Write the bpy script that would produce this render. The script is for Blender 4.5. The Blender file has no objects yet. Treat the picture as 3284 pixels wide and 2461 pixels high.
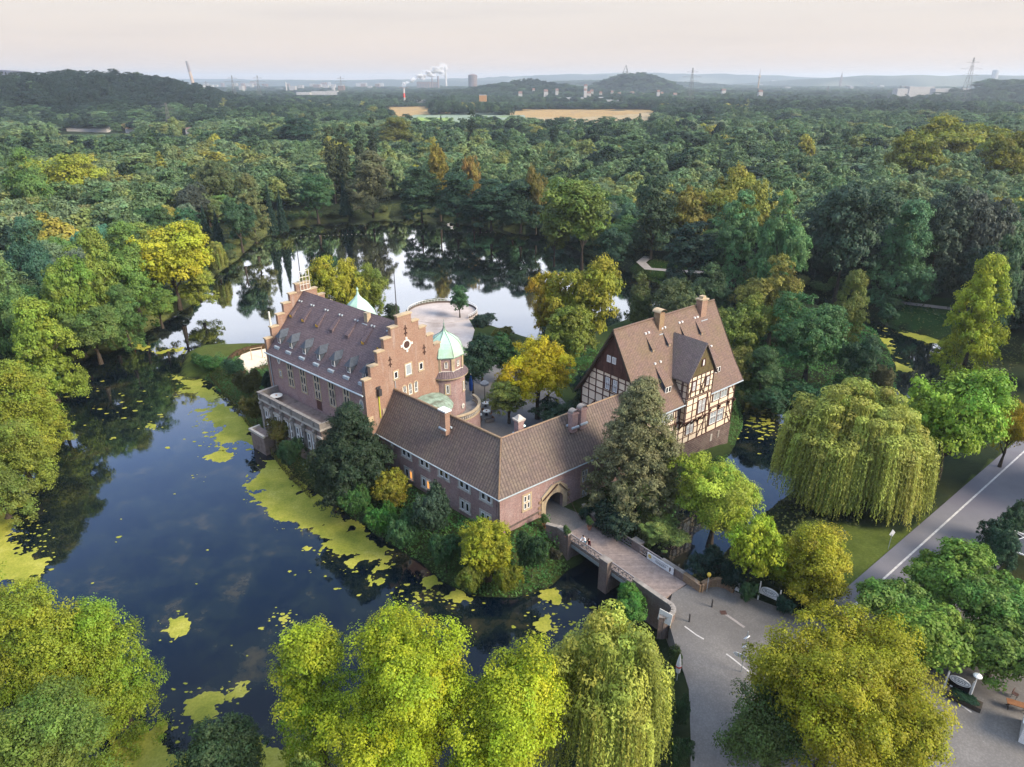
import bpy, math, random
import numpy as np
from mathutils import Vector, Matrix
random.seed(7); rng = np.random.default_rng(7)
R = math.radians
scene = bpy.context.scene
COL = scene.collection
# ------------------------------------------------------------------ survey: sight lines of the photograph -> ground coordinates
H = 55.0; FOC = 2190.0; TH = R(23.85); CT, ST = math.cos(TH), math.sin(TH)
KV = 3284 / 2212.0
def P(px, py, z=0.0):
    u = (px - 1642) / FOC; v = (py - 1230.5) / FOC
    t = (z - H) / (-ST - v * CT)
    return Vector((u * t, (CT - v * ST) * t, z))
def V(x, y, z=0.0): return P(x * KV, y * KV, z)
def far(x, y, Y):
    """overview reading x,y at ground distance Y -> X, Z"""
    u = (x * KV - 1642) / FOC; v = (y * KV - 1230.5) / FOC
    den = CT - v * ST
    return Y * u / den, H + Y * (-ST - v * CT) / den
def Z1(x, y, z): return P(820 + x * .3618, 780 + y * .3618, z)
def Z2(x, y, z): return P(1180 + x * .3618, 1200 + y * .3618, z)
def Z4(x, y, z): return P(1700 + x * .3618, 1600 + y * .3618, z)
def Z6(x, y, z): return P(1340 + x * .2533, 1000 + y * .2533, z)
# ------------------------------------------------------------------ materials
def newmat(name):
    m = bpy.data.materials.new(name); m.use_nodes = True
    nt = m.node_tree; nt.nodes.clear()
    o = nt.nodes.new('ShaderNodeOutputMaterial')
    return m, nt, o
def N(nt, t, **kw):
    n = nt.nodes.new('ShaderNode' + t)
    for k, v in kw.items(): setattr(n, k, v)
    return n
def ramp(nt, fac, stops):
    r = N(nt, 'ValToRGB'); e = r.color_ramp.elements
    while len(e) < len(stops): e.new(0.5)
    for q, (p, c) in zip(e, stops): q.position = p; q.color = (*c, 1)
    nt.links.new(fac, r.inputs[0]); return r.outputs[0]
def mixc(nt, f, a, b, bt='MIX'):
    m = N(nt, 'Mix', data_type='RGBA', blend_type=bt)
    for i, v in ((0, f), (6, a), (7, b)):
        if hasattr(v, 'is_linked') or hasattr(v, 'node'): nt.links.new(v, m.inputs[i])
        elif i == 0: m.inputs[i].default_value = v
        else: m.inputs[i].default_value = (*v, 1)
    return m.outputs[2]
def noise(nt, vec, scale, detail=4, rough=.55):
    n = N(nt, 'TexNoise'); n.inputs['Scale'].default_value = scale; n.inputs['Detail'].default_value = detail
    n.inputs['Roughness'].default_value = rough
    nt.links.new(vec, n.inputs['Vector']); return n.outputs[0]
def bump(nt, h, st, dist=.05):
    b = N(nt, 'Bump'); b.inputs['Strength'].default_value = st; b.inputs['Distance'].default_value = dist
    nt.links.new(h, b.inputs['Height']); return b.outputs[0]
def princ(nt, o, col, rough=.8, spec=.3, normal=None, metal=0):
    p = N(nt, 'BsdfPrincipled')
    if hasattr(col, 'node'): nt.links.new(col, p.inputs['Base Color'])
    else: p.inputs['Base Color'].default_value = (*col, 1)
    p.inputs['Roughness'].default_value = rough
    p.inputs['Specular IOR Level'].default_value = spec
    p.inputs['Metallic'].default_value = metal
    if normal: nt.links.new(normal, p.inputs['Normal'])
    nt.links.new(p.outputs[0], o.inputs[0]); return p
def stained(name, c1, c2, scale=1.5, rough=.8, spec=.3, c3=None, fine=9.0, bst=.3, metal=0):
    m, nt, o = newmat(name)
    tc = N(nt, 'TexCoord').outputs['Object']
    a = noise(nt, tc, scale, 5, .65)
    c = ramp(nt, a, [(.3, c1), (.68, c2)])
    if c3: c = mixc(nt, ramp(nt, noise(nt, tc, scale * .35, 3), [(.52, (0, 0, 0)), (.68, (1, 1, 1))]), c, c3)
    f = noise(nt, tc, fine, 3, .7)
    c = mixc(nt, .5, c, ramp(nt, f, [(.3, (.5, .5, .5)), (.7, (1.35, 1.35, 1.35))]), 'MULTIPLY') if False else mixc(nt, 1.0, c, ramp(nt, f, [(.3, (.72, .72, .72)), (.7, (1, 1, 1))]), 'MULTIPLY')
    princ(nt, o, c, rough, spec, bump(nt, f, bst, .03), metal)
    return m
def brickmat(name, c1, c2, mortar, stain, streak=(.5, .47, .45), bw=.27, bh=.085, ms=.009):
    m, nt, o = newmat(name)
    uv = N(nt, 'UVMap').outputs[0]; tc = N(nt, 'TexCoord').outputs['Object']
    b = N(nt, 'TexBrick'); nt.links.new(uv, b.inputs['Vector'])
    b.inputs['Scale'].default_value = 1.0
    b.inputs['Brick Width'].default_value = bw; b.inputs['Row Height'].default_value = bh
    b.inputs['Mortar Size'].default_value = ms; b.inputs['Mortar Smooth'].default_value = .3
    b.inputs['Color1'].default_value = (*c1, 1); b.inputs['Color2'].default_value = (*c2, 1); b.inputs['Mortar'].default_value = (*mortar, 1)
    n1 = noise(nt, tc, .55, 6, .68)
    c = mixc(nt, ramp(nt, n1, [(.42, (0, 0, 0)), (.72, (.75, .75, .75))]), b.outputs[0], stain)
    mp = N(nt, 'Mapping'); mp.inputs['Scale'].default_value = (1.3, .12, 1); nt.links.new(uv, mp.inputs[0])
    n2 = noise(nt, mp.outputs[0], 1.2, 4, .6)
    c = mixc(nt, ramp(nt, n2, [(.55, (0, 0, 0)), (.8, (.4, .4, .4))]), c, streak)
    f = noise(nt, tc, 5., 3, .8)
    c = mixc(nt, 1.0, c, ramp(nt, f, [(.3, (.6, .6, .6)), (.7, (1, 1, 1))]), 'MULTIPLY')
    princ(nt, o, c, .85, .2, bump(nt, f, .5, .05))
    return m
def tilemat(name, c1, c2, moss, mossamt=.6, w=.34, rowh=.42, dark=.45):
    """pantiles: columns of rounded tiles in courses (uses metric UVs)"""
    m, nt, o = newmat(name)
    uv = N(nt, 'UVMap').outputs[0]; tc = N(nt, 'TexCoord').outputs['Object']
    sp = N(nt, 'SeparateXYZ'); nt.links.new(uv, sp.inputs[0])
    def saw(src, per):
        a = N(nt, 'Math', operation='DIVIDE'); nt.links.new(src, a.inputs[0]); a.inputs[1].default_value = per
        f = N(nt, 'Math', operation='FRACT'); nt.links.new(a.outputs[0], f.inputs[0]); return f.outputs[0]
    fx = saw(sp.outputs[0], w); fy = saw(sp.outputs[1], rowh)
    sx = N(nt, 'Math', operation='SINE'); ml = N(nt, 'Math', operation='MULTIPLY'); nt.links.new(fx, ml.inputs[0]); ml.inputs[1].default_value = math.pi
    nt.links.new(ml.outputs[0], sx.inputs[0])
    hx = sx.outputs[0]
    ad = N(nt, 'Math', operation='ADD'); nt.links.new(hx, ad.inputs[0])
    iy = N(nt, 'Math', operation='SUBTRACT'); iy.inputs[0].default_value = 1; nt.links.new(fy, iy.inputs[1])
    m2 = N(nt, 'Math', operation='MULTIPLY'); nt.links.new(iy.outputs[0], m2.inputs[0]); m2.inputs[1].default_value = .6
    nt.links.new(m2.outputs[0], ad.inputs[1])
    br = N(nt, 'TexBrick'); nt.links.new(uv, br.inputs['Vector']); br.offset = 0
    br.inputs['Scale'].default_value = 1; br.inputs['Brick Width'].default_value = w; br.inputs['Row Height'].default_value = rowh
    br.inputs['Mortar Size'].default_value = 0.0
    br.inputs['Color1'].default_value = (*c1, 1); br.inputs['Color2'].default_value = (*c2, 1)
    c = mixc(nt, ramp(nt, noise(nt, tc, .35, 6, .7), [(.42, (0, 0, 0)), (.7, (mossamt,) * 3)]), br.outputs[0], moss)
    # grooves and course edges are darker than the tile faces
    c = mixc(nt, ramp(nt, hx, [(0, (1, 1, 1)), (.6, (0, 0, 0))]), c, tuple(x * dark for x in c1))
    c = mixc(nt, ramp(nt, fy, [(0, (.6, .6, .6)), (.14, (0, 0, 0))]), c, tuple(x * dark for x in c1))
    f = noise(nt, tc, 3.5, 4, .75)
    c = mixc(nt, 1.0, c, ramp(nt, f, [(.3, (.62, .62, .62)), (.68, (1, 1, 1))]), 'MULTIPLY')
    princ(nt, o, c, .75, .3, bump(nt, ad.outputs[0], .6, .06))
    return m
M = {}
M['brick'] = brickmat('brick', (.37, .225, .20), (.28, .17, .16), (.34, .27, .26), (.41, .31, .30))
M['brick_orange_sunlit'] = brickmat('brick_orange_sunlit', (.35, .20, .14), (.27, .15, .11), (.34, .26, .2), (.38, .27, .2))  # orange of the gables is warm light put into the brick colour
M['brick_pier'] = brickmat('brick_pier', (.22, .15, .13), (.17, .11, .10), (.22, .2, .18), (.26, .22, .19))
M['brick_tan'] = brickmat('brick_tan', (.33, .20, .11), (.26, .15, .09), (.3, .25, .2), (.34, .26, .14))
M['stone_dark'] = brickmat('stone_dark', (.16, .12, .105), (.105, .08, .075), (.10, .08, .07), (.2, .17, .13), (.24, .22, .18))
M['tile_main'] = tilemat('tile_main', (.17, .122, .128), (.125, .09, .097), (.215, .165, .165), .5, .30, .36)
M['tile_gate'] = tilemat('tile_gate', (.17, .122, .105), (.125, .092, .083), (.20, .16, .115), .75, .44, .5, .38)
M['tile_timber'] = tilemat('tile_timber', (.225, .145, .115), (.17, .112, .095), (.18, .14, .07), .7, .30, .36)
M['slate'] = stained('slate', (.05, .062, .08), (.08, .095, .12), 2, .75, .2)
M['slate_tile'] = tilemat('slate_tile', (.23, .18, .175), (.17, .135, .135), (.22, .195, .14), .5, .26, .26)
M['copper'] = stained('copper', (.34, .56, .45), (.46, .68, .56), .9, .6, .35, c3=(.40, .55, .40))
M['copper_old'] = stained('copper_old', (.15, .20, .15), (.32, .42, .34), 1.6, .6, .35, c3=(.10, .10, .07))
M['zinc'] = stained('zinc', (.34, .40, .44), (.45, .52, .56), 3, .45, .5)
M['sandstone'] = stained('sandstone', (.42, .32, .20), (.52, .42, .28), 1.3, .85, .2, c3=(.25, .21, .16))
M['stone_blocks'] = brickmat('stone_blocks', (.24, .17, .15), (.15, .105, .095), (.06, .045, .04), (.27, .22, .18), (.3, .27, .22), .75, .36, .035)
M['stone_pale'] = stained('stone_pale', (.46, .42, .36), (.56, .52, .46), 1.3, .85, .2, c3=(.26, .23, .2))
M['stone_grey'] = stained('stone_grey', (.22, .20, .18), (.33, .30, .27), 1.3, .85, .2, c3=(.15, .13, .12))
M['render_grey'] = stained('render_grey', (.20, .145, .125), (.29, .225, .195), 1.6, .85, .2, c3=(.13, .10, .085), fine=14)
M['plaster'] = stained('plaster', (.80, .66, .49), (.86, .74, .57), .8, .85, .2, c3=(.72, .57, .42), bst=.1)
M['timber'] = stained('timber', (.075, .035, .028), (.12, .055, .045), 3, .8, .2)
M['boards'] = None
M['white'] = stained('white_paint', (.74, .74, .72), (.82, .82, .80), 2, .5, .4, bst=.05)
M['offwhite'] = stained('offwhite', (.66, .63, .55), (.75, .72, .65), 2, .6, .3, bst=.05)
M['glass'] = None
M['iron'] = stained('iron', (.03, .03, .035), (.06, .055, .055), 5, .5, .5)
M['iron_red'] = stained('wrought_iron', (.05, .025, .02), (.09, .045, .035), 5, .6, .4)
M['steel'] = stained('steel', (.26, .30, .31), (.36, .39, .4), 4, .45, .5)
M['rail'] = stained('weathered_rail', (.20, .18, .18), (.31, .28, .28), 3, .7, .3)
M['deck'] = None
M['planks_dark'] = None
M['bark'] = stained('bark', (.045, .036, .028), (.08, .065, .05), 4, .9, .1, bst=.8)
M['bark_red'] = stained('bark_red', (.20, .09, .045), (.28, .14, .07), 4, .9, .1, bst=.8)
M['asphalt'] = stained('asphalt', (.14, .136, .15), (.175, .17, .185), .25, .85, .25, c3=(.145, .135, .155), fine=25, bst=.2)
M['cobbles'] = None
M['paint'] = stained('road_paint', (.34, .33, .32), (.62, .60, .57), 2.2, .6, .3)
M['gravel'] = stained('gravel', (.42, .36, .33), (.53, .47, .43), .35, .9, .2, c3=(.33, .28, .25), fine=6)
M['path'] = stained('path_gravel', (.24, .22, .21), (.33, .30, .28), .4, .9, .2, fine=6)
M['sand'] = stained('sand', (.72, .58, .44), (.80, .67, .52), .6, .95, .1, fine=7)
M['terracotta'] = stained('terracotta', (.42, .17, .09), (.52, .24, .13), 5, .8, .2)
M['blue'] = stained('blue_cloth', (.01, .05, .22), (.02, .08, .32), 5, .8, .2)
M['orange'] = stained('orange_cladding', (.42, .21, .07), (.48, .26, .09), 1, .6, .3)
M['wood_pale'] = stained('wood_pale', (.40, .30, .20), (.5, .38, .26), 6, .8, .2)
M['wood_yellow'] = stained('wood_painted_yellow', (.62, .36, .05), (.7, .42, .07), 6, .8, .2)
M['green_paint'] = stained('green_paint', (.35, .36, .03), (.45, .42, .05), 5, .7, .3)
M['concrete'] = stained('concrete', (.30, .29, .29), (.40, .39, .38), .1, .85, .2)
M['city_white'] = stained('city_white', (.42, .40, .38), (.52, .50, .47), .05, .7, .3, bst=0)
M['city_brick'] = stained('city_brick', (.17, .12, .11), (.22, .17, .16), .05, .8, .3, bst=0)
M['city_roof'] = stained('city_roof', (.16, .10, .08), (.22, .14, .11), .05, .8, .3, bst=0)
M['spoil'] = stained('spoil', (.035, .03, .04), (.05, .045, .055), .02, .95, .1, bst=0)
M['chim_tan'] = stained('chimney_concrete', (.40, .28, .18), (.48, .35, .24), .02, .85, .2, bst=0)
def simple(name, c, rough=.6, spec=.4, emit=None, es=0):
    m, nt, o = newmat(name); p = princ(nt, o, c, rough, spec)
    if emit: p.inputs['Emission Color'].default_value = (*emit, 1); p.inputs['Emission Strength'].default_value = es
    return m
M['glass'] = simple('window_glass', (.018, .02, .025), .06, .9)
M['glass_pale'] = simple('curtained_glass', (.30, .34, .36), .12, .8)
M['lit'] = simple('lit_pane', (.4, .2, .05), .5, .3, (1, .42, .1), .55)
M['lamp'] = simple('lamp_globe', (.7, .8, .75), .3, .5, (.75, 1, .9), 1.2)
M['redlight'] = simple('brake_light', (.6, .02, .01), .4, .5, (1, .08, .02), 6)
M['black'] = simple('dark_interior', (.01, .009, .009), .9, .1)
M['red'] = simple('red_paint', (.55, .05, .03), .6, .3)
M['yellow'] = simple('yellow_paint', (.62, .45, .06), .6, .3)
M['ink'] = simple('ink', (.10, .12, .13), .7, .2)
def boards(name, c1, c2, w, along=0):
    m, nt, o = newmat(name); uv = N(nt, 'UVMap').outputs[0]; tc = N(nt, 'TexCoord').outputs['Object']
    b = N(nt, 'TexBrick'); 
    if along: 
        mp = N(nt, 'Mapping'); mp.inputs['Rotation'].default_value = (0, 0, R(90)); nt.links.new(uv, mp.inputs[0]); nt.links.new(mp.outputs[0], b.inputs['Vector'])
    else: nt.links.new(uv, b.inputs['Vector'])
    b.inputs['Scale'].default_value = 1; b.inputs['Brick Width'].default_value = 7; b.inputs['Row Height'].default_value = w
    b.inputs['Mortar Size'].default_value = .012; b.inputs['Color1'].default_value = (*c1, 1); b.inputs['Color2'].default_value = (*c2, 1)
    b.inputs['Mortar'].default_value = (*[x * .35 for x in c1], 1)
    f = noise(nt, tc, 2.2, 5, .7)
    c = mixc(nt, 1.0, b.outputs[0], ramp(nt, f, [(.3, (.6, .6, .6)), (.7, (1, 1, 1))]), 'MULTIPLY')
    princ(nt, o, c, .85, .15, bump(nt, b.outputs[1], -.4, .03)); return m
M['boards'] = boards('gable_boards', (.12, .06, .048), (.075, .038, .03), .24, 1)
M['boards_olive'] = boards('bay_boards', (.15, .12, .06), (.11, .085, .045), .22, 1)
M['deck'] = boards('bridge_planks', (.34, .27, .24), (.28, .225, .20), .22, 0)
def cobble():
    m, nt, o = newmat('cobbles'); tc = N(nt, 'TexCoord').outputs['Object']
    v = N(nt, 'TexVoronoi'); v.inputs['Scale'].default_value = 5.5; nt.links.new(tc, v.inputs['Vector'])
    a = ramp(nt, noise(nt, tc, .16, 5, .6), [(.35, (.125, .118, .112)), (.65, (.19, .18, .168))])
    c = mixc(nt, 1.0, a, ramp(nt, v.outputs['Color'], [(.0, (.8, .79, .79)), (1, (1.0, 1, 1))]), 'MULTIPLY')
    c = mixc(nt, ramp(nt, noise(nt, tc, .55, 5, .7), [(.5, (0, 0, 0)), (.72, (.5, .5, .5))]), c, (.11, .10, .09))
    c = mixc(nt, ramp(nt, noise(nt, tc, 2.2, 4, .8), [(.62, (0, 0, 0)), (.7, (.4, .4, .4))]), c, (.30, .29, .27))
    c = mixc(nt, ramp(nt, v.outputs['Distance'], [(.35, (0, 0, 0)), (.6, (.3,) * 3)]), c, (.08, .075, .07))
    princ(nt, o, c, .7, .35, bump(nt, v.outputs['Distance'], -.5, .04)); return m
M['cobbles'] = cobble()
def terrainmat():
    m, nt, o = newmat('terrain'); tc = N(nt, 'TexCoord').outputs['Object']
    at = N(nt, 'Attribute', attribute_name='zone')
    c = mixc(nt, 1.0, at.outputs[0], ramp(nt, noise(nt, tc, .35, 8, .72), [(.3, (.55, .6, .5)), (.7, (1, 1, 1))]), 'MULTIPLY')
    c = mixc(nt, ramp(nt, noise(nt, tc, .09, 3), [(.5, (0, 0, 0)), (.75, (.35,) * 3)]), c, (.09, .08, .025))
    f = noise(nt, tc, 3.0, 4, .8)
    c = mixc(nt, 1.0, c, ramp(nt, f, [(.3, (.6, .6, .6)), (.7, (1, 1, 1))]), 'MULTIPLY')
    princ(nt, o, c, .95, .1, bump(nt, f, .6, .15)); return m
M['terrain'] = terrainmat()
def farmat(name, c1, c2, c3):
    m, nt, o = newmat(name); tc = N(nt, 'TexCoord').outputs['Object']
    mp = N(nt, 'Mapping'); mp.inputs['Scale'].default_value = (1, .25, 1); mp.inputs['Rotation'].default_value = (0, 0, .12); nt.links.new(tc, mp.inputs[0])
    c = ramp(nt, noise(nt, mp.outputs[0], .035, 6, .65), [(.35, c1), (.5, c2), (.66, c3)])
    princ(nt, o, c, .95, .1); return m
M['field_gold'] = farmat('field_gold', (.26, .17, .07), (.33, .22, .09), (.24, .17, .08))
M['field_stub'] = farmat('field_stubble', (.26, .195, .105), (.32, .245, .14), (.23, .19, .10))
M['field_blue'] = farmat('field_cabbage', (.16, .21, .15), (.21, .26, .20), (.15, .21, .08))
M['field_green'] = farmat('field_green', (.17, .25, .06), (.22, .31, .08), (.16, .23, .07))
def leafmat(name, forest=False):
    m, nt, o = newmat(name)
    at = N(nt, 'Attribute', attribute_name='tone')        # r: leaf tone, g: bough tint
    sp = N(nt, 'SeparateColor'); nt.links.new(at.outputs[0], sp.inputs[0])
    oi = N(nt, 'ObjectInfo')
    if forest:
        ai = N(nt, 'Attribute', attribute_name='hue', attribute_type='INSTANCER'); base = ramp(nt, ai.outputs['Fac'], [(0, (.014, .032, .018)), (.10, (.030, .062, .030)), (.22, (.070, .125, .052)), (.36, (.115, .19, .075)), (.5, (.15, .22, .11)), (.62, (.19, .235, .07)), (.74, (.15, .17, .055)), (.86, (.33, .33, .05)), (.94, (.30, .23, .05)), (1, (.20, .26, .15))])
    else: base = oi.outputs['Color']
    hs = N(nt, 'HueSaturation'); nt.links.new(base, hs.inputs['Color'])
    a = N(nt, 'MapRange'); nt.links.new(sp.outputs[1], a.inputs[0]); a.inputs[3].default_value = .475; a.inputs[4].default_value = .53
    nt.links.new(a.outputs[0], hs.inputs['Hue'])
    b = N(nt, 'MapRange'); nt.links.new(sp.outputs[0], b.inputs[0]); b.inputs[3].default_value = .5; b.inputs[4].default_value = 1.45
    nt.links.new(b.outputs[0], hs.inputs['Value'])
    c = hs.outputs[0]
    d = N(nt, 'BsdfPrincipled'); nt.links.new(c, d.inputs['Base Color']); d.inputs['Roughness'].default_value = .55; d.inputs['Specular IOR Level'].default_value = .22
    t = N(nt, 'BsdfTranslucent'); nt.links.new(mixc(nt, .5, c, (.25, .3, .02), 'MIX') if False else c, t.inputs[0])
    mx = N(nt, 'MixShader'); mx.inputs[0].default_value = .28
    nt.links.new(d.outputs[0], mx.inputs[1]); nt.links.new(t.outputs[0], mx.inputs[2]); nt.links.new(mx.outputs[0], o.inputs[0])
    return m
M['leaf'] = leafmat('foliage'); M['forest'] = leafmat('forest_foliage', True)
def duckmat():
    m, nt, o = newmat('duckweed'); tc = N(nt, 'TexCoord').outputs['Object']
    c = ramp(nt, noise(nt, tc, .25, 7, .7), [(.3, (.17, .20, .025)), (.45, (.27, .28, .035)), (.58, (.34, .33, .05)), (.7, (.42, .40, .09))])
    f = noise(nt, tc, 4, 3, .7)
    c = mixc(nt, 1.0, c, ramp(nt, f, [(.3, (.7, .7, .7)), (.7, (1, 1, 1))]), 'MULTIPLY')
    princ(nt, o, c, .8, .2, bump(nt, f, .3, .04)); return m
M['duck'] = duckmat()
def watermat():
    m, nt, o = newmat('pond_water'); tc = N(nt, 'TexCoord').outputs['Object']
    w = noise(nt, tc, .16, 8, .72)
    c = ramp(nt, w, [(.44, (.001, .004, .009)), (.55, (.006, .011, .011)), (.66, (.034, .031, .018))])
    lw = N(nt, 'LayerWeight'); lw.inputs['Blend'].default_value = .5
    sq = N(nt, 'Math', operation='POWER'); nt.links.new(lw.outputs['Facing'], sq.inputs[0]); sq.inputs[1].default_value = 5.0
    ma = N(nt, 'Math', operation='MULTIPLY_ADD', use_clamp=True); nt.links.new(sq.outputs[0], ma.inputs[0]); ma.inputs[1].default_value = 3.6; ma.inputs[2].default_value = .02
    df = N(nt, 'BsdfDiffuse'); nt.links.new(c, df.inputs[0])
    gl = N(nt, 'BsdfGlossy'); gl.inputs['Roughness'].default_value = .035; gl.inputs[0].default_value = (1, 1, 1, 1)
    mp = N(nt, 'Mapping'); mp.inputs['Scale'].default_value = (1, 1.0, 1); nt.links.new(tc, mp.inputs[0])
    b = bump(nt, noise(nt, mp.outputs[0], 1.1, 3, .5), .035, .1)
    nt.links.new(b, gl.inputs['Normal'])
    mx = N(nt, 'MixShader'); nt.links.new(ma.outputs[0], mx.inputs[0]); nt.links.new(df.outputs[0], mx.inputs[1]); nt.links.new(gl.outputs[0], mx.inputs[2])
    nt.links.new(mx.outputs[0], o.inputs[0]); return m
M['water'] = watermat()
# ------------------------------------------------------------------ objects and meshes
def tag(o, label=None, cat=None, group=None, kind=None):
    if label: o['label'] = label
    if cat: o['category'] = cat
    if group: o['group'] = group
    if kind: o['kind'] = kind
    return o
def thing(name, label, cat, loc=(0, 0, 0), rz=0., group=None):
    o = bpy.data.objects.new(name, None); COL.objects.link(o); o.location = loc; o.rotation_euler = (0, 0, rz)
    o.empty_display_size = .5
    return tag(o, label, cat, group)
class MB:
    def __init__(s): s.v = []; s.f = []
    def add(s, vs, fs):
        b = len(s.v); s.v += [Vector(v) for v in vs]; s.f += [[b + i for i in f] for f in fs]; return s
    def poly(s, pts): return s.add(pts, [list(range(len(pts)))])
    def hexa(s, p):  # 8 points, bottom ring then top ring
        return s.add(p, [[3, 2, 1, 0], [4, 5, 6, 7], [0, 1, 5, 4], [1, 2, 6, 5], [2, 3, 7, 6], [3, 0, 4, 7]])
    def box(s, a, b):
        (x0, y0, z0), (x1, y1, z1) = a, b
        return s.hexa([(x0, y0, z0), (x1, y0, z0), (x1, y1, z0), (x0, y1, z0), (x0, y0, z1), (x1, y0, z1), (x1, y1, z1), (x0, y1, z1)])
    def obox(s, c, du, dv, dw, a, b, e):  # centre, three axes, half sizes
        c = Vector(c); du, dv, dw = Vector(du) * a, Vector(dv) * b, Vector(dw) * e
        return s.hexa([c - du - dv - dw, c + du - dv - dw, c + du + dv - dw, c - du + dv - dw, c - du - dv + dw, c + du - dv + dw, c + du + dv + dw, c - du + dv + dw])
    def beam(s, p, q, w, h=None, up=(0, 0, 1)):
        p, q = Vector(p), Vector(q); d = (q - p); L = d.length; d.normalize(); up = Vector(up)
        if abs(d.dot(up)) > .98: up = Vector((1, 0, 0)) if abs(d.x) < .9 else Vector((0, 1, 0))
        sd = d.cross(up).normalized(); u2 = sd.cross(d)
        return s.obox((p + q) / 2, d, sd, u2, L / 2, w / 2, (h or w) / 2)
    def tube(s, pts, rads, n=8, cap=True):
        pts = [Vector(p) for p in pts]; b = len(s.v)
        for i, p in enumerate(pts):
            d = (pts[min(i + 1, len(pts) - 1)] - pts[max(i - 1, 0)]).normalized()
            a = d.cross(Vector((0, 0, 1)))
            if a.length < .05: a = Vector((1, 0, 0))
            a.normalize(); c = d.cross(a)
            for k in range(n):
                t = 2 * math.pi * k / n; s.v.append(p + (a * math.cos(t) + c * math.sin(t)) * rads[i])
        for i in range(len(pts) - 1):
            for k in range(n):
                k2 = (k + 1) % n; s.f.append([b + i * n + k, b + i * n + k2, b + (i + 1) * n + k2, b + (i + 1) * n + k])
        if cap:
            s.f.append([b + k for k in range(n)][::-1]); s.f.append([b + (len(pts) - 1) * n + k for k in range(n)])
        return s
    def lathe(s, c, prof, n=24, a0=0., a1=2 * math.pi):
        c = Vector(c); b = len(s.v); full = abs(a1 - a0 - 2 * math.pi) < 1e-6; m = n if full else n + 1
        for r, z in prof:
            for k in range(m):
                t = a0 + (a1 - a0) * k / n; s.v.append(c + Vector((r * math.cos(t), r * math.sin(t), z)))
        for i in range(len(prof) - 1):
            for k in range(n):
                k2 = (k + 1) % m if full else k + 1
                s.f.append([b + i * m + k, b + i * m + k2, b + (i + 1) * m + k2, b + (i + 1) * m + k])
        return s
    def prism(s, poly, z0, z1):  # xy polygon
        n = len(poly); b = len(s.v)
        s.v += [Vector((p[0], p[1], z0)) for p in poly] + [Vector((p[0], p[1], z1)) for p in poly]
        s.f.append([b + i for i in range(n)][::-1]); s.f.append([b + n + i for i in range(n)])
        for i in range(n): j = (i + 1) % n; s.f.append([b + i, b + j, b + n + j, b + n + i])
        return s
    def extr(s, pts, d):  # any planar polygon extruded by vector d
        n = len(pts); b = len(s.v); d = Vector(d)
        s.v += [Vector(p) for p in pts] + [Vector(p) + d for p in pts]
        s.f.append([b + i for i in range(n)]); s.f.append([b + n + i for i in range(n)][::-1])
        for i in range(n): j = (i + 1) % n; s.f.append([b + j, b + i, b + n + i, b + n + j])
        return s
    def build(s, name, mat, parent=None, smooth=False, bevel=0, loc=None):
        me = bpy.data.meshes.new(name); me.from_pydata([tuple(v) for v in s.v], [], s.f); me.update()
        import bmesh
        bm = bmesh.new(); bm.from_mesh(me); bmesh.ops.recalc_face_normals(bm, faces=bm.faces)
        uvl = bm.loops.layers.uv.new('UVMap')
        for f in bm.faces:
            n = f.normal
            t = Vector((0, 0, 1)).cross(n)
            if t.length < .02: t = Vector((1, 0, 0))
            t.normalize(); b = n.cross(t)
            for l in f.loops: l[uvl].uv = (l.vert.co.dot(t), l.vert.co.dot(b))
            f.smooth = smooth
        bm.to_mesh(me); bm.free()
        me.materials.append(M[mat] if isinstance(mat, str) else mat)
        o = bpy.data.objects.new(name, me); COL.objects.link(o)
        if parent: o.parent = parent
        if loc: o.location = loc
        if bevel:
            bv = o.modifiers.new('bevel', 'BEVEL'); bv.width = bevel; bv.segments = 2
        return o
def children(o): return [c for c in bpy.data.objects if c.parent == o]
def copy_tree(o, parent=None, kids=None):
    c = o.copy(); COL.objects.link(c); c.parent = parent
    for ch in (kids(o) if kids else children(o)): copy_tree(ch, c)
    return c
def npmesh(name, verts, quads, mat, tone=None, parent=None):
    me = bpy.data.meshes.new(name)
    me.vertices.add(len(verts)); me.vertices.foreach_set('co', verts.astype(np.float32).ravel())
    k = quads.shape[1]; nf = len(quads)
    me.loops.add(nf * k); me.loops.foreach_set('vertex_index', quads.astype(np.int32).ravel())
    me.polygons.add(nf); me.polygons.foreach_set('loop_start', np.arange(0, nf * k, k, dtype=np.int32)); me.polygons.foreach_set('loop_total', np.full(nf, k, dtype=np.int32))
    if tone is not None:
        at = me.attributes.new('tone', 'FLOAT_COLOR', 'FACE')
        at.data.foreach_set('color', tone.astype(np.float32).ravel())
    me.update(calc_edges=True)
    me.materials.append(M[mat])
    return me
# ------------------------------------------------------------------ lake and land
def vp(l, z=0): return np.array([[*V(x, y, z)[:2]] for x, y in l])
outer = vp([(-60, 1160), (-20, 1010), (70, 960), (95, 900), (90, 850), (130, 790), (215, 757), (290, 735), (345, 700), (405, 665), (432, 640), (445, 608), (512, 560), (560, 515), (600, 494), (660, 483), (760, 476), (850, 468), (900, 470), (1000, 480), (1100, 498), (1180, 506), (1225, 530), (1300, 560), (1380, 590), (1440, 610), (1500, 600), (1600, 625), (1780, 650), (1890, 690), (1960, 715), (2060, 745), (2075, 775), (2030, 810), (1990, 850), (1930, 905), (1800, 950), (1730, 1010), (1690, 1080), (1640, 1135), (1590, 1180), (1530, 1225), (1475, 1250), (1440, 1275), (1425, 1340), (1405, 1400), (1330, 1470), (1250, 1560), (1190, 1680), (1000, 1850), (700, 1900), (300, 1900), (120, 1800), (-80, 1600), (-250, 1400)])
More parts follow.
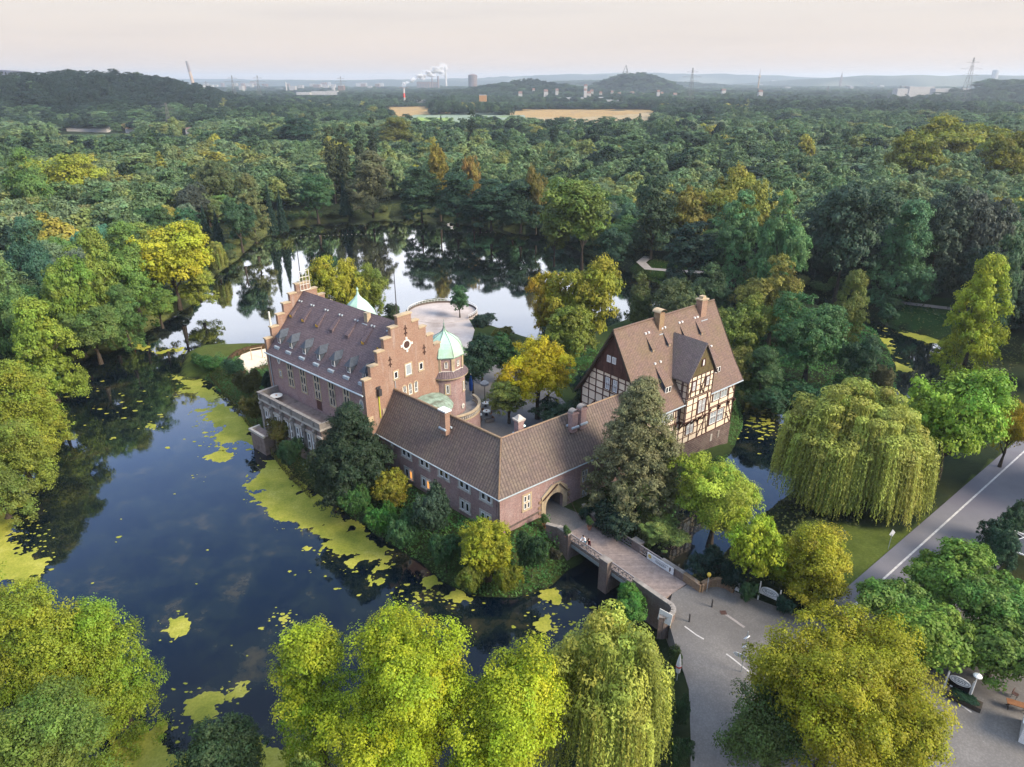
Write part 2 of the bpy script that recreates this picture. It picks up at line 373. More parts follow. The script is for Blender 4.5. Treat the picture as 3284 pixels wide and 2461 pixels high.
isle = vp([(393, 812), (398, 765), (440, 748), (500, 745), (575, 745), (690, 720), (800, 700), (868, 690), (885, 664), (950, 656), (1015, 668), (1040, 700), (1080, 715), (1120, 728), (1180, 748), (1240, 740), (1330, 700), (1420, 700), (1520, 740), (1590, 790), (1612, 850), (1592, 965), (1560, 1000), (1490, 1040), (1465, 1120), (1400, 1190), (1330, 1180), (1270, 1200), (1222, 1235), (1180, 1270), (1110, 1290), (1020, 1282), (930, 1240), (880, 1205), (800, 1150), (700, 1080), (640, 1035), (590, 975), (550, 930), (490, 855), (445, 825)])
isle2 = vp([(1610, 760), (1600, 700), (1640, 670), (1750, 660), (1850, 690), (1905, 730), (1940, 800), (1935, 845), (1870, 885), (1780, 896), (1700, 893), (1640, 880), (1620, 840)])
def sdist(pts, poly):
    """signed distance, positive inside"""
    x, y = pts[:, 0], pts[:, 1]; d = np.full(len(pts), 1e9); ins = np.zeros(len(pts), bool)
    n = len(poly)
    for i in range(n):
        a = poly[i]; b = poly[(i + 1) % n]; ab = b - a
        t = np.clip(((x - a[0]) * ab[0] + (y - a[1]) * ab[1]) / (ab @ ab + 1e-9), 0, 1)
        d = np.minimum(d, np.hypot(x - a[0] - t * ab[0], y - a[1] - t * ab[1]))
        c = ((a[1] > y) != (b[1] > y))
        with np.errstate(all='ignore'):
            xi = (b[0] - a[0]) * (y - a[1]) / (b[1] - a[1] + 1e-12) + a[0]
        ins ^= c & (x < xi)
    return np.where(ins, d, -d)
def vnoise(x, y, s, seed=0):
    """cheap smooth value noise, 0..1"""
    x = x / s + seed * 17.3; y = y / s - seed * 9.1
    xi, yi = np.floor(x), np.floor(y); fx, fy = x - xi, y - yi
    fx = fx * fx * (3 - 2 * fx); fy = fy * fy * (3 - 2 * fy)
    h = lambda a, b: np.mod(np.sin(a * 127.1 + b * 311.7 + seed) * 43758.5453, 1)
    return (h(xi, yi) * (1 - fx) + h(xi + 1, yi) * fx) * (1 - fy) + (h(xi, yi + 1) * (1 - fx) + h(xi + 1, yi + 1) * fx) * fy
def fbm(x, y, s, o=4, seed=0): return sum(vnoise(x, y, s / 2 ** i, seed + i) * .5 ** i for i in range(o)) / sum(.5 ** i for i in range(o))
MOUNDS = [  # X, Y, rx, ry, height, power
    (-900, 1260, 330, 330, 35, 6), (-620, 1220, 130, 220, 22, 2),
    (490, 3000, 160, 220, 60, 3.2), (22, 2500, 190, 260, 33, 2), (200, 2600, 170, 240, 12, 2),
    (1420, 2050, 190, 260, 42, 2.5), (3900, 6200, 1900, 700, 96, 4), (-1500, 7800, 2200, 700, 66, 4), (600, 9000, 3000, 700, 70, 4), (2200, 8500, 2200, 600, 74, 4),
    (-5000, 9500, 3000, 700, 80, 4), (700, 5000, 700, 350, 46, 2)]
def gh(pts):
    pts = np.asarray(pts, float).reshape(-1, 2); x, y = pts[:, 0], pts[:, 1]
    wob = (fbm(x, y, 7, 3, 3) - .5) * 2.4
    do = -sdist(pts, outer) + wob; di = sdist(pts, isle) + wob * .7; d2 = sdist(pts, isle2) + wob
    bank = np.where(di > do, .62, .6)
    d = np.maximum(do, np.maximum(di, d2))
    top = np.where(d2 >= d, 2.2, 3.3)
    nose = np.clip((-40 - x) / 12, 0, 1) * (di >= d)      # the low western tip of the island
    top = top * (1 - nose) + 1.2 * nose
    z = np.clip(d * bank, -1.3, None); z = np.where(z > top, top, z)
    z = np.where((d > 10) & (do >= d), z + np.clip((y - 330) / 200, 0, 1) * (fbm(x, y, 180, 3, 5) - .4) * 6, z)
    for mx, my, rx, ry, h, pw in MOUNDS:
        q = ((np.abs(x - mx) / rx) ** pw + (np.abs(y - my) / ry) ** pw)
        z = z + h * np.exp(-q) * (.85 + .3 * fbm(x, y, 140, 3, 9))
    return z
def gz(x, y): return float(gh([[x, y]])[0])
def axis(lo, hi, st, far_lo, far_hi, g=1.09):
    a = list(np.arange(lo, hi, st)); s = st; p = a[-1]
    while p < far_hi: s = min(s * g, 160); p += s; a.append(p)
    s = st; p = a[0]; b = []
    while p > far_lo: s = min(s * g, 160); p -= s; b.append(p)
    return np.array(b[::-1] + a)
xs = axis(-95, 85, .9, -9500, 9500); ys = axis(28, 225, .9, -60, 13000)
gx, gy = np.meshgrid(xs, ys); pts = np.stack([gx.ravel(), gy.ravel()], 1)
tz = gh(pts)
nx, ny = len(xs), len(ys)
q = (np.arange(ny - 1)[:, None] * nx + np.arange(nx - 1)[None, :]).ravel()
quads = np.stack([q, q + 1, q + nx + 1, q + nx], 1)
me = npmesh('ground', np.column_stack([pts, tz]), quads, 'terrain')
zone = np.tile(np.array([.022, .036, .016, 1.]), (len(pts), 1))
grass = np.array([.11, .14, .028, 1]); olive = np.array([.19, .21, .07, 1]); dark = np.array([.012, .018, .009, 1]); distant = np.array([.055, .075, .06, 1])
lawn = vp([(1740, 1130), (1990, 1165), (2212, 950), (2300, 880), (2300, 930), (1980, 1150), (1810, 1310), (1700, 1260)], 3.3)
sl = sdist(pts, lawn); si = sdist(pts, isle)
shore = np.clip(1 - np.abs(-sdist(pts, outer)) / 9, 0, 1)[:, None] * ((pts[:, 0] < 5) & (pts[:, 1] > 110))[:, None]
zone = zone * (1 - shore * .9) + olive * shore * .9
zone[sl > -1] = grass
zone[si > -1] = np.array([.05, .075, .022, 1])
tip = (si > -2) & (pts[:, 0] < -42); zone[tip] = np.array([.10, .13, .03, 1])
lawn2 = vp([(1950, 640), (2100, 650), (2110, 720), (2040, 728), (1900, 690)], 3.3); zone[sdist(pts, lawn2) > -1] = np.array([.03, .075, .02, 1])
lawn3 = vp([(1370, 560), (1480, 570), (1490, 600), (1420, 600)], 3.3); zone[sdist(pts, lawn3) > -1] = np.array([.05, .10, .02, 1])
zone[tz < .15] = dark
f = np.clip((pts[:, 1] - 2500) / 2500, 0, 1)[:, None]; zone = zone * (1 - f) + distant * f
pat = (fbm(pts[:, 0], pts[:, 1], 420, 4, 11) > .58) & (pts[:, 1] > 3200); zone[pat] = np.array([.16, .17, .13, 1])
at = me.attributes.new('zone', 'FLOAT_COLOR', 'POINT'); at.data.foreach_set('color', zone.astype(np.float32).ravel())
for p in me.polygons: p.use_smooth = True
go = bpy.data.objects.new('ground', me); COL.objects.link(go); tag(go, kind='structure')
w = MB().poly([(-180, 20, 0), (180, 20, 0), (180, 400, 0), (-180, 400, 0)]).build('lake_water', 'water'); tag(w, kind='structure')
def sheet(name, pl, mat, z, label=None):
    b = MB(); b.poly([(p[0], p[1], z) for p in pl]); return tag(b.build(name, mat), kind='structure')
# ------------------------------------------------------------------ paved ground
fore = [V(1452, 1283, 3.3), V(1440, 1330, 3.3), V(1460, 1400, 3.3), V(1488, 1490, 3.3), V(1492, 1600, 3.3), V(1490, 1800, 3.3), V(1900, 2000, 3.3), V(2500, 1900, 3.3), V(2500, 1350, 3.3), V(2090, 1250, 3.3), V(1850, 1420, 3.3), V(1760, 1345, 3.3), V(1700, 1320, 3.3), V(1620, 1290, 3.3), V(1560, 1270, 3.3), V(1525, 1268, 3.3), V(1500, 1255, 3.3)]
b = MB(); b.prism([(p.x, p.y) for p in fore], -1, 3.36); tag(b.build('cobbled_forecourt', 'cobbles'), kind='structure')
ra = V(2704 / KV, 1975 / KV, 3.3); rb = V(3279 / KV, 1454 / KV, 3.3); rd = (rb - ra).normalized(); rn = Vector((rd.y, -rd.x, 0))
def strip(name, a, bb, d, n, o0, o1, z, mat):
    return sheet(name, [a + n * o0, bb + n * o0, bb + n * o1, a + n * o1], mat, z)
strip('road', ra - rd * 14, ra + rd * 260, rd, rn, -1.9, 7.6, 3.40, 'asphalt')
strip('road_edge_line', ra - rd * 1.0, ra + rd * 58, rd, rn, -.09, .14, 3.404, 'paint')

def ribbon(name, pl, w, z, mat, closed=False):
    b = MB(); L = []; Rr = []
    for i, p in enumerate(pl):
        a = pl[max(i - 1, 0)]; c = pl[min(i + 1, len(pl) - 1)]; d = Vector((c[0] - a[0], c[1] - a[1], 0)).normalized(); n = Vector((-d.y, d.x, 0)) * w / 2
        zz = z if z is not None else gz(p[0], p[1]) + .06
        L.append(Vector((p[0], p[1], zz)) + n); Rr.append(Vector((p[0], p[1], zz)) - n)
    for i in range(len(pl) - 1): b.add([L[i], L[i + 1], Rr[i + 1], Rr[i]], [[0, 1, 2, 3]])
    return tag(b.build(name, mat), kind='structure')
for seg in ([(1370, 1130), (1470, 1205), (1540, 1245)], [(1740, 1375), (1800, 1420), (1900, 1500), (2000, 1580)]):
    ribbon('road_marking', [Z4(x, y, 3.36) for x, y in seg], .16, 3.366, 'paint')
ribbon('road_marking', [V(2073, 1523, 3.3), V(2098, 1540, 3.3)], .14, 3.366, 'paint')
ribbon('gutter_strip', [Z4(x, y, 3.36) for x, y in [(1700, 1000), (1800, 1070), (1900, 1140)]], .3, 3.366, 'path')
dr = Z4(1715, 1010, 3.36); MBd = MB().box((dr.x - .35, dr.y - .3, 3.37), (dr.x + .3, dr.y + .3, 3.385)).build('drain_cover', 'iron_red'); tag(MBd, 'square rusty drain cover set in the cobbles near the bollards', 'drain cover')
# far shore and wood paths
ribbon('lakeside_path', [V(x, y, 3.3) for x, y in [(560, 505), (600, 497), (640, 488), (700, 479), (745, 470), (800, 464)]], 3.2, None, 'path')
ribbon('wood_path', [V(x, y, 3.3) for x, y in [(1400, 556), (1385, 568), (1400, 582), (1450, 586), (1520, 590)]], 3.0, 3.5, 'path')
ribbon('wood_path', [V(x, y, 3.3) for x, y in [(1940, 655), (2000, 662), (2050, 668), (2110, 676), (2200, 690)]], 2.6, 3.5, 'path')
# courtyard, round terrace, sand
court = [(-14, 86), (-1, 74.5), (16, 88), (14, 96), (6, 118), (-2, 128), (-9, 126), (-10, 100)]
sheet('courtyard_paving', court, 'cobbles', 3.36)
tc_ = (-17.0, 159.8)
b = MB(); b.prism([(tc_[0] + 8.6 * math.cos(t), tc_[1] + 8.2 * math.sin(t)) for t in np.linspace(0, 2 * math.pi, 40)[:-1]], -1, 3.42)
tag(b.build('round_terrace', 'gravel'), kind='structure')
sheet('terrace_approach', [(-23.5, 156), (-10.5, 156), (-8.5, 147), (-9, 131), (-24, 131)], 'gravel', 3.36)
sand = [(-57.0, 131), (-57.9, 133.6), (-57.8, 136.2), (-56.7, 138), (-53.6, 139.8), (-50, 140), (-48, 137), (-48, 131.5), (-49.6, 131), (-52.8, 128), (-52, 125.2), (-53.4, 127), (-55, 128.9)]
b = MB(); b.prism(sand, -.5, 1.6); tag(b.build('sand_pit', 'sand'), kind='structure')
# fields far away
def field(name, l, mat, dz=.5):
    p = [V(x, y, 3.3) for x, y in l]
    b = MB()
    # fine grid draped on the land
    a = np.array([[q.x, q.y] for q in p]); mn = a.min(0); mxx = a.max(0); st = 26
    X = np.arange(mn[0], mxx[0] + st, st); Y = np.arange(mn[1], mxx[1] + st, st)
    G = np.array([[x, y] for y in Y for x in X]); s = sdist(G, a) ; Zg = gh(G) + dz
    n = len(X)
    for j in range(len(Y) - 1):
        for i in range(n - 1):
            k = j * n + i
            if max(s[k], s[k + 1], s[k + n], s[k + n + 1]) > -6: b.add([(*G[k], Zg[k]), (*G[k + 1], Zg[k + 1]), (*G[k + n + 1], Zg[k + n + 1]), (*G[k + n], Zg[k + n])], [[0, 1, 2, 3]])
    return tag(b.build(name, mat), kind='structure'), a
FLD = []
for nm, l, mt in (('corn_field', [(1100, 243), (1180, 237), (1420, 241), (1425, 247), (1240, 256), (1160, 252), (1105, 250)], 'field_gold'),
                  ('stubble_field', [(1160, 255), (1240, 258), (1425, 249), (1405, 262), (1380, 285), (1180, 290), (1120, 285), (1120, 262)], 'field_stub'),
                  ('corn_field', [(830, 236), (920, 234), (940, 248), (880, 253), (840, 250)], 'field_gold'),
                  ('cabbage_field', [(885, 254), (1050, 246), (1110, 254), (1110, 285), (960, 296), (880, 294)], 'field_blue'),
                  ('clover_field', [(893, 264), (945, 262), (940, 270), (900, 274)], 'field_green')):
    o_, a_ = field(nm, l, mt, .5 + .5 * len(FLD)); FLD.append(a_)
# ------------------------------------------------------------------ duckweed
polys = [[(390, 808), (400, 815), (430, 830), (470, 850), (520, 890), (560, 930), (580, 965), (560, 985), (530, 960), (480, 965), (470, 925), (440, 890), (440, 860), (400, 840), (375, 815)],
         [(545, 1030), (590, 990), (640, 1045), (700, 1090), (770, 1150), (855, 1195), (862, 1225), (825, 1255), (790, 1235), (800, 1215), (740, 1210), (690, 1185), (690, 1160), (640, 1150), (590, 1110), (550, 1085), (545, 1055)],
         [(355, 1345), (400, 1330), (405, 1362), (380, 1375), (350, 1365)], [(402, 1520), (440, 1495), (470, 1505), (460, 1540), (425, 1568), (402, 1560)],
         [(500, 1480), (525, 1475), (520, 1500), (502, 1506)], [(180, 1640), (240, 1590), (330, 1550), (370, 1570), (340, 1600), (400, 1700), (300, 1800), (150, 1700)],
         [(540, 1610), (640, 1600), (720, 1600), (720, 1800), (540, 1800)], [(1130, 1440), (1180, 1405), (1260, 1370), (1330, 1360), (1330, 1500), (1250, 1560), (1180, 1600), (1110, 1580), (1080, 1500)],
         [(85, 895), (130, 885), (135, 915), (95, 945)], [(-50, 1130), (55, 1080), (60, 1130), (30, 1190), (95, 1210), (60, 1260), (-60, 1260)],
         [(960, 1275), (1000, 1270), (1035, 1300), (990, 1308), (958, 1292)], [(912, 1250), (940, 1245), (955, 1262), (925, 1270)], [(1170, 1282), (1200, 1280), (1200, 1300), (1175, 1300)], [(1150, 1345), (1185, 1335), (1195, 1360), (1155, 1368)],
         [(855, 1268), (885, 1275), (880, 1290), (860, 1282)], [(290, 738), (330, 750), (390, 752), (400, 762), (360, 762), (300, 750)], [(1890, 755), (1925, 752), (1935, 770), (1900, 775)], [(1935, 715), (2010, 725), (2040, 745), (1990, 740)], [(1885, 725), (1925, 732), (1920, 745), (1890, 740)],
         [(1925, 785), (1975, 795), (1960, 805), (1925, 798)], [(318, 915), (340, 918), (335, 928), (315, 925)], [(600, 1330), (620, 1330), (618, 1345), (600, 1345)], [(440, 985), (470, 975), (500, 985), (480, 1000), (450, 1000)], [(420, 1020), (440, 1022), (425, 1030)]]
DV, DQ = [], []; base = 0; FRINGE = []
for pl in polys:
    a = vp(pl); mn, mx_ = a.min(0) - 1, a.max(0) + 1; st = .22
    X = np.arange(mn[0], mx_[0], st); Y = np.arange(mn[1], mx_[1], st)
    GX, GY = np.meshgrid(X, Y); G = np.stack([GX.ravel(), GY.ravel()], 1)
    big = np.clip(np.sqrt((mx_ - mn).prod()) / 14, .35, 1)
    m = sdist(G, a) + (fbm(G[:, 0], G[:, 1], 3.2, 5, 21) - .5) * 6.5 * big - .1 + (fbm(G[:, 0], G[:, 1], .9, 3, 27) - .5) * 3.2 * big + (fbm(G[:, 0], G[:, 1], .45, 2, 29) - .5) * 1.0
    m -= np.clip((fbm(G[:, 0] * 1.6, G[:, 1] * .8, 1.9, 3, 31) - .66) * 9, 0, 2) * np.clip(2.6 - m, 0, 1.2)
    z = np.clip(m * .25, -.06, .035)
    fr_i = np.flatnonzero((m > -1.5) & (m < -.05)); fr_i = fr_i[rng.random(len(fr_i)) < .035]; FRINGE += [(G[i_f, 0], G[i_f, 1], random.uniform(.04, .17)) for i_f in fr_i]
    n = len(X); q = (np.arange(len(Y) - 1)[:, None] * n + np.arange(n - 1)[None, :]).ravel()
    Q = np.stack([q, q + 1, q + n + 1, q + n], 1); keep = z[Q].max(1) > 0
    Q = Q[keep]; used, inv = np.unique(Q.ravel(), return_inverse=True)
    DV.append(np.column_stack([G[used], z[used]])); DQ.append(inv.reshape(-1, 4) + base); base += len(used)
# loose flecks
fl = []
for cx, cy, sx, sy, n in ((600, 1340, 40, 20, 10), (700, 1230, 120, 40, 8), (1180, 1330, 60, 60, 30), (1280, 1330, 60, 40, 25), (480, 920, 70, 60, 50), (1650, 920, 70, 40, 90), (1900, 780, 50, 60, 160), (250, 880, 160, 80, 40), (300, 1150, 200, 140, 8), (1400, 650, 30, 20, 10), (900, 1290, 100, 30, 40), (60, 1170, 60, 60, 60), (560, 1400, 100, 120, 6), (420, 1500, 120, 80, 5)):
    for _ in range(n):
        p = V(cx + random.gauss(0, sx * .5), cy + random.gauss(0, sy * .5)); fl.append((p.x, p.y, random.uniform(.05, .26) * (1.6 if cy < 1000 else 1)))
for x, y, r in fl + FRINGE[:4200]:
    k = 9; t = np.linspace(0, 2 * np.pi, k, endpoint=False) + random.random(); rr = r * rng.uniform(.5, 1.2, k) ; 
    ring = np.stack([x + rr * np.cos(t) * 1.5, y + rr * np.sin(t), np.full(k, .02)], 1)
    vs = np.vstack([ring, [[x, y, .03]]]); DV.append(vs); DQ.append(np.array([[base + k, base + i, base + (i + 1) % k, base + (i + 1) % k] for i in range(k)])); base += k + 1
DVa = np.vstack(DV); DQa = np.vstack(DQ)
tri = DQa[:, 2] == DQa[:, 3]
mem = bpy.data.meshes.new('duckweed'); mem.from_pydata(DVa.tolist(), [], DQa[~tri].tolist() + DQa[tri][:, :3].tolist()); mem.update(); mem.materials.append(M['duck'])
o = bpy.data.objects.new('duckweed', mem); COL.objects.link(o); tag(o, 'yellow green duckweed floating in mats and flecks on the lake', 'duckweed', kind='stuff')
# ------------------------------------------------------------------ trees
def leaves(cent, nrm, size, tone, tint, asp=1.0, upbias=0.0, droop=None):
    """one folded leaf-cluster face per centre"""
    n = len(cent); r = rng.normal(size=(n, 3)); nn = nrm + .75 * r * .55
    nn /= np.linalg.norm(nn, axis=1)[:, None] + 1e-9
    t = rng.normal(size=(n, 3))
    if droop is not None: t = t * .25 + droop
    t -= (t * nn).sum(1)[:, None] * nn; t /= np.linalg.norm(t, axis=1)[:, None] + 1e-9
    b = np.cross(nn, t); s = (size * rng.uniform(.65, 1.35, n))[:, None]
    k1 = rng.uniform(.5, 1.0, n)[:, None]; k2 = rng.uniform(.5, 1.0, n)[:, None]
    v = np.stack([cent + t * s * asp, cent + b * s * k1 * .75, cent - t * s * asp * .8, cent - b * s * k2 * .75], 1)
    tn = np.stack([tone, tint, np.zeros(n), np.ones(n)], 1)
    return v.reshape(-1, 3), tn
def finish(name, parts, mat='leaf'):
    v = np.vstack([p[0] for p in parts]); t = np.vstack([p[1] for p in parts])
    q = np.arange(len(v)).reshape(-1, 4)
    return npmesh(name, v, q, mat, t)
def rand_dirs(n, zmin=-1.):
    z = rng.uniform(zmin, 1, n); a = rng.uniform(0, 2 * np.pi, n); r = np.sqrt(np.maximum(0, 1 - z * z))
    return np.stack([r * np.cos(a), r * np.sin(a), z], 1)
def clump(c, rad, n, size, outc, tint, flat=.8, parts=None, bright=.5):
    """a bough: tufts of leaves sit on its upper surface"""
    k = max(5, int(7 * rad)); td = rand_dirs(k, -.45) + .3 * outc; td /= np.linalg.norm(td, axis=1)[:, None]
    tr = rad * rng.uniform(.28, .46, k); tb = np.clip(rng.normal(bright, .12, k), .05, .95); tt = np.clip(rng.normal(tint, .1, k), 0, 1)
    tc = c + td * (rad * rng.uniform(.55, .95, k))[:, None] * np.array([1, 1, flat])
    i = rng.integers(k, size=n); d = rand_dirs(n, -.6); rr = tr[i] * rng.uniform(.5, 1.1, n)
    p = tc[i] + d * rr[:, None] * np.array([1, 1, .8])
    nr = d * .8 + td[i] * .45 + .2 * outc + np.array([0, 0, .3])
    parts.append(leaves(p, nr, np.full(n, size), np.clip(rng.normal(tb[i], .085), 0, 1), np.clip(rng.normal(tt[i], .05), 0, 1)))
def broad(name, R0=5., H0=12., low=.12, nc=70, dens=26, size=.24, shape='round', ragged=.25, mat='leaf', cr=(1.0, 1.9), lobes=0):
    """crown in tree coordinates (z from ground); boughs carry leaf clumps, gaps between them"""
    parts = []; zc = H0 * (low + 1) / 2; hz = H0 * (1 - low) / 2
    lob = [(rng.uniform(0, 2 * np.pi), rng.uniform(.35, .6), rng.uniform(-.5, .75), rng.uniform(.5, .75)) for _ in range(lobes)]
    for i in range(nc):
        d = rand_dirs(1, -.85)[0]; u = (d[2] + 1) / 2
        if shape == 'round': w = 1.0
        elif shape == 'tall': w = .95 - .35 * u
        elif shape == 'cone': w = 1.12 - .98 * u ** 1.1
        elif shape == 'pillar': w = .85
        else: w = 1.0
        rr = rng.uniform(.62, 1.0) * (1 - ragged * rng.random())
        if lob and rng.random() < .75:
            a, off, zz, s = lob[rng.integers(len(lob))]
            c = np.array([math.cos(a) * off * R0 + d[0] * s * R0 * rr * .8, math.sin(a) * off * R0 + d[1] * s * R0 * rr * .8, zc + zz * hz * .6 + d[2] * hz * s * rr * .75])
        else:
            if shape in ('cone', 'pillar', 'tall', 'dome'):
                uu = rng.random() ** .8; prof = {'dome': (1 - uu ** 1.9) * .93 + .08, 'cone': (1 - uu) ** .75 * .95 + .04, 'pillar': math.sin(math.pi * min(1, uu * .9 + .08)) ** .5 * .9, 'tall': math.sin(math.pi * min(1, uu * .72 + .22)) ** .7}[shape]
                a = rng.uniform(0, 2 * np.pi); k = rng.uniform(.45, .9)
                c = np.array([math.cos(a) * R0 * prof * k, math.sin(a) * R0 * prof * k, H0 * low + (H0 * (1 - low) - .6) * uu])
            else:
                c = np.array([d[0] * R0 * w * rr * .82, d[1] * R0 * w * rr * .82, zc + d[2] * hz * rr * .88])
        out = c - np.array([0, 0, zc * .8]); out = out / (np.linalg.norm(out) + 1e-6)
        rad = rng.uniform(*cr) * (R0 / 5.)
        if shape == 'pillar': rad *= .8
        clump(c, rad, int(dens * rad * rad * 4), size, out, np.clip(rng.normal(.5, .22), 0, 1), .78, parts, np.clip(rng.normal(.5, .13), .15, .85))
    n = int(nc * dens * .7)   # loose inner foliage so the crown is not hollow
    d = rand_dirs(n, -.8); rr = rng.uniform(.2, .75, n)
    pw = np.ones(n)
    if shape in ('cone', 'dome'): pw = np.clip(1 - (d[:, 2] + 1) / 2, .05, 1)
    p = np.stack([d[:, 0] * R0 * rr * pw, d[:, 1] * R0 * rr * pw, zc + d[:, 2] * hz * .8 * np.maximum(rr, .4)], 1)
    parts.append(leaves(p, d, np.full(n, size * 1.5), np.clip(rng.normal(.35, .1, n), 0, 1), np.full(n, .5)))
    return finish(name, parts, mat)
def willow(name, R0=6., H0=12., nb=60, ns=26, size=.16, low=.04):
    parts = []
    for i in range(nb):
        a = rng.uniform(0, 2 * np.pi); k = rng.uniform(.05, 1) ** .55; top = H0 * (.97 - .40 * k ** 1.8 + .06 * math.sin(a * 3 + k * 7) + rng.normal(0, .045))
        kr = R0 * k * (.84 + .13 * math.sin(a * 2.3 + 1)); cx, cy = math.cos(a) * kr, math.sin(a) * kr
        tint = np.clip(rng.normal(.5, .25), 0, 1); br = np.clip(rng.normal(.5, .2), .05, .95)
        r = rng.uniform(.55, 1.15) * max(1, R0 / 7)
        n = 130; d = rand_dirs(n, -.1); parts.append(leaves(np.array([cx, cy, top - .35]) + d * r * np.array([1, 1, .5]), d + np.array([0, 0, .5]), np.full(n, size * 1.3), np.clip(rng.normal(br, .15, n), 0, 1), np.full(n, tint), 1.3))
        for j in range(ns):
            t = rng.uniform(0, 2 * np.pi); q = math.sqrt(rng.random()) * r
            x0, y0 = cx + q * math.cos(t), cy + q * math.sin(t); z0 = top - .3 * q
            L = min(rng.uniform(.28, .62) * H0, z0 - H0 * low - rng.uniform(0, 1))
            if L < .5: continue
            m = int(L / .17); s = np.linspace(0, 1, m); out = np.array([x0, y0]) / (math.hypot(x0, y0) + .01)
            sway = rng.normal(0, .25, 2)
            px = x0 + out[0] * .7 * s ** .5 + sway[0] * s * s + rng.normal(0, .05, m); py = y0 + out[1] * .7 * s ** .5 + sway[1] * s * s + rng.normal(0, .05, m)
            p = np.stack([px, py, z0 - L * s], 1)
            nr = np.tile([out[0], out[1], .25], (m, 1)) + rng.normal(0, .3, (m, 3))
            parts.append(leaves(p, nr, np.full(m, size), np.clip(rng.normal(br, .15, m), 0, 1), np.full(m, tint), 1.7, droop=np.array([0, 0, -1.])))
    return finish(name, parts)
def fir(name, R0=3., H0=12., layers=26, size=.2, low=.06, full=.95, seedtint=.5, nbr=11):
    parts = []
    for i in range(layers):
        u = i / (layers - 1); z = H0 * (low + (1 - low) * u ** .95); rad = R0 * ((1 - u) ** .8 * full + .05) * rng.uniform(.85, 1.12)
        k = max(4, int(nbr * (1 - u * .6))); a0 = rng.random() * 6
        for j in range(k):
            a = a0 + 2 * np.pi * j / k + rng.normal(0, .12); L = rad * rng.uniform(.8, 1.12); m = max(6, int(L * 26))
            s = rng.random(m) ** .7; w = .42 * (1 - s * .5) * min(1, L)
            off = rng.normal(0, 1, m) * w * .6; zz = rng.normal(0, .12, m) + .12 * np.sin(s * 3) - s * s * L * .28
            p = np.stack([np.cos(a) * s * L - np.sin(a) * off, np.sin(a) * s * L + np.cos(a) * off, z + zz], 1)
            nr = np.tile([math.cos(a) * .5, math.sin(a) * .5, .8], (m, 1)) + rng.normal(0, .25, (m, 3))
            parts.append(leaves(p, nr, np.full(m, size), np.clip(rng.normal(.5, .16, m), 0, 1), np.full(m, np.clip(rng.normal(.5, .15), 0, 1)), 1.4))
    return finish(name, parts)
def trunkmesh(name, R0, H0, low, rt, forks=6, lean=.3, mat='bark'):
    b = MB(); pts = [Vector((0, 0, -.6))]; rr = [rt * 1.35]; m = 6
    for i in range(1, m + 1):
        t = i / m; pts.append(Vector((math.sin(i * 1.3) * lean * t, math.cos(i * 1.7) * lean * t, H0 * .6 * t))); rr.append(rt * (1 - .86 * t))
    b.tube(pts, rr, 8)
    for k in range(forks):
        a = k * 2.4 + random.random(); h = H0 * random.uniform(max(low, .15), .42); d = Vector((math.cos(a), math.sin(a), 0)); s = Vector((0, 0, h))
        L = R0 * random.uniform(.4, .58)
        b.tube([s, s + d * L * .4 + Vector((0, 0, L * .35)), s + d * L * .8 + Vector((0, 0, L * .8)), s + d * L + Vector((0, 0, L * 1.15))], [rt * .42, rt * .3, rt * .17, rt * .06], 6)
    o = b.build(name, mat); me = o.data; bpy.data.objects.remove(o); return me
PROTO = {}
def proto(k, crown, R0, H0, low, rt=.35, forks=6, mat='bark'):
    PROTO[k] = (crown, trunkmesh('trunk', R0, H0, low, rt, forks, mat=mat), R0, H0)
# big near broadleaf crowns (fine leaf)
for i in range(3): proto('near%d' % i, broad('crown', 5, 12, .06, 80, 60, .12, 'round', .42, cr=(.8, 1.7), lobes=4 + i), 5, 12, .08, .4, 8)
for i in range(4): proto('mid%d' % i, broad('crown', 5, 12, .08, 66, 38, .17, 'round', .4, cr=(.85, 1.8), lobes=[0, 4, 5, 3][i]), 5, 12, .1)
for i in range(2): proto('tall%d' % i, broad('crown', 5, 15, .08, 84, 34, .18, 'tall', .4, cr=(.85, 1.8)), 5, 15, .1)
for i in range(2): proto('cone%d' % i, broad('crown', 5, 15, .04, 84, 34, .18, 'cone', .4, cr=(.8, 1.7)), 5, 15, .05)
for i in range(3): proto('full%d' % i, broad('crown', 5, 12, -.02, 90, 44, .15, ['dome', 'round', 'dome'][i], .4, cr=(.8, 1.9), lobes=[0, 5, 3][i]), 5, 12, .0)
proto('yew', broad('crown', 5, 9, .02, 110, 34, .15, 'round', .35, cr=(.7, 1.5), lobes=5), 5, 9, .02, .4)
proto('bush0', broad('crown', 5, 7, -.05, 90, 44, .15, 'round', .2, cr=(.8, 1.5)), 5, 7, .0, .2)
proto('bush1', broad('crown', 5, 7, -.05, 60, 44, .17, 'round', .35, cr=(.9, 1.7), lobes=4), 5, 7, .0, .2)
proto('chestnut', broad('crown', 5, 9, .1, 85, 26, .25, 'round', .3, cr=(.8, 1.5), lobes=4), 5, 9, .1, .4)
proto('willow0', willow('crown', 6, 12, 80, 30, .125), 6, 12, .2, .5, 8)
proto('willow1', willow('crown', 6, 12, 60, 26, .15), 6, 12, .2, .5, 8)
proto('fir0', fir('crown', 3, 12), 3, 12, .1, .2, 0); proto('fir1', fir('crown', 3, 12, 20, .22, .04, 1.0), 3, 12, .1, .2, 0)
proto('redwood', fir('crown', 4.4, 16, 34, .17, .03, 1.0, nbr=16), 4.4, 16, .05, .4, 0, 'bark')
proto('poplar', broad('crown', 3, 20, .04, 80, 22, .24, 'pillar', .2, cr=(1.3, 2.0)), 3, 20, .04, .3)
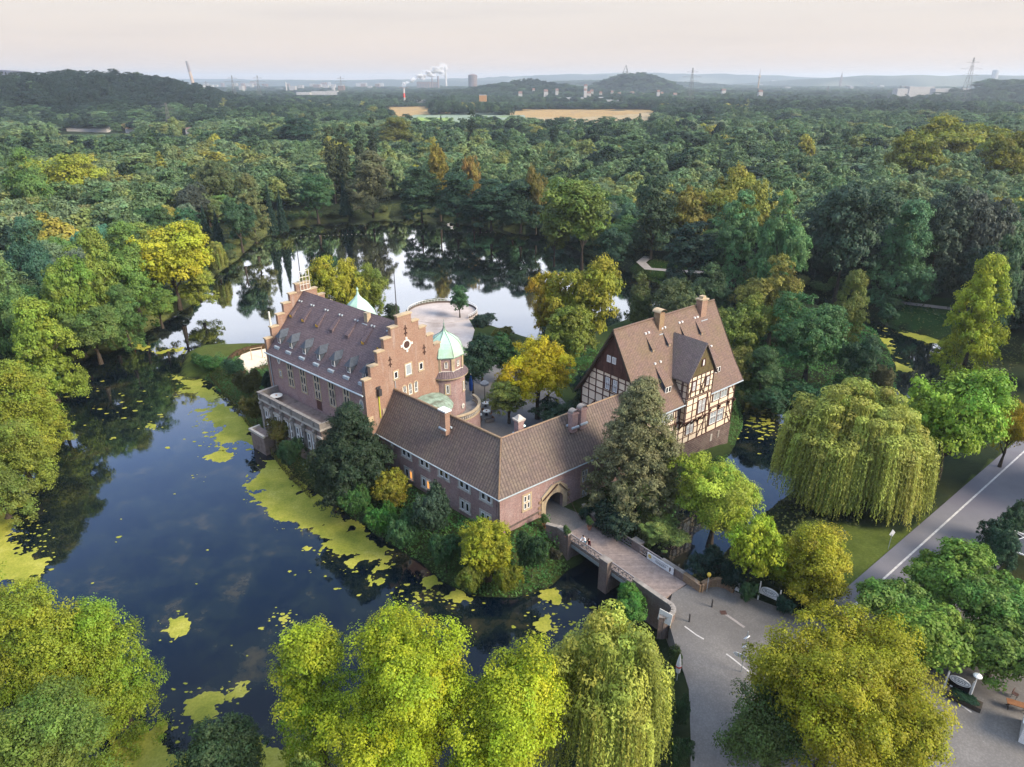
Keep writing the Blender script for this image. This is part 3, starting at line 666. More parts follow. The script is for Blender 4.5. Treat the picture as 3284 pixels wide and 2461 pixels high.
for i in range(3): proto('far%d' % i, broad('crown', 5, 12, .10, 46, 12, .33, 'round', .25, cr=(1.1, 1.9), lobes=[0, 3, 4][i]), 5, 12, .1)
proto('fartall', broad('crown', 5, 15, .10, 50, 12, .34, 'tall', .25, cr=(1.1, 1.8)), 5, 15, .1)
proto('farfir', fir('crown', 3, 12, 12, .4, .04, 1.0, nbr=8), 3, 12, .1, .2, 0)
NTREE = 0; TREES = []
def tree(name, kind, x, y, z, h, r, col, label, cat='tree', group=None, ry=None, thin=1.0, trunk=None):
    global NTREE
    crown, trunk_me, R0, H0 = PROTO[kind]
    root = thing(name, label, cat, (x, y, z), 0, group)
    sc = (r / R0, r / R0 * thin, h / H0); rz = ry if ry is not None else random.uniform(0, 6.28)
    c = bpy.data.objects.new('crown', crown); COL.objects.link(c); c.parent = root; c.scale = sc; c.rotation_euler = (0, 0, rz)
    c.color = (*col, 1)
    t = bpy.data.objects.new('trunk', trunk_me); COL.objects.link(t); t.parent = root; t.scale = (min(sc[0], 1.4), min(sc[0], 1.4), sc[2]); t.rotation_euler = (0, 0, rz)
    TREES.append((x, y, r)); NTREE += 1
    return root
def at(xt, yt, yb, g=None, cap=25):
    """tree standing at image row yb with its top seen at xt,yt (overview readings)"""
    zb = 3.3 if g is None else g
    b = V(xt, yb, zb); Y = b.y
    v = (yt * KV - 1230.5) / FOC; z = H + (-Y * ST - v * Y * CT) / (CT - v * ST)
    if z - zb > cap and Y > 140 and yt < 300:      # no tree here is taller than that: it stands farther back
        z = zb + cap; Y = V(xt, yt, z).y
    dep = Y * CT + (H - z) * ST
    return (xt * KV - 1642) / FOC * dep, Y, zb, z - zb, dep
YG = (.33, .40, .022); LG = (.22, .32, .03); OL = (.20, .22, .03); OY = (.30, .30, .03); MG = (.075, .15, .035); DG = (.03, .07, .03); BG = (.05, .12, .06)
GO = (.42, .38, .02); OR = (.38, .26, .03); TE = (.04, .10, .07); GR = (.10, .15, .08); WI = (.30, .33, .06); BR = (.09, .08, .06); YW = (.022, .045, .026); BT = (.11, .20, .05)
WIN = []
def T(name, kind, xt, yt, yb, w, col, label, g=None, cat='tree', group=None, **k):
    x, y, zb, h, dep = at(xt, yt, yb, g, 36 if kind == 'poplar' or w > 110 else 25)
    if y > 190: WIN.append((xt - w * .42, xt + w * .42, yt + (min(yb, 480) - yt) * .45 if yt > 300 else yt + 45, y - 4))
    r = w * KV / 2 / FOC * dep
    return tree(name, kind, x, y, zb, h, r, col, label, cat, group, **k)
def custom(name, kind, xt, yt, h, w, col, label, g=3.3, cat='tree', group=None, size=.098, lobes=5, ragged=.42, low=.06, cr=(.8, 2.0), shape='round', dens=62, yb=None):
    """a near tree with a crown of its own, grown at true size"""
    if yb: x_, y_, g, h, dd_ = at(xt, yt, yb, g); p = Vector((x_, y_, 0))
    else: p = V(xt, yt, g + h)
    dep = p.y * CT + (H - g - h * .6) * ST; r = w * KV / 2 / FOC * dep
    if kind == 'willow':
        nb = int(26 + r * r * 2.4); cm = willow('crown', r, h, nb, 30, size, low)
    else:
        a = 4 * math.pi * (((r * r) ** 1.6 + 2 * (r * h / 2) ** 1.6) / 3) ** (1 / 1.6); am = sum(cr) / 2
        cm = broad('crown', r, h, low, int(a / (math.pi * am * am) * 2.1), dens, size, shape, ragged, cr=(cr[0] * 5 / r, cr[1] * 5 / r), lobes=lobes)
    PROTO['own'] = (cm, trunkmesh('trunk', r, h, low, .38, 8), r, h)
    return tree(name, 'own', p.x, p.y, g, h, r, col, label, cat, group, ry=0)
# bottom edge
custom('broadleaf_tree', 'b', 15, 1195, 19, 240, (.20, .25, .022), 'big yellow green tree filling the lower left corner', 3, lobes=6, low=-.1, ragged=.5)
custom('broadleaf_tree', 'b', 150, 1330, 12, 130, (.17, .22, .025), 'yellow green tree in front of the lower left corner tree', 2.0, low=-.12, lobes=0, ragged=.5, shape='dome')
custom('broadleaf_tree', 'b', 195, 1310, 13, 165, (.20, .28, .025), 'olive green tree leaning over the water right of the corner tree', 2, lobes=0, low=-.12, shape='dome', ragged=.5)
custom('broadleaf_tree', 'b', 20, 1480, 15, 330, (.12, .18, .03), 'dark green tree cut by the left edge at the very bottom', 3)
custom('broadleaf_tree', 'b', 450, 1572, 8, 215, (.05, .09, .035), 'small dark green tree at the bottom edge among duckweed', 2, cr=(.6, 1.3), size=.10)
custom('broadleaf_tree', 'b', 885, 1292, 19, 315, (.31, .37, .018), 'tallest bright lime green tree at the bottom centre', 3, lobes=8, ragged=.55)
custom('broadleaf_tree', 'b', 655, 1370, 14, 165, (.27, .35, .02), 'small pointed lime tree left of the tallest lime tree', 2.5, shape='tall', lobes=0)
custom('broadleaf_tree', 'b', 1085, 1400, 17, 250, (.30, .36, .018), 'lime green tree between the tallest lime tree and the willow', 3, lobes=6, ragged=.55)
custom('broadleaf_tree', 'b', 800, 1500, 14, 260, (.29, .35, .016), 'low lime green tree on the bottom edge below the tallest lime tree', 3)
T('broadleaf_tree', 'mid0', 640, 1610, 1900, 150, (.12, .17, .03), 'low dark olive sapling at the bottom edge left of the lime trees', 2.5)
custom('weeping_willow', 'willow', 1325, 1345, 15, 280, (.32, .36, .06), 'weeping willow at the bottom edge beside the lane to the bridge', 3.3, 'willow', size=.085)
custom('broadleaf_tree', 'b', 1855, 1335, 16, 400, (.27, .27, .015), 'large olive yellow tree over the road at the lower right', 3.3, lobes=7)
custom('broadleaf_tree', 'b', 1970, 1450, 13, 210, (.24, .25, .015), 'olive tree right of the large olive yellow tree', 3.3)
custom('broadleaf_tree', 'b', 1690, 1480, 10, 200, (.08, .12, .03), 'dark green lower tree on the left side of the large olive yellow tree', 3.3)
custom('broadleaf_tree', 'b', 1778, 1150, 9.5, 125, (.30, .30, .02), 'yellow olive tree on the lawn corner behind the large olive tree', 3.3, shape='tall', lobes=0, size=.11)
for xt, yt, h, w, c, lb in ((1960, 1255, 7, 180, (.11, .20, .035), 'leftmost chestnut tree of the row beside the road'), (2075, 1195, 8, 190, (.14, .24, .035), 'tallest chestnut tree in the middle of the row beside the road'),
                             (2190, 1255, 8, 230, (.12, .22, .04), 'rightmost chestnut tree of the row, cut by the right edge'), (2050, 1325, 7, 200, (.16, .26, .035), 'chestnut tree at the front of the row above the black sign board'), (2175, 1345, 7, 200, (.13, .21, .035), 'low chestnut tree at the right edge above the wooden bench')):
    custom('chestnut_tree', 'b', xt, yt, h, w, c, lb, 3.3, group='chestnut trees beside the road', size=.15, dens=48, low=.1, lobes=3, cr=(.7, 1.4))
custom('weeping_willow', 'willow', 1872, 838, 16.5, 305, (.29, .32, .06), 'large round weeping willow on the lawn beside the road', 3.0, 'willow', size=.11)
custom('broadleaf_tree', 'b', 1560, 985, 12.5, 190, (.28, .36, .04), 'light green tree standing right of the bridge at the water', 2.5, ragged=.5, lobes=7, size=.12)
T('broadleaf_tree', 'mid1', 1440, 1122, 1192, 95, (.20, .27, .07), 'small pale green tree leaning over the right bridge railing', 2.5)
T('broadleaf_tree', 'mid2', 1640, 1100, 1290, 130, (.32, .40, .03), 'yellow green tree between the bridge tree and the lawn', 3.0)
custom('dawn_redwood', 'b', 1392, 824, 19, 245, (.18, .185, .085), 'tall loose olive green conifer in front of the timber framed house', 3.0, 'conifer', size=.13, lobes=0, low=.02, shape='dome', ragged=.4, cr=(.7, 1.5), dens=40)
T('broadleaf_tree', 'cone0', 1440, 940, 1120, 110, (.17, .18, .06), 'brownish green tree leaning on the right side of the tall conifer', 3.0)
custom('yew_tree', 'b', 752, 878, 9.5, 200, (.028, .052, .026), 'broad black green yew in front of the red brick house', 2.6, 'yew', size=.12, low=-.05, lobes=0, cr=(.6, 1.6), ragged=.45, shape='dome', yb=1065)
T('yew_tree', 'yew', 700, 945, 1080, 110, (.03, .055, .026), 'smaller dark yew on the left flank of the broad yew', 2.2, 'yew')
custom('round_shrub', 'b', 842, 1014, 4.2, 92, (.21, .20, .022), 'rounded yellow olive shrub below the lit windows of the gatehouse', 2.6, 'shrub', size=.10, low=-.1, lobes=0, cr=(.5, 1.0), ragged=.25, yb=1090)
custom('round_shrub', 'b', 1052, 1117, 6.6, 134, (.28, .30, .022), 'large round yellow green shrub at the outer corner of the gatehouse', 1.6, 'shrub', size=.10, low=-.08, lobes=0, cr=(.5, 1.1), ragged=.25, yb=1245)
# courtyard and island rear
T('ginkgo_tree', 'near0', 1165, 708, 905, 165, (.42, .36, .015), 'golden yellow tree in the courtyard', 3.3)
T('broadleaf_tree', 'mid3', 1100, 810, 915, 110, (.15, .19, .04), 'dull green low tree at the foot of the golden yellow tree', 3.3)
T('broadleaf_tree', 'mid1', 1270, 538, 770, 165, (.24, .25, .025), 'tall olive yellow tree behind the courtyard beside the lake', 2.5)
T('broadleaf_tree', 'mid2', 1192, 566, 760, 100, (.32, .25, .02), 'orange yellow tree left of the tall olive yellow tree', 2.5)
T('broadleaf_tree', 'mid0', 1235, 640, 800, 130, (.16, .20, .03), 'green tree below the two yellow lakeside trees', 3.)
T('broadleaf_tree', 'mid0', 1040, 712, 830, 95, (.022, .055, .028), 'dark green tree right of the round brick tower', 3.3)
T('broadleaf_tree', 'mid3', 1095, 725, 830, 90, (.04, .10, .03), 'mid green tree between tower and golden tree', 3.3)
T('broadleaf_tree', 'mid2', 1020, 765, 850, 60, (.03, .07, .035), 'narrow dark tree against the right side of the brick tower', 3.3)
T('broadleaf_tree', 'mid2', 1290, 790, 910, 110, (.018, .045, .025), 'nearly black tree left of the timber framed gable', 3.3)
T('broadleaf_tree', 'mid1', 1215, 860, 935, 120, (.022, .05, .025), 'dark tree over the courtyard lamp', 3.3)
T('broadleaf_tree', 'near1', 735, 532, 728, 120, (.32, .32, .03), 'yellow green tree rising behind the brick house roof', 2.6)
T('broadleaf_tree', 'near2', 790, 555, 722, 95, (.17, .21, .035), 'green tree right of the yellow tree behind the brick house', 2.6)
T('broadleaf_tree', 'mid2', 668, 555, 735, 80, (.28, .29, .04), 'light crown showing beside the far stepped gable', 2.6)
T('young_tree', 'mid0', 991, 608, 686, 46, (.06, .14, .055), 'young tree alone on the round gravel terrace', 3.42)
T('round_shrub', 'bush1', 1045, 676, 712, 55, (.03, .06, .04), 'dark shrub at the waterside right of the round terrace', 2.2, 'shrub')
T('round_shrub', 'bush1', 1085, 705, 740, 50, (.16, .15, .03), 'yellowing shrub behind the courtyard trees', 2.6, 'shrub')
# second islet and right bank
for k, a in enumerate(((1690, 552, 745, 150, (.20, .20, .04), 'full2', 'olive crowned tree highest on the small islet'), (1612, 632, 800, 130, (.15, .20, .035), 'mid1', 'yellow tipped tree right of the timber framed house roof'),
          (1775, 628, 830, 190, (.06, .14, .045), 'near1', 'big round green tree in the middle of the small islet'), (1852, 590, 760, 95, (.13, .16, .035), 'full0', 'olive green tree behind the big round islet tree'),
          (1470, 585, 740, 130, (.09, .12, .045), 'full1', 'grey green tree behind the timber framed house ridge'), (1540, 570, 720, 120, (.07, .12, .05), 'full2', 'bluish green tree behind the timber framed house chimneys'),
          (1655, 755, 860, 110, (.05, .10, .035), 'full0', 'low green tree on the near shore of the small islet'), (1600, 735, 850, 80, (.17, .18, .04), 'full1', 'small olive tree touching the timber framed house roof'),
          (1868, 715, 850, 84, (.04, .09, .04), 'mid1', 'dark green tree at the channel end of the small islet'), (1385, 590, 720, 80, (.10, .13, .04), 'full2', 'green tree between the lake and the timber framed house'))):
    T('broadleaf_tree', a[5], a[0], a[1], a[2], a[3], a[4], a[6], 2.2)
T('narrow_tree', 'tall0', 1605, 413, 625, 110, (.11, .22, .085), 'left of the two cone shaped trees beyond the channel')
T('narrow_tree', 'full2', 1703, 413, 650, 115, (.12, .24, .085), 'right of the two cone shaped trees beyond the channel')
T('narrow_tree', 'full0', 1983, 440, 650, 150, (.09, .19, .08), 'tall cone shaped tree right of the dark wood edge')
T('broadleaf_tree', 'mid3', 1265, 372, 575, 190, (.14, .20, .04), 'large pale green tree at the right shore of the lake')
T('broadleaf_tree', 'mid1', 1200, 440, 570, 70, (.17, .21, .05), 'small yellow green tree left of the large lakeside tree')
T('broadleaf_tree', 'full0', 2150, 558, 800, 140, (.28, .33, .025), 'tall yellow green tree near the right edge')
T('broadleaf_tree', 'tall0', 2195, 510, 760, 90, (.07, .13, .06), 'grey green tree behind the tall yellow green tree')
T('chestnut_tree', 'full1', 2105, 750, 1035, 225, (.20, .33, .035), 'bright green tree leaning to the road right of the large willow')
T('broadleaf_tree', 'near0', 2215, 840, 1010, 90, (.35, .28, .02), 'golden tree cut by the right edge above the road')
for a in ((1500, 480, 620, 120, (.028, .06, .04), 'tall0', 'dark tree behind the wood path bend'), (1420, 385, 560, 110, (.06, .10, .05), 'tall1', 'tall tree right of the large lakeside tree'), (1860, 360, 640, 190, (.045, .085, .05), 'mid2', 'broad grey green tree above the dark gap in the wood'),
          (1610, 350, 560, 140, (.24, .25, .04), 'mid1', 'wide yellow crown above the two cone shaped trees'), (1500, 385, 560, 110, (.22, .20, .04), 'mid0', 'yellow brown crown left of the wide yellow crown'), (2060, 400, 640, 120, (.05, .08, .05), 'tall0', 'dull tree behind the cone shaped tree at the right'),
          (2150, 400, 640, 140, (.08, .10, .075), 'mid3', 'brownish green tree high on the right edge'), (1330, 480, 590, 80, (.04, .09, .05), 'mid2', 'small dark tree under the large lakeside tree')):
    T('broadleaf_tree', a[5], a[0], a[1], a[2], a[3], a[4], a[6])
# far shore
for a in ((795, 330, 466, 95, (.13, .14, .07), 'tall1', 'tall grey green tree with drooping sides on the far shore'), (675, 364, 478, 90, (.05, .12, .045), 'mid0', 'round tree with a clear stem on the far lawn'), (532, 378, 520, 85, (.14, .16, .06), 'cone1', 'pale yellow topped birch left of the far lawn'),
          (505, 420, 540, 70, (.05, .11, .05), 'mid1', 'green tree in front of the pale birch'), (905, 360, 478, 105, (.04, .085, .04), 'tall0', 'first dark tree of the far shore wall right of the tall grey tree'), (985, 376, 486, 100, (.035, .08, .04), 'tall1', 'second dark tree of the far shore wall'),
          (1060, 388, 495, 110, (.032, .075, .042), 'tall0', 'third dark tree of the far shore wall'), (1125, 392, 500, 90, (.04, .085, .045), 'tall1', 'fourth dark tree of the far shore wall'), (1160, 350, 500, 50, (.18, .16, .04), 'mid1', 'yellowing tree at the right end of the far shore wall'),
          (945, 300, 470, 60, (.24, .20, .04), 'mid3', 'yellow crown above the far shore wall'), (1020, 318, 470, 50, (.26, .19, .05), 'mid2', 'orange crown above the far shore wall'), (855, 255, 430, 80, (.16, .17, .03), 'tall1', 'wide olive tree behind the poplars'),
          (640, 255, 430, 100, (.03, .075, .04), 'tall0', 'tall dark broadleaf tree above the far lawn'), (445, 330, 470, 100, (.10, .13, .05), 'mid2', 'yellow tipped tree left of the pale birch'), (400, 395, 500, 90, (.06, .075, .055), 'mid3', 'dull purple green tree left of the far lawn')):
    T('broadleaf_tree', a[5], a[0], a[1], a[2], a[3], a[4], a[6])
for x, yt, yb, w, lb in ((575, 400, 505, 26, 'slim conifer at the left end of the far lawn'), (600, 410, 500, 26, 'second slim conifer on the far lawn'), (435, 445, 530, 28, 'conifer above the round headland tree'), (462, 455, 535, 30, 'conifer right of the headland tree'), (740, 385, 465, 30, 'dark conifer left of the tall grey far tree')):
    T('conifer', 'fir0', x, yt, yb, w, (.025, .06, .04), lb, cat='conifer', group='conifers by the far lawn')
for x, yt, yb, w, lb in ((770, 262, 440, 30, 'left of the two dark poplars behind the lake'), (800, 248, 440, 28, 'right of the two dark poplars behind the lake'), (1018, 233, 420, 28, 'lone dark poplar in front of the far fields'), (708, 268, 440, 40, 'broad poplar left of the two dark poplars'), (735, 262, 440, 36, 'poplar between the broad one and the two dark ones')):
    T('poplar_tree', 'poplar', x, yt, yb, w, (.035, .055, .03) if x > 760 else (.07, .09, .045), lb, cat='poplar', group='poplars behind the lake')
# left bank
for a in ((345, 450, 660, 190, (.30, .31, .025), 'full1', 'big yellow green domed tree on the left headland'), (255, 480, 690, 150, (.10, .17, .035), 'full2', 'green tree left of the domed headland tree'), (415, 560, 650, 90, (.20, .24, .035), 'full0', 'light green tree at the tip of the left headland'),
          (110, 302, 480, 180, (.22, .24, .03), 'full1', 'yellow topped tree behind the left bank'), (40, 320, 500, 130, (.09, .16, .04), 'full2', 'green tree at the left edge beside the yellow topped one'), (190, 500, 720, 110, (.15, .20, .035), 'full0', 'olive tree in the middle of the left bank'),
          (115, 520, 760, 130, (.13, .20, .03), 'full1', 'broad olive green tree on the left bank'), (40, 470, 700, 120, (.04, .10, .06), 'full2', 'teal green tree high on the left bank'), (60, 650, 860, 150, (.17, .23, .03), 'full0', 'yellow green tree above the dark water on the left bank'),
          (180, 640, 780, 120, (.09, .14, .035), 'full1', 'dark olive tree near the narrow inlet of the left bank'), (-10, 560, 820, 130, (.10, .17, .05), 'full2', 'green tree cut by the left edge above the yellow green one'),
          (250, 620, 745, 90, (.07, .13, .035), 'full0', 'green tree behind the bare red stem'), (330, 610, 705, 80, (.10, .16, .03), 'full1', 'green tree with a reddish stem on the headland')):
    T('broadleaf_tree', a[5], a[0], a[1], a[2], a[3], tuple(q * 1.25 for q in a[4]), a[6])
T('weeping_willow', 'willow1', 462, 520, 580, 45, (.22, .25, .05), 'small pale willow at the headland waterline', 2.0, 'willow')
custom('broadleaf_tree', 'b', 20, 785, 10, 170, (.22, .26, .03), 'olive yellow tree on the left edge above the duckweed', 2.5, low=-.1, size=.15, dens=34, shape='dome', lobes=0, yb=965)
custom('broadleaf_tree', 'b', 25, 915, 8, 130, (.17, .21, .03), 'lower olive tree on the left edge hanging over the dark water', 2.0, low=-.1, size=.14, dens=34, shape='dome', lobes=0, yb=1045)
custom('broadleaf_tree', 'b', -20, 1010, 6, 120, (.13, .18, .035), 'dark green tree cut by the left edge above the duckweed bay', 2.0, low=-.1, size=.14, dens=34, shape='dome', lobes=0, yb=1110)
# broken tree with bare red limbs on the left bank
rb_ = V(272, 690, 3.3); dt = thing('broken_tree', 'bare reddish broken tree stem with stub limbs on the left bank', 'dead tree', rb_)
b = MB(); b.tube([(0, 0, -.5), (.1, 0, 3), (-.1, .1, 6)], [.55, .45, .38], 9); b.build('trunk', 'bark_red', dt)
for pp in (((-.1, .1, 5.7), (-.8, 0, 8), (-1.2, 0, 11)), ((0, .1, 5), (1.4, .1, 7), (2.4, .2, 8.8)), ((-.1, 0, 5.2), (-1.3, -.3, 6.6), (-1.9, -.3, 7.6)), ((0, 0, 4.4), (1.2, -.3, 5.2), (2.2, -.4, 6.4))):
    MB().tube(pp, [.3, .2, .09], 7).build('limb', 'bark_red', dt)
T('broadleaf_tree', 'mid1', 2090, 243, 420, 180, (.20, .22, .015), 'big yellow green tree crowning the right side wood')
T('broadleaf_tree', 'mid0', 1995, 265, 430, 140, (.17, .19, .02), 'yellow green tree left of the big one crowning the right wood')
T('broadleaf_tree', 'mid3', 2190, 270, 440, 120, (.19, .20, .02), 'yellow green tree at the right edge of the right wood')
# shrubs: bank of the island and elsewhere
def shrub(xt, yt, yb, w, col, lb, g, kind='bush1', grp=None): T('shrub', kind, xt, yt, yb, w, col, lb, g, 'shrub', grp)
for a in ((930, 1055, 1165, 95, (.04, .075, .045), 'dark green shrub under the gatehouse windows', 2.4), (1150, 1150, 1240, 75, (.03, .07, .025), 'dark shrub between the round shrub and the bridge', 2.2),
          (1366, 1280, 1345, 104, (.07, .18, .03), 'green shrub growing against the left bridge parapet', 1.4), (530, 800, 860, 60, (.08, .08, .022), 'brown green shrub at the foot of the terrace', 1.8),
          (500, 775, 815, 50, (.04, .10, .045), 'dark green shrub below the sand pit', 1.6), (450, 770, 800, 60, (.05, .13, .03), 'green shrub on the island tip', 1.2), (425, 765, 790, 40, (.05, .11, .03), 'small green shrub at the very end of the island tip', 1.0),
          (545, 850, 915, 70, (.10, .095, .02), 'brownish hedge shrub beside the duckweed', 1.8), (600, 900, 960, 80, (.11, .10, .02), 'yellow brown shrub left of the yew', 1.8), (575, 800, 850, 36, (.022, .04, .03), 'trimmed dark shrub beside the conservatory', 2.4),
          (625, 945, 1010, 60, (.035, .08, .03), 'dark green shrub below the yellow brown hedge', 1.5), (760, 1050, 1120, 70, (.05, .12, .03), 'green shrub at the foot of the yew', 1.8), (820, 1090, 1160, 70, (.05, .15, .025), 'bright green shrub on the bank below the gatehouse', 1.6),
          (870, 1110, 1195, 80, (.045, .11, .04), 'bluish green shrub at the water below the gatehouse', 1.2), (960, 1150, 1230, 70, (.04, .10, .035), 'green shrub at the water left of the round shrub', 1.4), (1020, 1215, 1275, 80, (.12, .15, .02), 'yellow green shrub at the water under the round shrub', 1.0),
          (1100, 1220, 1285, 60, (.16, .18, .02), 'yellowish shrub on the point of the island', .9), (1200, 1185, 1215, 30, (.05, .05, .03), 'brownish shrub beside the left bridge pier', 2.2), (1270, 1090, 1125, 40, (.02, .05, .03), 'dark shrub beside the gate opening', 3.0),
          (1330, 1095, 1165, 110, (.025, .05, .03), 'dark shrubbery under the tall conifer', 2.4), (1530, 1190, 1255, 90, (.015, .04, .028), 'nearly black shrub behind the curved wall', 2.8), (1622, 1255, 1305, 40, (.03, .08, .03), 'green shrub between the notice board and the white inn sign', 3.3),
          (1590, 1215, 1280, 60, (.015, .04, .028), 'dark evergreen shrub right of the lamp', 3.2), (1700, 1290, 1330, 40, (.02, .06, .04), 'bluish low shrub right of the white inn sign', 3.3), (1472, 1505, 1575, 46, (.05, .10, .04), 'green hedge shrub between willow and lane', 3.3),
          (1476, 1590, 1665, 54, (.04, .08, .03), 'tall dark hedge shrub right of the willow', 3.3), (1462, 1400, 1440, 40, (.05, .08, .02), 'low shrub under the curved wall end', 3.2), (2170, 1130, 1235, 110, (.03, .07, .035), 'dark shrub at the road edge above the glass roof', 3.3),
          (2205, 1090, 1180, 70, (.03, .07, .03), 'dark green shrub at the right edge behind the first one', 3.3), (1450, 570, 610, 30, (.05, .07, .04), 'low shrub at the end of the wood path', 3.0), (1680, 830, 890, 120, (.03, .08, .03), 'low spreading shrub on the islet waterline', 1.2),
          (1760, 830, 895, 120, (.028, .085, .03), 'green thicket on the islet waterline', 1.2), (1840, 820, 885, 120, (.03, .08, .025), 'green thicket at the lower point of the islet', 1.2), (1910, 790, 850, 60, (.09, .09, .035), 'brownish thicket at the right point of the islet', 1.2),
          (1925, 660, 700, 60, (.03, .08, .035), 'dark shrub on the bank across from the islet', 2.5), (150, 700, 770, 80, (.03, .07, .04), 'dark shrub at the water on the left bank', 2.0), (225, 680, 745, 60, (.04, .09, .04), 'green shrub left of the grassy headland', 2.2),
          (20, 720, 830, 100, (.03, .06, .04), 'blackish shrub on the left bank above the dark water', 2.5), (495, 540, 565, 35, (.10, .13, .05), 'grey green shrub at the headland tip', 1.6), (660, 700, 745, 50, (.05, .09, .03), 'green shrub behind the far stepped gable', 2.6),
          (845, 655, 700, 40, (.06, .09, .04), 'small shrub beside the flagpole', 2.5), (1690, 1175, 1262, 120, (.22, .28, .02), 'bright yellow green bush behind the white inn sign', 3.2)):
    shrub(a[0], a[1], a[2], a[3], a[4], a[5], a[6])
def in_poly(x, y, p): return sdist(np.array([[x, y]]), p)[0]
fore_a = np.array([[p.x, p.y] for p in fore])
# ------------------------------------------------------------------ the woods
def free(x, y, marg=.55):
    for tx, ty, tr in TREES:
        if (tx - x) ** 2 + (ty - y) ** 2 < (tr * marg + 3.2) ** 2: return False
    return True
cand = []
def scatter(y0, y1, step, jit):
    out = []; y = y0
    while y < y1:
        hw = y * .80 + 30; n = int(2 * hw / step)
        for i in range(n): out.append((-hw + (i + .5) * step + random.uniform(-jit, jit), y + random.uniform(-jit, jit)))
        y += step * .9
    return np.array(out)
road_line = lambda a: np.abs((a[:, 0] - ra.x) * rn.x + (a[:, 1] - ra.y) * rn.y - 2.8) < 8.5
def ok_land(a, m=3.0):
    k = (sdist(a, outer) < -m) & ~((a[:, 1] < 135) & road_line(a)) & (sdist(a, fore_a) < 3) & (sdist(a, lawn) < 1) & (sdist(a, lawn2) < 1) & (sdist(a, lawn3) < 1)
    pl_ = vp([(560, 500), (700, 470), (860, 462), (860, 475), (700, 488), (590, 512)], 3.3); k &= sdist(a, pl_) < .5
    wp = vp([(1370, 550), (1430, 556), (1560, 588), (1560, 610), (1400, 600)], 3.3); k &= sdist(a, wp) < 1
    ch_ = vp([(1760, 905), (1960, 740), (2085, 690), (2260, 740), (2120, 960), (1900, 980)], 3.3); k &= sdist(a, ch_) < 0; k &= ~((a[:, 0] > 30) & (a[:, 0] < 74) & (a[:, 1] < 112))
    for fa in FLD:
        k &= sdist(a, fa) < 4
        if a[:, 1].max() > 600:
            for q_ in (1.1, 1.2, 1.3, 1.38): k &= ~((sdist(a * q_, fa) > 0) & (a[:, 1] > 760))
    return k
def prow(Yq, zq):
    v = (-Yq * ST + (H - zq) * CT) / (Yq * CT + (H - zq) * ST); return (1230.5 + FOC * v) / KV
def lower(A):
    """rows X Y z h r: trees standing before a taller landmark tree or building are the lower ones"""
    A = np.array(A, float); bld = [(140, 232, 290, 800), (268, 291, 288, 795), (398, 411, 291, 760), (346, 368, 262, 820), (1935, 2102, 199, 2290), (985, 1350, 219, 1740), (895, 921, 222, 1890), (866, 878, 220, 1690), (1030, 1052, 212, 1690), (640, 728, 205, 2850), (1120, 1480, 207, 1990)]
    for x0, x1, y1, Yo in bld + WIN:
        dpt = A[:, 1] * CT + (H - A[:, 2]) * ST; px_ = (1642 + FOC * A[:, 0] / dpt) / KV; rp = A[:, 4] * .8 * FOC / dpt / KV
        k = (px_ + rp > x0) & (px_ - rp < x1) & (A[:, 1] < Yo)
        for _ in range(24):
            m_ = k & (prow(A[:, 1], A[:, 2] + A[:, 3]) < y1) & (A[:, 3] > 2); A[m_, 3] *= .9; A[m_, 4] *= .97
    return A
bank = []
for (a_, c_) in zip(outer, np.roll(outer, -1, 0)):
    L_2 = np.hypot(*(c_ - a_)); 
    if L_2 > 90: continue
    for q_ in np.arange(0, L_2, 5.2):
        p_2 = a_ + (c_ - a_) * q_ / L_2; d_2 = (c_ - a_) / L_2; n_2 = np.array([-d_2[1], d_2[0]]); 
        for sg in (1, -1):
            w_2 = p_2 + n_2 * sg * random.uniform(2.2, 4.5)
            if sdist(np.array([w_2]), outer)[0] < -1.5 and w_2[1] > 60: bank.append(w_2)
bank = np.array(bank); bank = bank[ok_land(bank, 1.2)]; bz = gh(bank); nb2 = 0
for (x, y), z in zip(bank, bz):
    if not (x < -45 or y > 240 or (x > 25 and y > 95)) or random.random() < .25: continue
    col, word = random.choice([((.05, .10, .045), 'dark green'), ((.09, .15, .05), 'green'), ((.15, .17, .05), 'olive'), ((.10, .13, .09), 'grey green')]); zone_ = 'left' if x < -40 else ('far' if y > 230 else 'right')
    tree('bank_shrub', random.choice(['bush0', 'bush1']), x, y, max(z, .2) - .3, random.uniform(2.2, 4.6), random.uniform(2.2, 3.8), col, '%s shrub at the waterline of the %s shore' % (word, zone_), 'shrub', '%s shrubs on the %s shore' % (word, zone_)); NTREE -= 1; TREES.pop()
near = scatter(78, 330, 8.8, 2.8); near = near[ok_land(near)]
near = np.array([p for p in near if free(*p) and not (abs(p[0]) < 60 and p[1] < 60)])
near = near[~((sdist(near, outer) > -17) & (near[:, 0] < -15) & (near[:, 1] > 165))]
near = near[np.argsort(near[:, 1] + np.abs(near[:, 0]) * .15)]
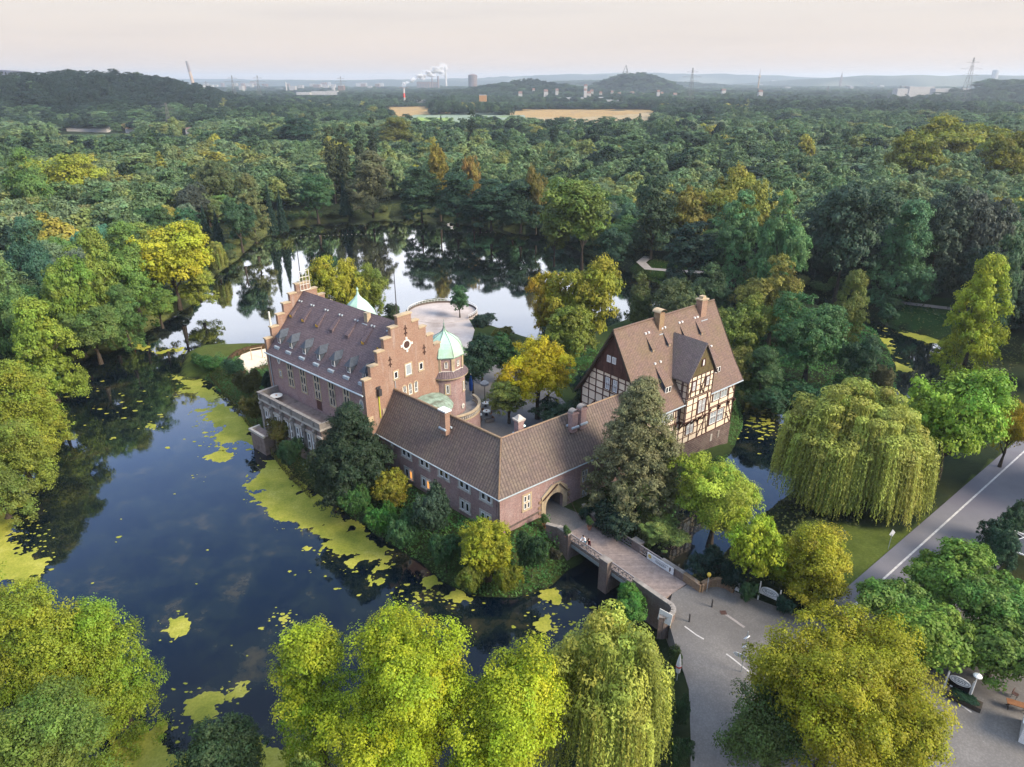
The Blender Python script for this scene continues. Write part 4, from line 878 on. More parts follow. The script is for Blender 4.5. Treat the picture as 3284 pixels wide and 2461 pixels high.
# those whose crowns face the water or the open come first
fr = -sdist(near, outer); order = np.argsort(np.hypot(near[:, 0], near[:, 1]) * .55 + np.clip(fr, 0, 80) * 3.0)
near = near[order]
room = 292 - NTREE
fz = gh(near)
tones = [((.055, .11, .045), 'dark green'), ((.10, .18, .06), 'green'), ((.14, .22, .055), 'mid green'), ((.14, .20, .11), 'grey green'), ((.21, .24, .05), 'olive green'), ((.34, .31, .05), 'yellowing'), ((.09, .18, .10), 'bluish green')]
wt = [.2, .18, .15, .18, .13, .06, .10]
pn = 0
NR = lower(np.column_stack([near[:room], fz[:room], rng.uniform(12, 19, room) * np.where(near[:room, 1] > 200, .86, .9), rng.uniform(4.8, 8.2, room)]))
for x, y, z, h_, r_n in NR[NR[:, 3] > 4.5]:
    ti = random.choices(range(7), wt)[0]; c, word = tones[ti]
    c = tuple(max(.01, q * random.uniform(.85, 1.2)) for q in c)
    zone_ = 'left bank wood' if x < -75 and y < 235 else ('far shore wood' if x < 25 and y > 180 else 'right hand wood')
    kd = random.choices(['mid0', 'mid1', 'mid2', 'mid3', 'tall0', 'tall1', 'cone0', 'cone1'], [3, 3, 3, 3, 2, 2, .6, .6])[0]
    if abs(sdist(np.array([[x, y]]), outer)[0]) < 14: kd = random.choice(['full0', 'full1', 'full2', 'mid1', 'tall0'])
    dark_gap = (60 < x < 130 and 130 < y < 210)
    if dark_gap: c = (.025, .05, .03)
    h, r = h_, r_n
    word2 = 'dark green' if dark_gap else word
    tree('wood_tree', kd, x, y, z, h, r, c, '%s broadleaf tree in the %s' % (word2, zone_), group='%s trees in the %s' % (word2, zone_))
rest = near[room:]
ptsF = [np.column_stack([rest, gh(rest), rng.uniform(12, 20, len(rest)), rng.uniform(5, 8.4, len(rest))])]
for y0, y1, st in ((330, 620, 14.5), (620, 1100, 17), (1100, 1900, 20), (1900, 3200, 24), (3200, 5200, 42)):
    a = scatter(y0, y1, st, st * .33); a = a[ok_land(a)]
    zc_ = gh(a)
    # clearings let the ground and the far buildings show
    cl = fbm(a[:, 0], a[:, 1], 260, 3, 41); k = (cl < .66) | (a[:, 1] < 1000) | (zc_ > 14)
    if y0 >= 1900: k = (cl < .56) | (zc_ > 20)
    a = a[k]; zc_ = zc_[k]
    big = 1 if y0 < 1100 else (1.25 if y0 < 1900 else (1.8 if y0 < 3200 else 2.8))
    hh = (11 + 12 * rng.random(len(a)) * (.45 + .9 * fbm(a[:, 0], a[:, 1], 90, 2, 91))) * (1 if y0 < 3000 else 1.1); rr_ = (3.3 + 5.0 * rng.random(len(a)) ** 1.5) * big * st / 9.5 * (1.12 if y0 < 1100 else .8)
    ptsF.append(np.column_stack([a, zc_, hh, rr_]))
cop = []
for _ in range(130):
    p = V(random.uniform(935, 1075), random.uniform(243, 251), 3.3); cop.append((p.x, p.y, 3.3, random.uniform(17, 24), random.uniform(6, 9)))
for _ in range(40):
    p = V(random.choice([random.uniform(1075, 1140), random.uniform(1240, 1425)]), random.uniform(234, 237), 3.3); cop.append((p.x, p.y, 3.3, random.uniform(8, 15), random.uniform(5, 9)))
ptsF.append(np.array(cop))
F = np.vstack(ptsF)
F = lower(F); F = F[F[:, 3] > 3.5]
me = bpy.data.meshes.new('forest'); me.vertices.add(len(F)); me.vertices.foreach_set('co', F[:, :3].astype(np.float32).ravel())
kinds = ['far0', 'far1', 'far2', 'fartall', 'farfir']
kidx = rng.choice(5, len(F), p=[.27, .27, .24, .17, .05])
hillm = (F[:, 2] > 12) & (F[:, 1] < 1700); kidx[hillm] = rng.choice(5, hillm.sum(), p=[.15, .15, .15, .35, .2])
R0s = np.array([PROTO[k][2] for k in kinds]); H0s = np.array([PROTO[k][3] for k in kinds])
scl = np.column_stack([F[:, 4] / R0s[kidx], F[:, 4] / R0s[kidx], F[:, 3] / H0s[kidx]]); scl[kidx == 4, :2] *= .6
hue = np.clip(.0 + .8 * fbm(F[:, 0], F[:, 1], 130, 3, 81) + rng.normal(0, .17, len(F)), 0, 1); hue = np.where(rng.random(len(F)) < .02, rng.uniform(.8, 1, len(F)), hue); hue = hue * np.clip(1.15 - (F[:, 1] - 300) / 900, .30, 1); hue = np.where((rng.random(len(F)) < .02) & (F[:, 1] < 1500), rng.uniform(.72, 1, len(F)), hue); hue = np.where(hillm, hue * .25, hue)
for nm, tp, val in (('sc', 'FLOAT_VECTOR', scl), ('hue', 'FLOAT', hue), ('rz', 'FLOAT', rng.uniform(0, 6.28, len(F))), ('idx', 'INT', kidx)):
    at_ = me.attributes.new(nm, tp, 'POINT'); at_.data.foreach_set({'FLOAT_VECTOR': 'vector'}.get(tp, 'value'), np.asarray(val, dtype=np.int32 if tp == 'INT' else np.float32).ravel())
fo = bpy.data.objects.new('forest', me); COL.objects.link(fo); tag(fo, 'wooded land of many mixed green crowns reaching to the horizon', 'forest', kind='stuff')
# crowns for the wood are plain meshes carried inside the node tree as instances
ng = bpy.data.node_groups.new('forest_nodes', 'GeometryNodeTree')
ng.interface.new_socket('Geometry', in_out='INPUT', socket_type='NodeSocketGeometry'); ng.interface.new_socket('Geometry', in_out='OUTPUT', socket_type='NodeSocketGeometry')
gi = ng.nodes.new('NodeGroupInput'); gout = ng.nodes.new('NodeGroupOutput'); L = ng.links
src = {}
far_x = [(-250, 300), (230, 310), (-120, 330), (140, 335), (60, 340)]
for i, k in enumerate(kinds):
    x, y = far_x[i]; r_ = tree('wood_tree', k, x, y, gz(x, y), 14, 5, tones[i][0], '%s tree standing deep in the wood beyond the lake' % tones[i][1], group='%s trees deep in the wood' % tones[i][1])
    src[k] = [c for c in r_.children if c.name.startswith('crown')][0] if r_.children else None
iop = ng.nodes.new('GeometryNodeInstanceOnPoints'); L.new(gi.outputs[0], iop.inputs['Points'])
last = None
def named(n, t):
    q = ng.nodes.new('GeometryNodeInputNamedAttribute'); q.data_type = t; q.inputs['Name'].default_value = n; return q.outputs['Attribute']
ix = named('idx', 'INT')
joinall = ng.nodes.new('GeometryNodeJoinGeometry')
for i, k in enumerate(kinds):
    oi = ng.nodes.new('GeometryNodeObjectInfo'); oi.inputs['Object'].default_value = src[k]; oi.inputs['As Instance'].default_value = True; oi.transform_space = 'ORIGINAL'
    cmp_ = ng.nodes.new('FunctionNodeCompare'); cmp_.data_type = 'INT'; cmp_.operation = 'EQUAL'; L.new(ix, cmp_.inputs[2]); cmp_.inputs[3].default_value = i
    sm = ng.nodes.new('GeometryNodeSetMaterial'); sm.inputs['Material'].default_value = M['forest']; L.new(oi.outputs['Geometry'], sm.inputs[0])
    ip = ng.nodes.new('GeometryNodeInstanceOnPoints'); L.new(gi.outputs[0], ip.inputs['Points']); L.new(cmp_.outputs[0], ip.inputs['Selection']); L.new(sm.outputs[0], ip.inputs['Instance'])
    cx = ng.nodes.new('ShaderNodeCombineXYZ'); L.new(named('rz', 'FLOAT'), cx.inputs[2]); L.new(cx.outputs[0], ip.inputs['Rotation']); L.new(named('sc', 'FLOAT_VECTOR'), ip.inputs['Scale'])
    L.new(ip.outputs[0], joinall.inputs[0])
L.new(joinall.outputs[0], gout.inputs[0]); ng.nodes.remove(iop)
mod = fo.modifiers.new('forest', 'NODES'); mod.node_group = ng
# ------------------------------------------------------------------ ground cover on the banks
def cover(name, n, region, mn, mxx, cols, label, hgt, size):
    p = np.column_stack([rng.uniform(mn[0], mxx[0], n), rng.uniform(mn[1], mxx[1], n)]); p = p[region(p)]; z = gh(p); k = z > .02; p = p[k]; z = z[k]
    h = hgt * fbm(p[:, 0], p[:, 1], 2.2, 3, 51) ** 2 * 2.2 * np.clip(z, .2, 1)
    c = np.column_stack([p, z + h * rng.uniform(.5, 1, len(p))])
    nr = np.tile([0, -.2, 1.], (len(p), 1))
    v, t = leaves(c, nr, np.full(len(p), size), np.clip(rng.normal(.5, .15, len(p)) + (fbm(p[:, 0], p[:, 1], 3, 2, 61) - .5) * .8, 0, 1), np.clip(fbm(p[:, 0], p[:, 1], 4, 3, 71) * 1.6 - .3, 0, 1))
    m_ = npmesh(name, v, np.arange(len(v)).reshape(-1, 4), 'leaf', t); o = bpy.data.objects.new(name, m_); COL.objects.link(o); o.color = (*cols, 1); return tag(o, label, 'ground cover', kind='stuff')
APR = np.array([(4.5, 72.5), (6.0, 68.5), (8, 67), (14, 70), (10, 78), (7, 77)])
bl = np.array([(-1.6, 69.0), (-20.5, 86.5), (-27, 79.5), (-42, 93), (-38.5, 103), (-40, 110), (-30, 122), (-10, 128), (-2, 128), (8, 120), (20, 100), (36, 101), (36, 97), (20, 84), (10, 77), (4, 72)])
cover('bank_undergrowth', 230000, lambda p: (sdist(p, isle) > -.3) & (sdist(p, bl) < 0) & (sdist(p, APR) < .2) & (sdist(p, np.array(sand)) < .3) & (sdist(p, fore_a) < 0) & (p[:, 1] < 135), (-62, 48), (42, 140), (.065, .15, .035), 'dense green undergrowth on the banks of the castle island', 1.7, .17)
cover('bank_undergrowth', 160000, lambda p: (np.abs(sdist(p, outer) + 5) < 6) & (sdist(p, fore_a) < -.2) & (sdist(p, isle) < -1), (-120, 60), (110, 330), (.085, .10, .026), 'rough olive growth along the outer shore of the lake', 1.0, .24)
cover('islet_undergrowth', 40000, lambda p: sdist(p, isle2) > -.2, (25, 85), (90, 165), (.05, .14, .03), 'low green growth covering the small islet', 1.6, .22)
# ------------------------------------------------------------------ building helpers
ZU = Vector((0, 0, 1))
gt_ref = [None]
def window(par, c, du, n, w, h, cols=1, rows=1, surround='sandstone', sash='white', sw=.16, glass='glass', proud=.07, arch=False, label=None):
    """stone surround standing proud of the wall > sash bars > pane"""
    c, du, n = Vector(c), Vector(du), Vector(n); b = MB(); o = c + n * (proud / 2)
    if arch:
        k = 8; ring = [(-w / 2 - sw, -h / 2 - sw)] ; outl = lambda e: [Vector((-w / 2 - e, -h / 2 - e, 0))] + [Vector((-(w / 2 + e) * math.cos(math.pi * i / k), h / 2 - w / 2 + (w / 2 + e) * math.sin(math.pi * i / k), 0)) for i in range(k + 1)] + [Vector((w / 2 + e, -h / 2 - e, 0))]
        A = outl(0); Bq = outl(sw); m = len(A)
        for i in range(m):
            j = (i + 1) % m; q = [A[i], A[j], Bq[j], Bq[i]]; pp = [c + du * v.x + ZU * v.y for v in q]; b.extr(pp, n * proud)
        f = b.build('window', surround, par)
        MB().poly([c + du * v.x + ZU * v.y + n * .03 for v in A]).build('pane', glass, f)
        MB().obox(c + n * .05, du, ZU, n, .03, h / 2, .015).obox(c + n * .05 + ZU * (-h * .1), du, ZU, n, w / 2, .03, .015).obox(c + n * .05 - ZU * (h / 2 - .05), du, ZU, n, w / 2, .05, .015).obox(c + n * .05 - du * (w / 2 - .05), du, ZU, n, .05, h / 2 - .12, .015).obox(c + n * .05 + du * (w / 2 - .05), du, ZU, n, .05, h / 2 - .12, .015).build('sash', sash, f)
        return f
    b.obox(o + ZU * (h / 2 + sw / 2), du, ZU, n, w / 2 + sw, sw / 2, proud / 2); b.obox(o - ZU * (h / 2 + sw / 2) + n * .03, du, ZU, n, w / 2 + sw * 1.2, sw / 2, proud / 2 + .03)
    for s in (-1, 1): b.obox(o + du * s * (w / 2 + sw / 2), du, ZU, n, sw / 2, h / 2, proud / 2)
    for i in range(1, cols): b.obox(o + du * (w * i / cols - w / 2), du, ZU, n, sw * .4, h / 2, proud / 2 - .004)
    for i in range(1, rows): b.obox(o + ZU * (h * i / rows - h / 2), du, ZU, n, w / 2, sw * .4, proud / 2 - .008)
    f = b.build('window', surround, par)
    if label: f['label'] = label
    sb = MB(); pw, ph = w / cols, h / rows; e = .08 if par is gt_ref[0] and rows == 1 else .05
    for i in range(cols):
        for j in range(rows):
            q = c + du * (pw * (i + .5) - w / 2) + ZU * (ph * (j + .5) - h / 2) + n * .035
            a_, d_ = pw / 2 - sw * .3, ph / 2 - sw * .3
            for s in (-1, 1): sb.obox(q + du * s * (a_ - e), du, ZU, n, e, d_, .02); sb.obox(q + ZU * s * (d_ - e), du, ZU, n, a_ - 2 * e, e, .02)
    sb.build('sash', sash, f)
    gl = glass if isinstance(glass, list) else [glass] * cols
    for i in range(cols): MB().obox(c + du * (pw * (i + .5) - w / 2) + n * .018, du, ZU, n, pw / 2 - .01, h / 2, .006).build('pane', gl[i % len(gl)], f)
    return f
def casement(par, c, du, n, w, h, lights=2, frame='timber', glass='glass_pale'):
    """white cross-barred casement in a dark frame"""
    c, du, n = Vector(c), Vector(du), Vector(n)
    b = MB()
    for s in (-1, 1): b.obox(c + du * s * (w / 2 + .07) + n * .05, du, ZU, n, .07, h / 2 + .1, .05); b.obox(c + ZU * s * (h / 2 + .05) + n * .05, du, ZU, n, w / 2, .05, .05)
    for i in range(1, lights): b.obox(c + du * (w * i / lights - w / 2) + n * .05, du, ZU, n, .09, h / 2, .05)
    f = b.build('window', frame, par); sb = MB(); pw = w / lights
    for i in range(lights):
        q = c + du * (pw * (i + .5) - w / 2) + n * .05; a_ = pw / 2 - .1
        for s in (-1, 1): sb.obox(q + du * s * (a_ - .05), du, ZU, n, .05, h / 2, .03); sb.obox(q + ZU * s * (h / 2 - .05), du, ZU, n, a_ - .1, .05, .03)
        sb.obox(q, du, ZU, n, .04, h / 2 - .1, .03)
        sb.obox(q + ZU * h * .12, du, ZU, n, a_ - .1, .035, .028)
    sb.build('sash', 'white', f)
    MB().obox(c + n * .02, du, ZU, n, w / 2 + .01, h / 2 + .01, .008).build('pane', glass, f); return f
# ================================================================== red brick castle house
cst = thing('castle_house', 'red brick castle house with stepped gables and a round tower under a green dome', 'castle', (-20.12, 85.91, 0), R(48.7))
W_, L_, E_, RZ = 15., 25.8, 15.6, 23.5
X, Y_ = Vector((1, 0, 0)), Vector((0, 1, 0))
b = MB(); b.box((0, .5, 0), (.5, L_ - .5, E_)); b.box((W_ - .5, .5, 0), (W_, L_ - .5, E_)); b.build('wall', 'brick', cst)
b = MB(); b.box((-.06, .5, E_ - .75), (0, L_ - .5, E_ - .55)); b.box((-.12, .5, E_ - .3), (0, L_ - .5, E_ - .1)); b.build('cornice', 'sandstone', cst)
sl = (RZ - E_) / (W_ / 2)
b = MB(); ov = .5; zlo = E_ - ov * sl + .25
for y0, y1 in ((.55, L_ - .55),):
    pr = [(-ov, zlo), (W_ / 2, RZ + .25), (W_ + ov, zlo), (W_ + ov, zlo - .25), (W_ / 2, RZ), (-ov, zlo - .25)]
    b.extr([Vector((x, y0, z)) for x, z in pr], (0, y1 - y0, 0))
rf = b.build('roof', 'tile_main', cst)
# patched lower band of slates with a worn edge on the eaves side
MB().tube([(-ov - .08, .2, zlo - .12), (-ov - .08, L_ - .2, zlo - .12)], [.13, .13], 8).build('gutter', 'zinc', cst)
MB().beam((-.05, .75, zlo + .28), (-.05, L_ - 1, zlo + .28), .14, .06).build('snow_rail', 'steel', rf)
def stepgable(y, sgn, name):
    b = MB(); cp = MB(); st = [(-.25, 17.4), (.95, 19.05), (2.3, 20.8), (3.6, 22.35), (4.95, 23.65), (6.25, 25.0)]
    prof = [(-.25, 0)]
    for i, (s, z) in enumerate(st):
        prof += [(s, z)] + ([(st[i + 1][0], z)] if i + 1 < len(st) else [])
    prof += [(W_ - s, z) for s, z in [(st[5][0], st[5][1])]]
    right = []
    for i in range(5, 0, -1): right += [(W_ - st[i][0], st[i - 1][1]), (W_ - st[i - 1][0], st[i - 1][1])]
    prof += right + [(W_ + .25, 0)]
    cl = []
    for p in prof:
        if not cl or (abs(cl[-1][0] - p[0]) + abs(cl[-1][1] - p[1])) > 1e-4: cl.append(p)
    b.extr([Vector((x, y, z)) for x, z in cl], (0, .6 * sgn, 0))
    g = b.build(name, 'brick_orange_sunlit', cst)
    for i, (s, z) in enumerate(st):
        e = st[i + 1][0] if i < 5 else W_ - s
        y0, y1 = sorted((y - .12 * sgn, y + .72 * sgn))
        MB().box((s - .12, y0, z), (e + (.12 if i == 5 else -.005), y1, z + .2)).build('coping', 'sandstone', g)
        if i < 5: MB().box((W_ - e + .005, y0, z), (W_ - s + .12, y1, z + .2)).build('coping', 'sandstone', g)
    return g
g1 = stepgable(0, 1, 'stepped_gable'); g2 = stepgable(L_, -1, 'stepped_gable')
n0 = Vector((0, -1, 0))
window(cst, (5.3, 0, 16.6), X, n0, .75, 1.15, glass='glass'); window(cst, (7.66, 0, 16.75), X, n0, 1.15, 1.75, glass='glass_pale'); window(cst, (10.07, 0, 16.5), X, n0, .8, 1.2)
for s, z in ((6.66, 13.6), (7.75, 13.6), (8.85, 13.6)): window(cst, (s, 0, z), X, n0, .62, 1.7, arch=True, sw=.14)
# round window with four keystones
b = MB(); k = 20; ro, ri = .78, .55
for i in range(k):
    a, c_ = 2 * math.pi * i / k, 2 * math.pi * (i + 1) / k
    q = [Vector((7.6 + r * math.cos(t), 0, 20.6 + r * math.sin(t))) for r, t in ((ri, a), (ri, c_), (ro, c_), (ro, a))]; b.extr(q, (0, -.08, 0))
for a in range(4): b.obox((7.6 + math.cos(a * math.pi / 2) * .95, -.05, 20.6 + math.sin(a * math.pi / 2) * .95), X, ZU, Y_, .17, .17, .06)
rw = b.build('round_window', 'offwhite', cst)
MB().poly([(7.6 + ri * math.cos(t), -.03, 20.6 + ri * math.sin(t)) for t in np.linspace(0, 2 * np.pi, 21)[:-1]]).build('pane', 'iron_red', rw)
for s, z in ((7.57, 22.75), (4.44, 18.9), (10.85, 18.9)):   # iron wall anchors
    b = MB(); b.obox((s, -.05, z), X, ZU, Y_, .06, .8, .04)
    for dz in (.35, -.35): b.obox((s - .14, -.05, z + dz), Vector((.7, 0, .7)).normalized(), Vector((-.7, 0, .7)).normalized(), Y_, .2, .06, .035); b.obox((s + .14, -.05, z + dz), Vector((.7, 0, -.7)).normalized(), Vector((.7, 0, .7)).normalized(), Y_, .2, .06, .035)
    b.build('wall_anchor', 'iron_red', cst)
MB().obox((1.95, -.06, 13.2), X, ZU, Y_, .1, 2.2, .05).build('downpipe', 'green_paint', cst)
b = MB(); b.obox((1.95, -.3, 15.1), X, ZU, Y_, .25, .5, .25); b.obox((1.95, -.12, 15.8), X, ZU, Y_, .35, .1, .12); b.build('wall_lantern', 'iron', cst)
MB().obox((.25, -.05, 11.3), X, ZU, Y_, .45, .5, .05).obox((2.7, -.05, 11.4), X, ZU, Y_, .3, .8, .05).build('quoin', 'sandstone', cst)
MB().tube([(5.0, -.09, 15.8), (5.0, -.09, 9)], [.05, .05], 6).build('downpipe', 'zinc', cst)
# windows of the long eaves side, tall stone cross windows
nx_ = Vector((-1, 0, 0)); dy = Vector((0, -1, 0))
for y in (19.55, 16.0, 12.3, 8.55, 4.85):
    door = abs(y - 12.3) < .1
    window(cst, (0, y, 12.9), dy, nx_, 1.35, 4.1, 2, 3, surround='sandstone', sash='stone_pale', glass='glass', sw=.17)
    if door:
        MB().obox((-.05, y, 10.0), dy, ZU, nx_, .6, .95, .04).build('door', 'timber', cst)
for y, z in ((22.6, 15.2), (1.4, 13.8)):
    b = MB(); k = 16
    for i in range(k):
        a, c_ = 2 * math.pi * i / k, 2 * math.pi * (i + 1) / k
        b.extr([Vector((0, y + .34 * r * math.cos(t), z + .62 * r * math.sin(t) - .5)) for r, t in ((1, a), (1, c_), (1.4, c_), (1.4, a))], (-.07, 0, 0))
    ow = b.build('oval_window', 'offwhite', cst); MB().poly([(-.03, y + .34 * math.cos(t), z + .62 * math.sin(t) - .5) for t in np.linspace(0, 2 * np.pi, 17)[:-1]]).build('pane', 'glass_pale', ow)
window(cst, (0, 22.55, 12.2), dy, nx_, .55, 1.0, sw=.22)
# hooded slate dormers low on the roof
def roofz(s): return E_ + s * sl + .25
for i, y in enumerate((23.3, 20.0, 16.3, 12.55, 8.8, 5.1, 1.55)):
    s0 = 1.0; zb = roofz(s0); h = 1.15
    b = MB(); b.box((s0, y - .5, zb - .3), (s0 + 1.6, y + .5, zb + h)); d = b.build('dormer', 'slate', cst)
    zt = zb + h; a = .66
    hb = MB(); P0 = [(s0 - .35, y - a, zt - .1), (s0 - .35, y + a, zt - .1), (s0 + 1.2, y + a, zt - .05), (s0 + 1.2, y - a, zt - .05)]; ap = (s0 + .45, y, zt + 1.0); bk = (s0 + 2.0, y, zt + .95)
    hb.add(P0 + [ap, bk], [[0, 1, 4], [1, 2, 5, 4], [0, 4, 5, 3], [2, 3, 5], [3, 2, 1, 0]]); hb.build('dormer_roof', 'slate', d)
    wn = MB(); wn.obox((s0 - .05, y, zb + .55), dy, ZU, nx_, .36, .55, .05); wn.build('dormer_window', 'white', d)
    gp = MB()
    for t in (-1, 1): gp.obox((s0 - .11, y + t * .16, zb + .58), dy, ZU, nx_, .1, .42, .006)
    gp.build('pane', 'glass', d)
    MB().box((s0 - .75, y - .65, roofz(s0 - .75) - .05), (s0 - .4, y + .65, roofz(s0 - .4) + .03)).build('lead_apron', 'zinc', d)
# small shed dormers with yellow shutters higher up
for i, y in enumerate((24.3, 20.9, 17.1, 13.4, 9.5, 5.6, 2.0)):
    s0 = 4.1; zb = roofz(s0)
    b = MB(); b.add([(s0, y - .4, zb), (s0, y + .4, zb), (s0, y + .4, zb + .5), (s0, y - .4, zb + .5), (s0 + 2.2, y + .25, roofz(s0 + 2.2) + .02), (s0 + 2.2, y - .25, roofz(s0 + 2.2) + .02)], [[0, 1, 2, 3], [3, 2, 4, 5], [0, 3, 5], [1, 4, 2]]); d = b.build('shed_dormer', 'tile_main', cst)
    if i not in (3, 4): MB().obox((s0 - .04, y + .13, zb + .26), dy, ZU, nx_, .1, .2, .03).obox((s0 - .04, y - .18, zb + .24), dy, ZU, nx_, .06, .16, .03).build('shutter', 'wood_yellow', d)
    MB().obox((s0 + 2.1, y + .32, roofz(s0 + 2.1) + .1), dy, ZU, nx_, .1, .1, .14).obox((s0 + 2.1, y - .32, roofz(s0 + 2.1) + .1), dy, ZU, nx_, .1, .1, .14).build('vent_cap', 'zinc', d)
b = MB(); b.box((6.4, 7.1, 21.5), (7.1, 7.9, 24.0)); ch = b.build('chimney', 'sandstone', cst); MB().box((6.1, 6.9, roofz(6.1) - .1), (6.4, 8.1, roofz(6.1) + .1)).build('lead_apron', 'zinc', ch)
fp = MB().tube([(7.5, L_ - .3, 25), (7.5, L_ - .3, 31.5)], [.09, .05], 6).build('flagpole', 'iron', cst)
MB().tube([(6.9, .8, 23.5), (6.9, .8, 31.2)], [.09, .05], 6).build('flagpole', 'iron', cst)
fb = MB().box((6.6, L_ - 1.4, 24.0), (8.4, L_ - 1.3, 24.1))
for i in range(4): fb.beam((6.6 + i * .6, L_ - 1.35, 24), (6.6 + i * .6, L_ - 1.35, 27.2), .07)
for z in (25, 26.2, 27.2): fb.beam((6.6, L_ - 1.35, z), (8.4, L_ - 1.35, z), .07)
fb.build('antenna_frame', 'offwhite', cst)
MB().tube([(1.2, L_ - .1, 19.2), (1.2, L_ - .1, 21.6)], [.17, .14], 8).build('flue', 'offwhite', cst)
# terrace pavilion of carved stone on the lake side
pv_ = MB(); pv_.box((-3.2, 7.6, 0), (-.01, 24.1, 8.3)); pvo = pv_.build('terrace_wing', 'render_grey', cst)
t = MB(); t.box((-3.55, 7.3, 8.3), (-.02, 24.4, 8.6)); t.box((-3.45, 7.4, 6.9), (-3.2, 24.3, 7.25)); t.build('cornice', 'stone_pale', pvo)
t = MB(); t.box((-3.5, 7.35, 8.6), (-3.2, 24.35, 9.5)); t.box((-3.2, 24.05, 8.6), (-.02, 24.35, 9.5)); t.box((-3.2, 7.35, 8.6), (-.02, 7.65, 9.5)); t.build('parapet', 'stone_grey', pvo)
t = MB(); t.box((-3.62, 7.25, 9.5), (-3.08, 24.45, 9.68)); t.box((-3.08, 23.98, 9.5), (-.02, 24.45, 9.68)); t.build('coping', 'stone_grey', pvo)
t = MB(); t.box((-3.15, 7.7, 8.604), (-.03, 24.0, 8.64)); t.build('terrace_floor', 'render_grey', pvo)
for y in (23.8, 20.9, 17.9, 14.9, 11.9, 9.0):
    t = MB(); t.box((-3.55, y - .3, 0), (-3.2, y + .3, 8.28)); t.box((-3.65, y - .36, 6.7), (-3.2, y + .36, 7.4)); t.box((-3.68, y - .22, 8.7), (-3.5, y + .22, 9.3)); t.lathe((-3.6, y, 7.9), [(.02, -.35), (.26, -.15), (.28, .1), (.02, .35)], 10); t.build('pilaster', 'stone_grey', pvo)
for y in (23.0, 21.7, 20.1, 18.8, 17.1, 15.8, 14.1, 12.8, 11.1, 9.8): window(pvo, (-3.2, y, 5.4), dy, nx_, .62, 2.5, 1, 2, surround='white', glass='glass', sw=.14)
t = MB(); t.box((-5.4, 21.0, 0), (-3.7, 25.0, 3.2)); lw_ = t.build('lower_terrace', 'render_grey', cst)
t = MB(); t.box((-5.6, 20.8, 3.2), (-5.2, 25.2, 3.6)); t.box((-5.2, 24.8, 3.2), (-3.7, 25.2, 3.6)); t.build('parapet', 'stone_pale', lw_)
t = MB(); t.box((-5.2, 21.0, 3.204), (-3.7, 24.8, 3.23)); t.build('terrace_floor', 'render_grey', lw_)
# far annexe seen past the corner
t = MB(); t.box((-.02 + .0, L_ + .01, 0), (5.5, L_ + 4.2, 6.2)); an = t.build('annexe', 'render_grey', cst)
t = MB(); t.extr([Vector((-.3, L_ + .02, 6.2)), Vector((-.3, L_ + 4.5, 6.2)), Vector((-.3, L_ + 4.5, 6.35)), Vector((-.3, L_ + .02, 7.1))], (6.1, 0, 0)); t.build('annexe_roof', 'copper', an)
for k_, (yy, zz) in enumerate(((L_ - .6, 0), )):
    MB().tube([(-.14, yy, .3), (-.14, yy, E_ - .3)], [.08, .08], 8).build('downpipe', 'zinc', cst)
# tower (world -10.4, 98.8)
inv = Matrix.Rotation(-R(48.7), 3, 'Z'); tl = inv @ (Vector((-10.4, 98.8, 0)) - Vector((-20.12, 85.91, 0)))
b = MB(); b.lathe((tl.x, tl.y, 0), [(2.95, 0), (2.95, 13.4)], 40); tw = b.build('tower', 'brick', cst, smooth=True)
b = MB(); b.lathe((tl.x, tl.y, 0), [(2.95, 13.2), (3.5, 13.35), (3.55, 13.55), (3.3, 13.6)], 40); b.build('cornice', 'sandstone', tw, smooth=False)
b = MB(); b.lathe((tl.x, tl.y, 0), [(3.55, 13.56), (2.75, 14.45)], 40); b.build('skirt_roof', 'tile_main', tw)
a0 = R(-48.7 - 90 + 22.5 + 8)
def octa(r, z0, z1, mat, name, par):
    b = MB(); b.prism([(tl.x + r * math.cos(a0 + i * math.pi / 4), tl.y + r * math.sin(a0 + i * math.pi / 4)) for i in range(8)], z0, z1); return b.build(name, mat, par)
oc = octa(2.8, 14.0, 16.5, 'brick', 'tower_lantern', tw); octa(2.88, 14.3, 14.5, 'offwhite', 'band', tw); octa(3.0, 16.5, 16.72, 'copper_old', 'eaves_band', tw)
b = MB()
for i in range(8): b.obox((tl.x + 2.74 * math.cos(a0 + i * math.pi / 4), tl.y + 2.74 * math.sin(a0 + i * math.pi / 4), 15.5), (-math.sin(a0 + i * math.pi / 4), math.cos(a0 + i * math.pi / 4), 0), ZU, (math.cos(a0 + i * math.pi / 4), math.sin(a0 + i * math.pi / 4), 0), .28, .99, .12)
b.build('corner_pilaster', 'sandstone', tw)
b = MB(); prof = [(3.12, 16.72), (2.95, 17.3), (2.7, 18.0), (2.2, 18.75), (1.45, 19.35), (.72, 19.8), (.34, 20.15), (.16, 20.6), (.08, 21.0)]
b.lathe((tl.x, tl.y, 0), prof, 8, a0, a0 + 2 * math.pi); dm = b.build('dome', 'copper', tw)
b = MB()
for i in range(8):
    aa = a0 + i * math.pi / 4
    for (r1, z1), (r2, z2) in zip(prof, prof[1:]): b.beam((tl.x + r1 * math.cos(aa), tl.y + r1 * math.sin(aa), z1 + .02), (tl.x + r2 * math.cos(aa), tl.y + r2 * math.sin(aa), z2 + .02), .07)
b.build('dome_rib', 'copper_old', dm)
b = MB(); b.tube([(tl.x, tl.y, 20.9), (tl.x, tl.y, 22.0)], [.04, .03], 6); b.lathe((tl.x, tl.y, 21.3), [(.02, -.18), (.17, 0), (.02, .18)], 10); b.build('finial', 'copper_old', dm)
def onround(r, aw, z): return Vector((tl.x + r * math.cos(aw), tl.y + r * math.sin(aw), z)), Vector((-math.sin(aw), math.cos(aw), 0)), Vector((math.cos(aw), math.sin(aw), 0))
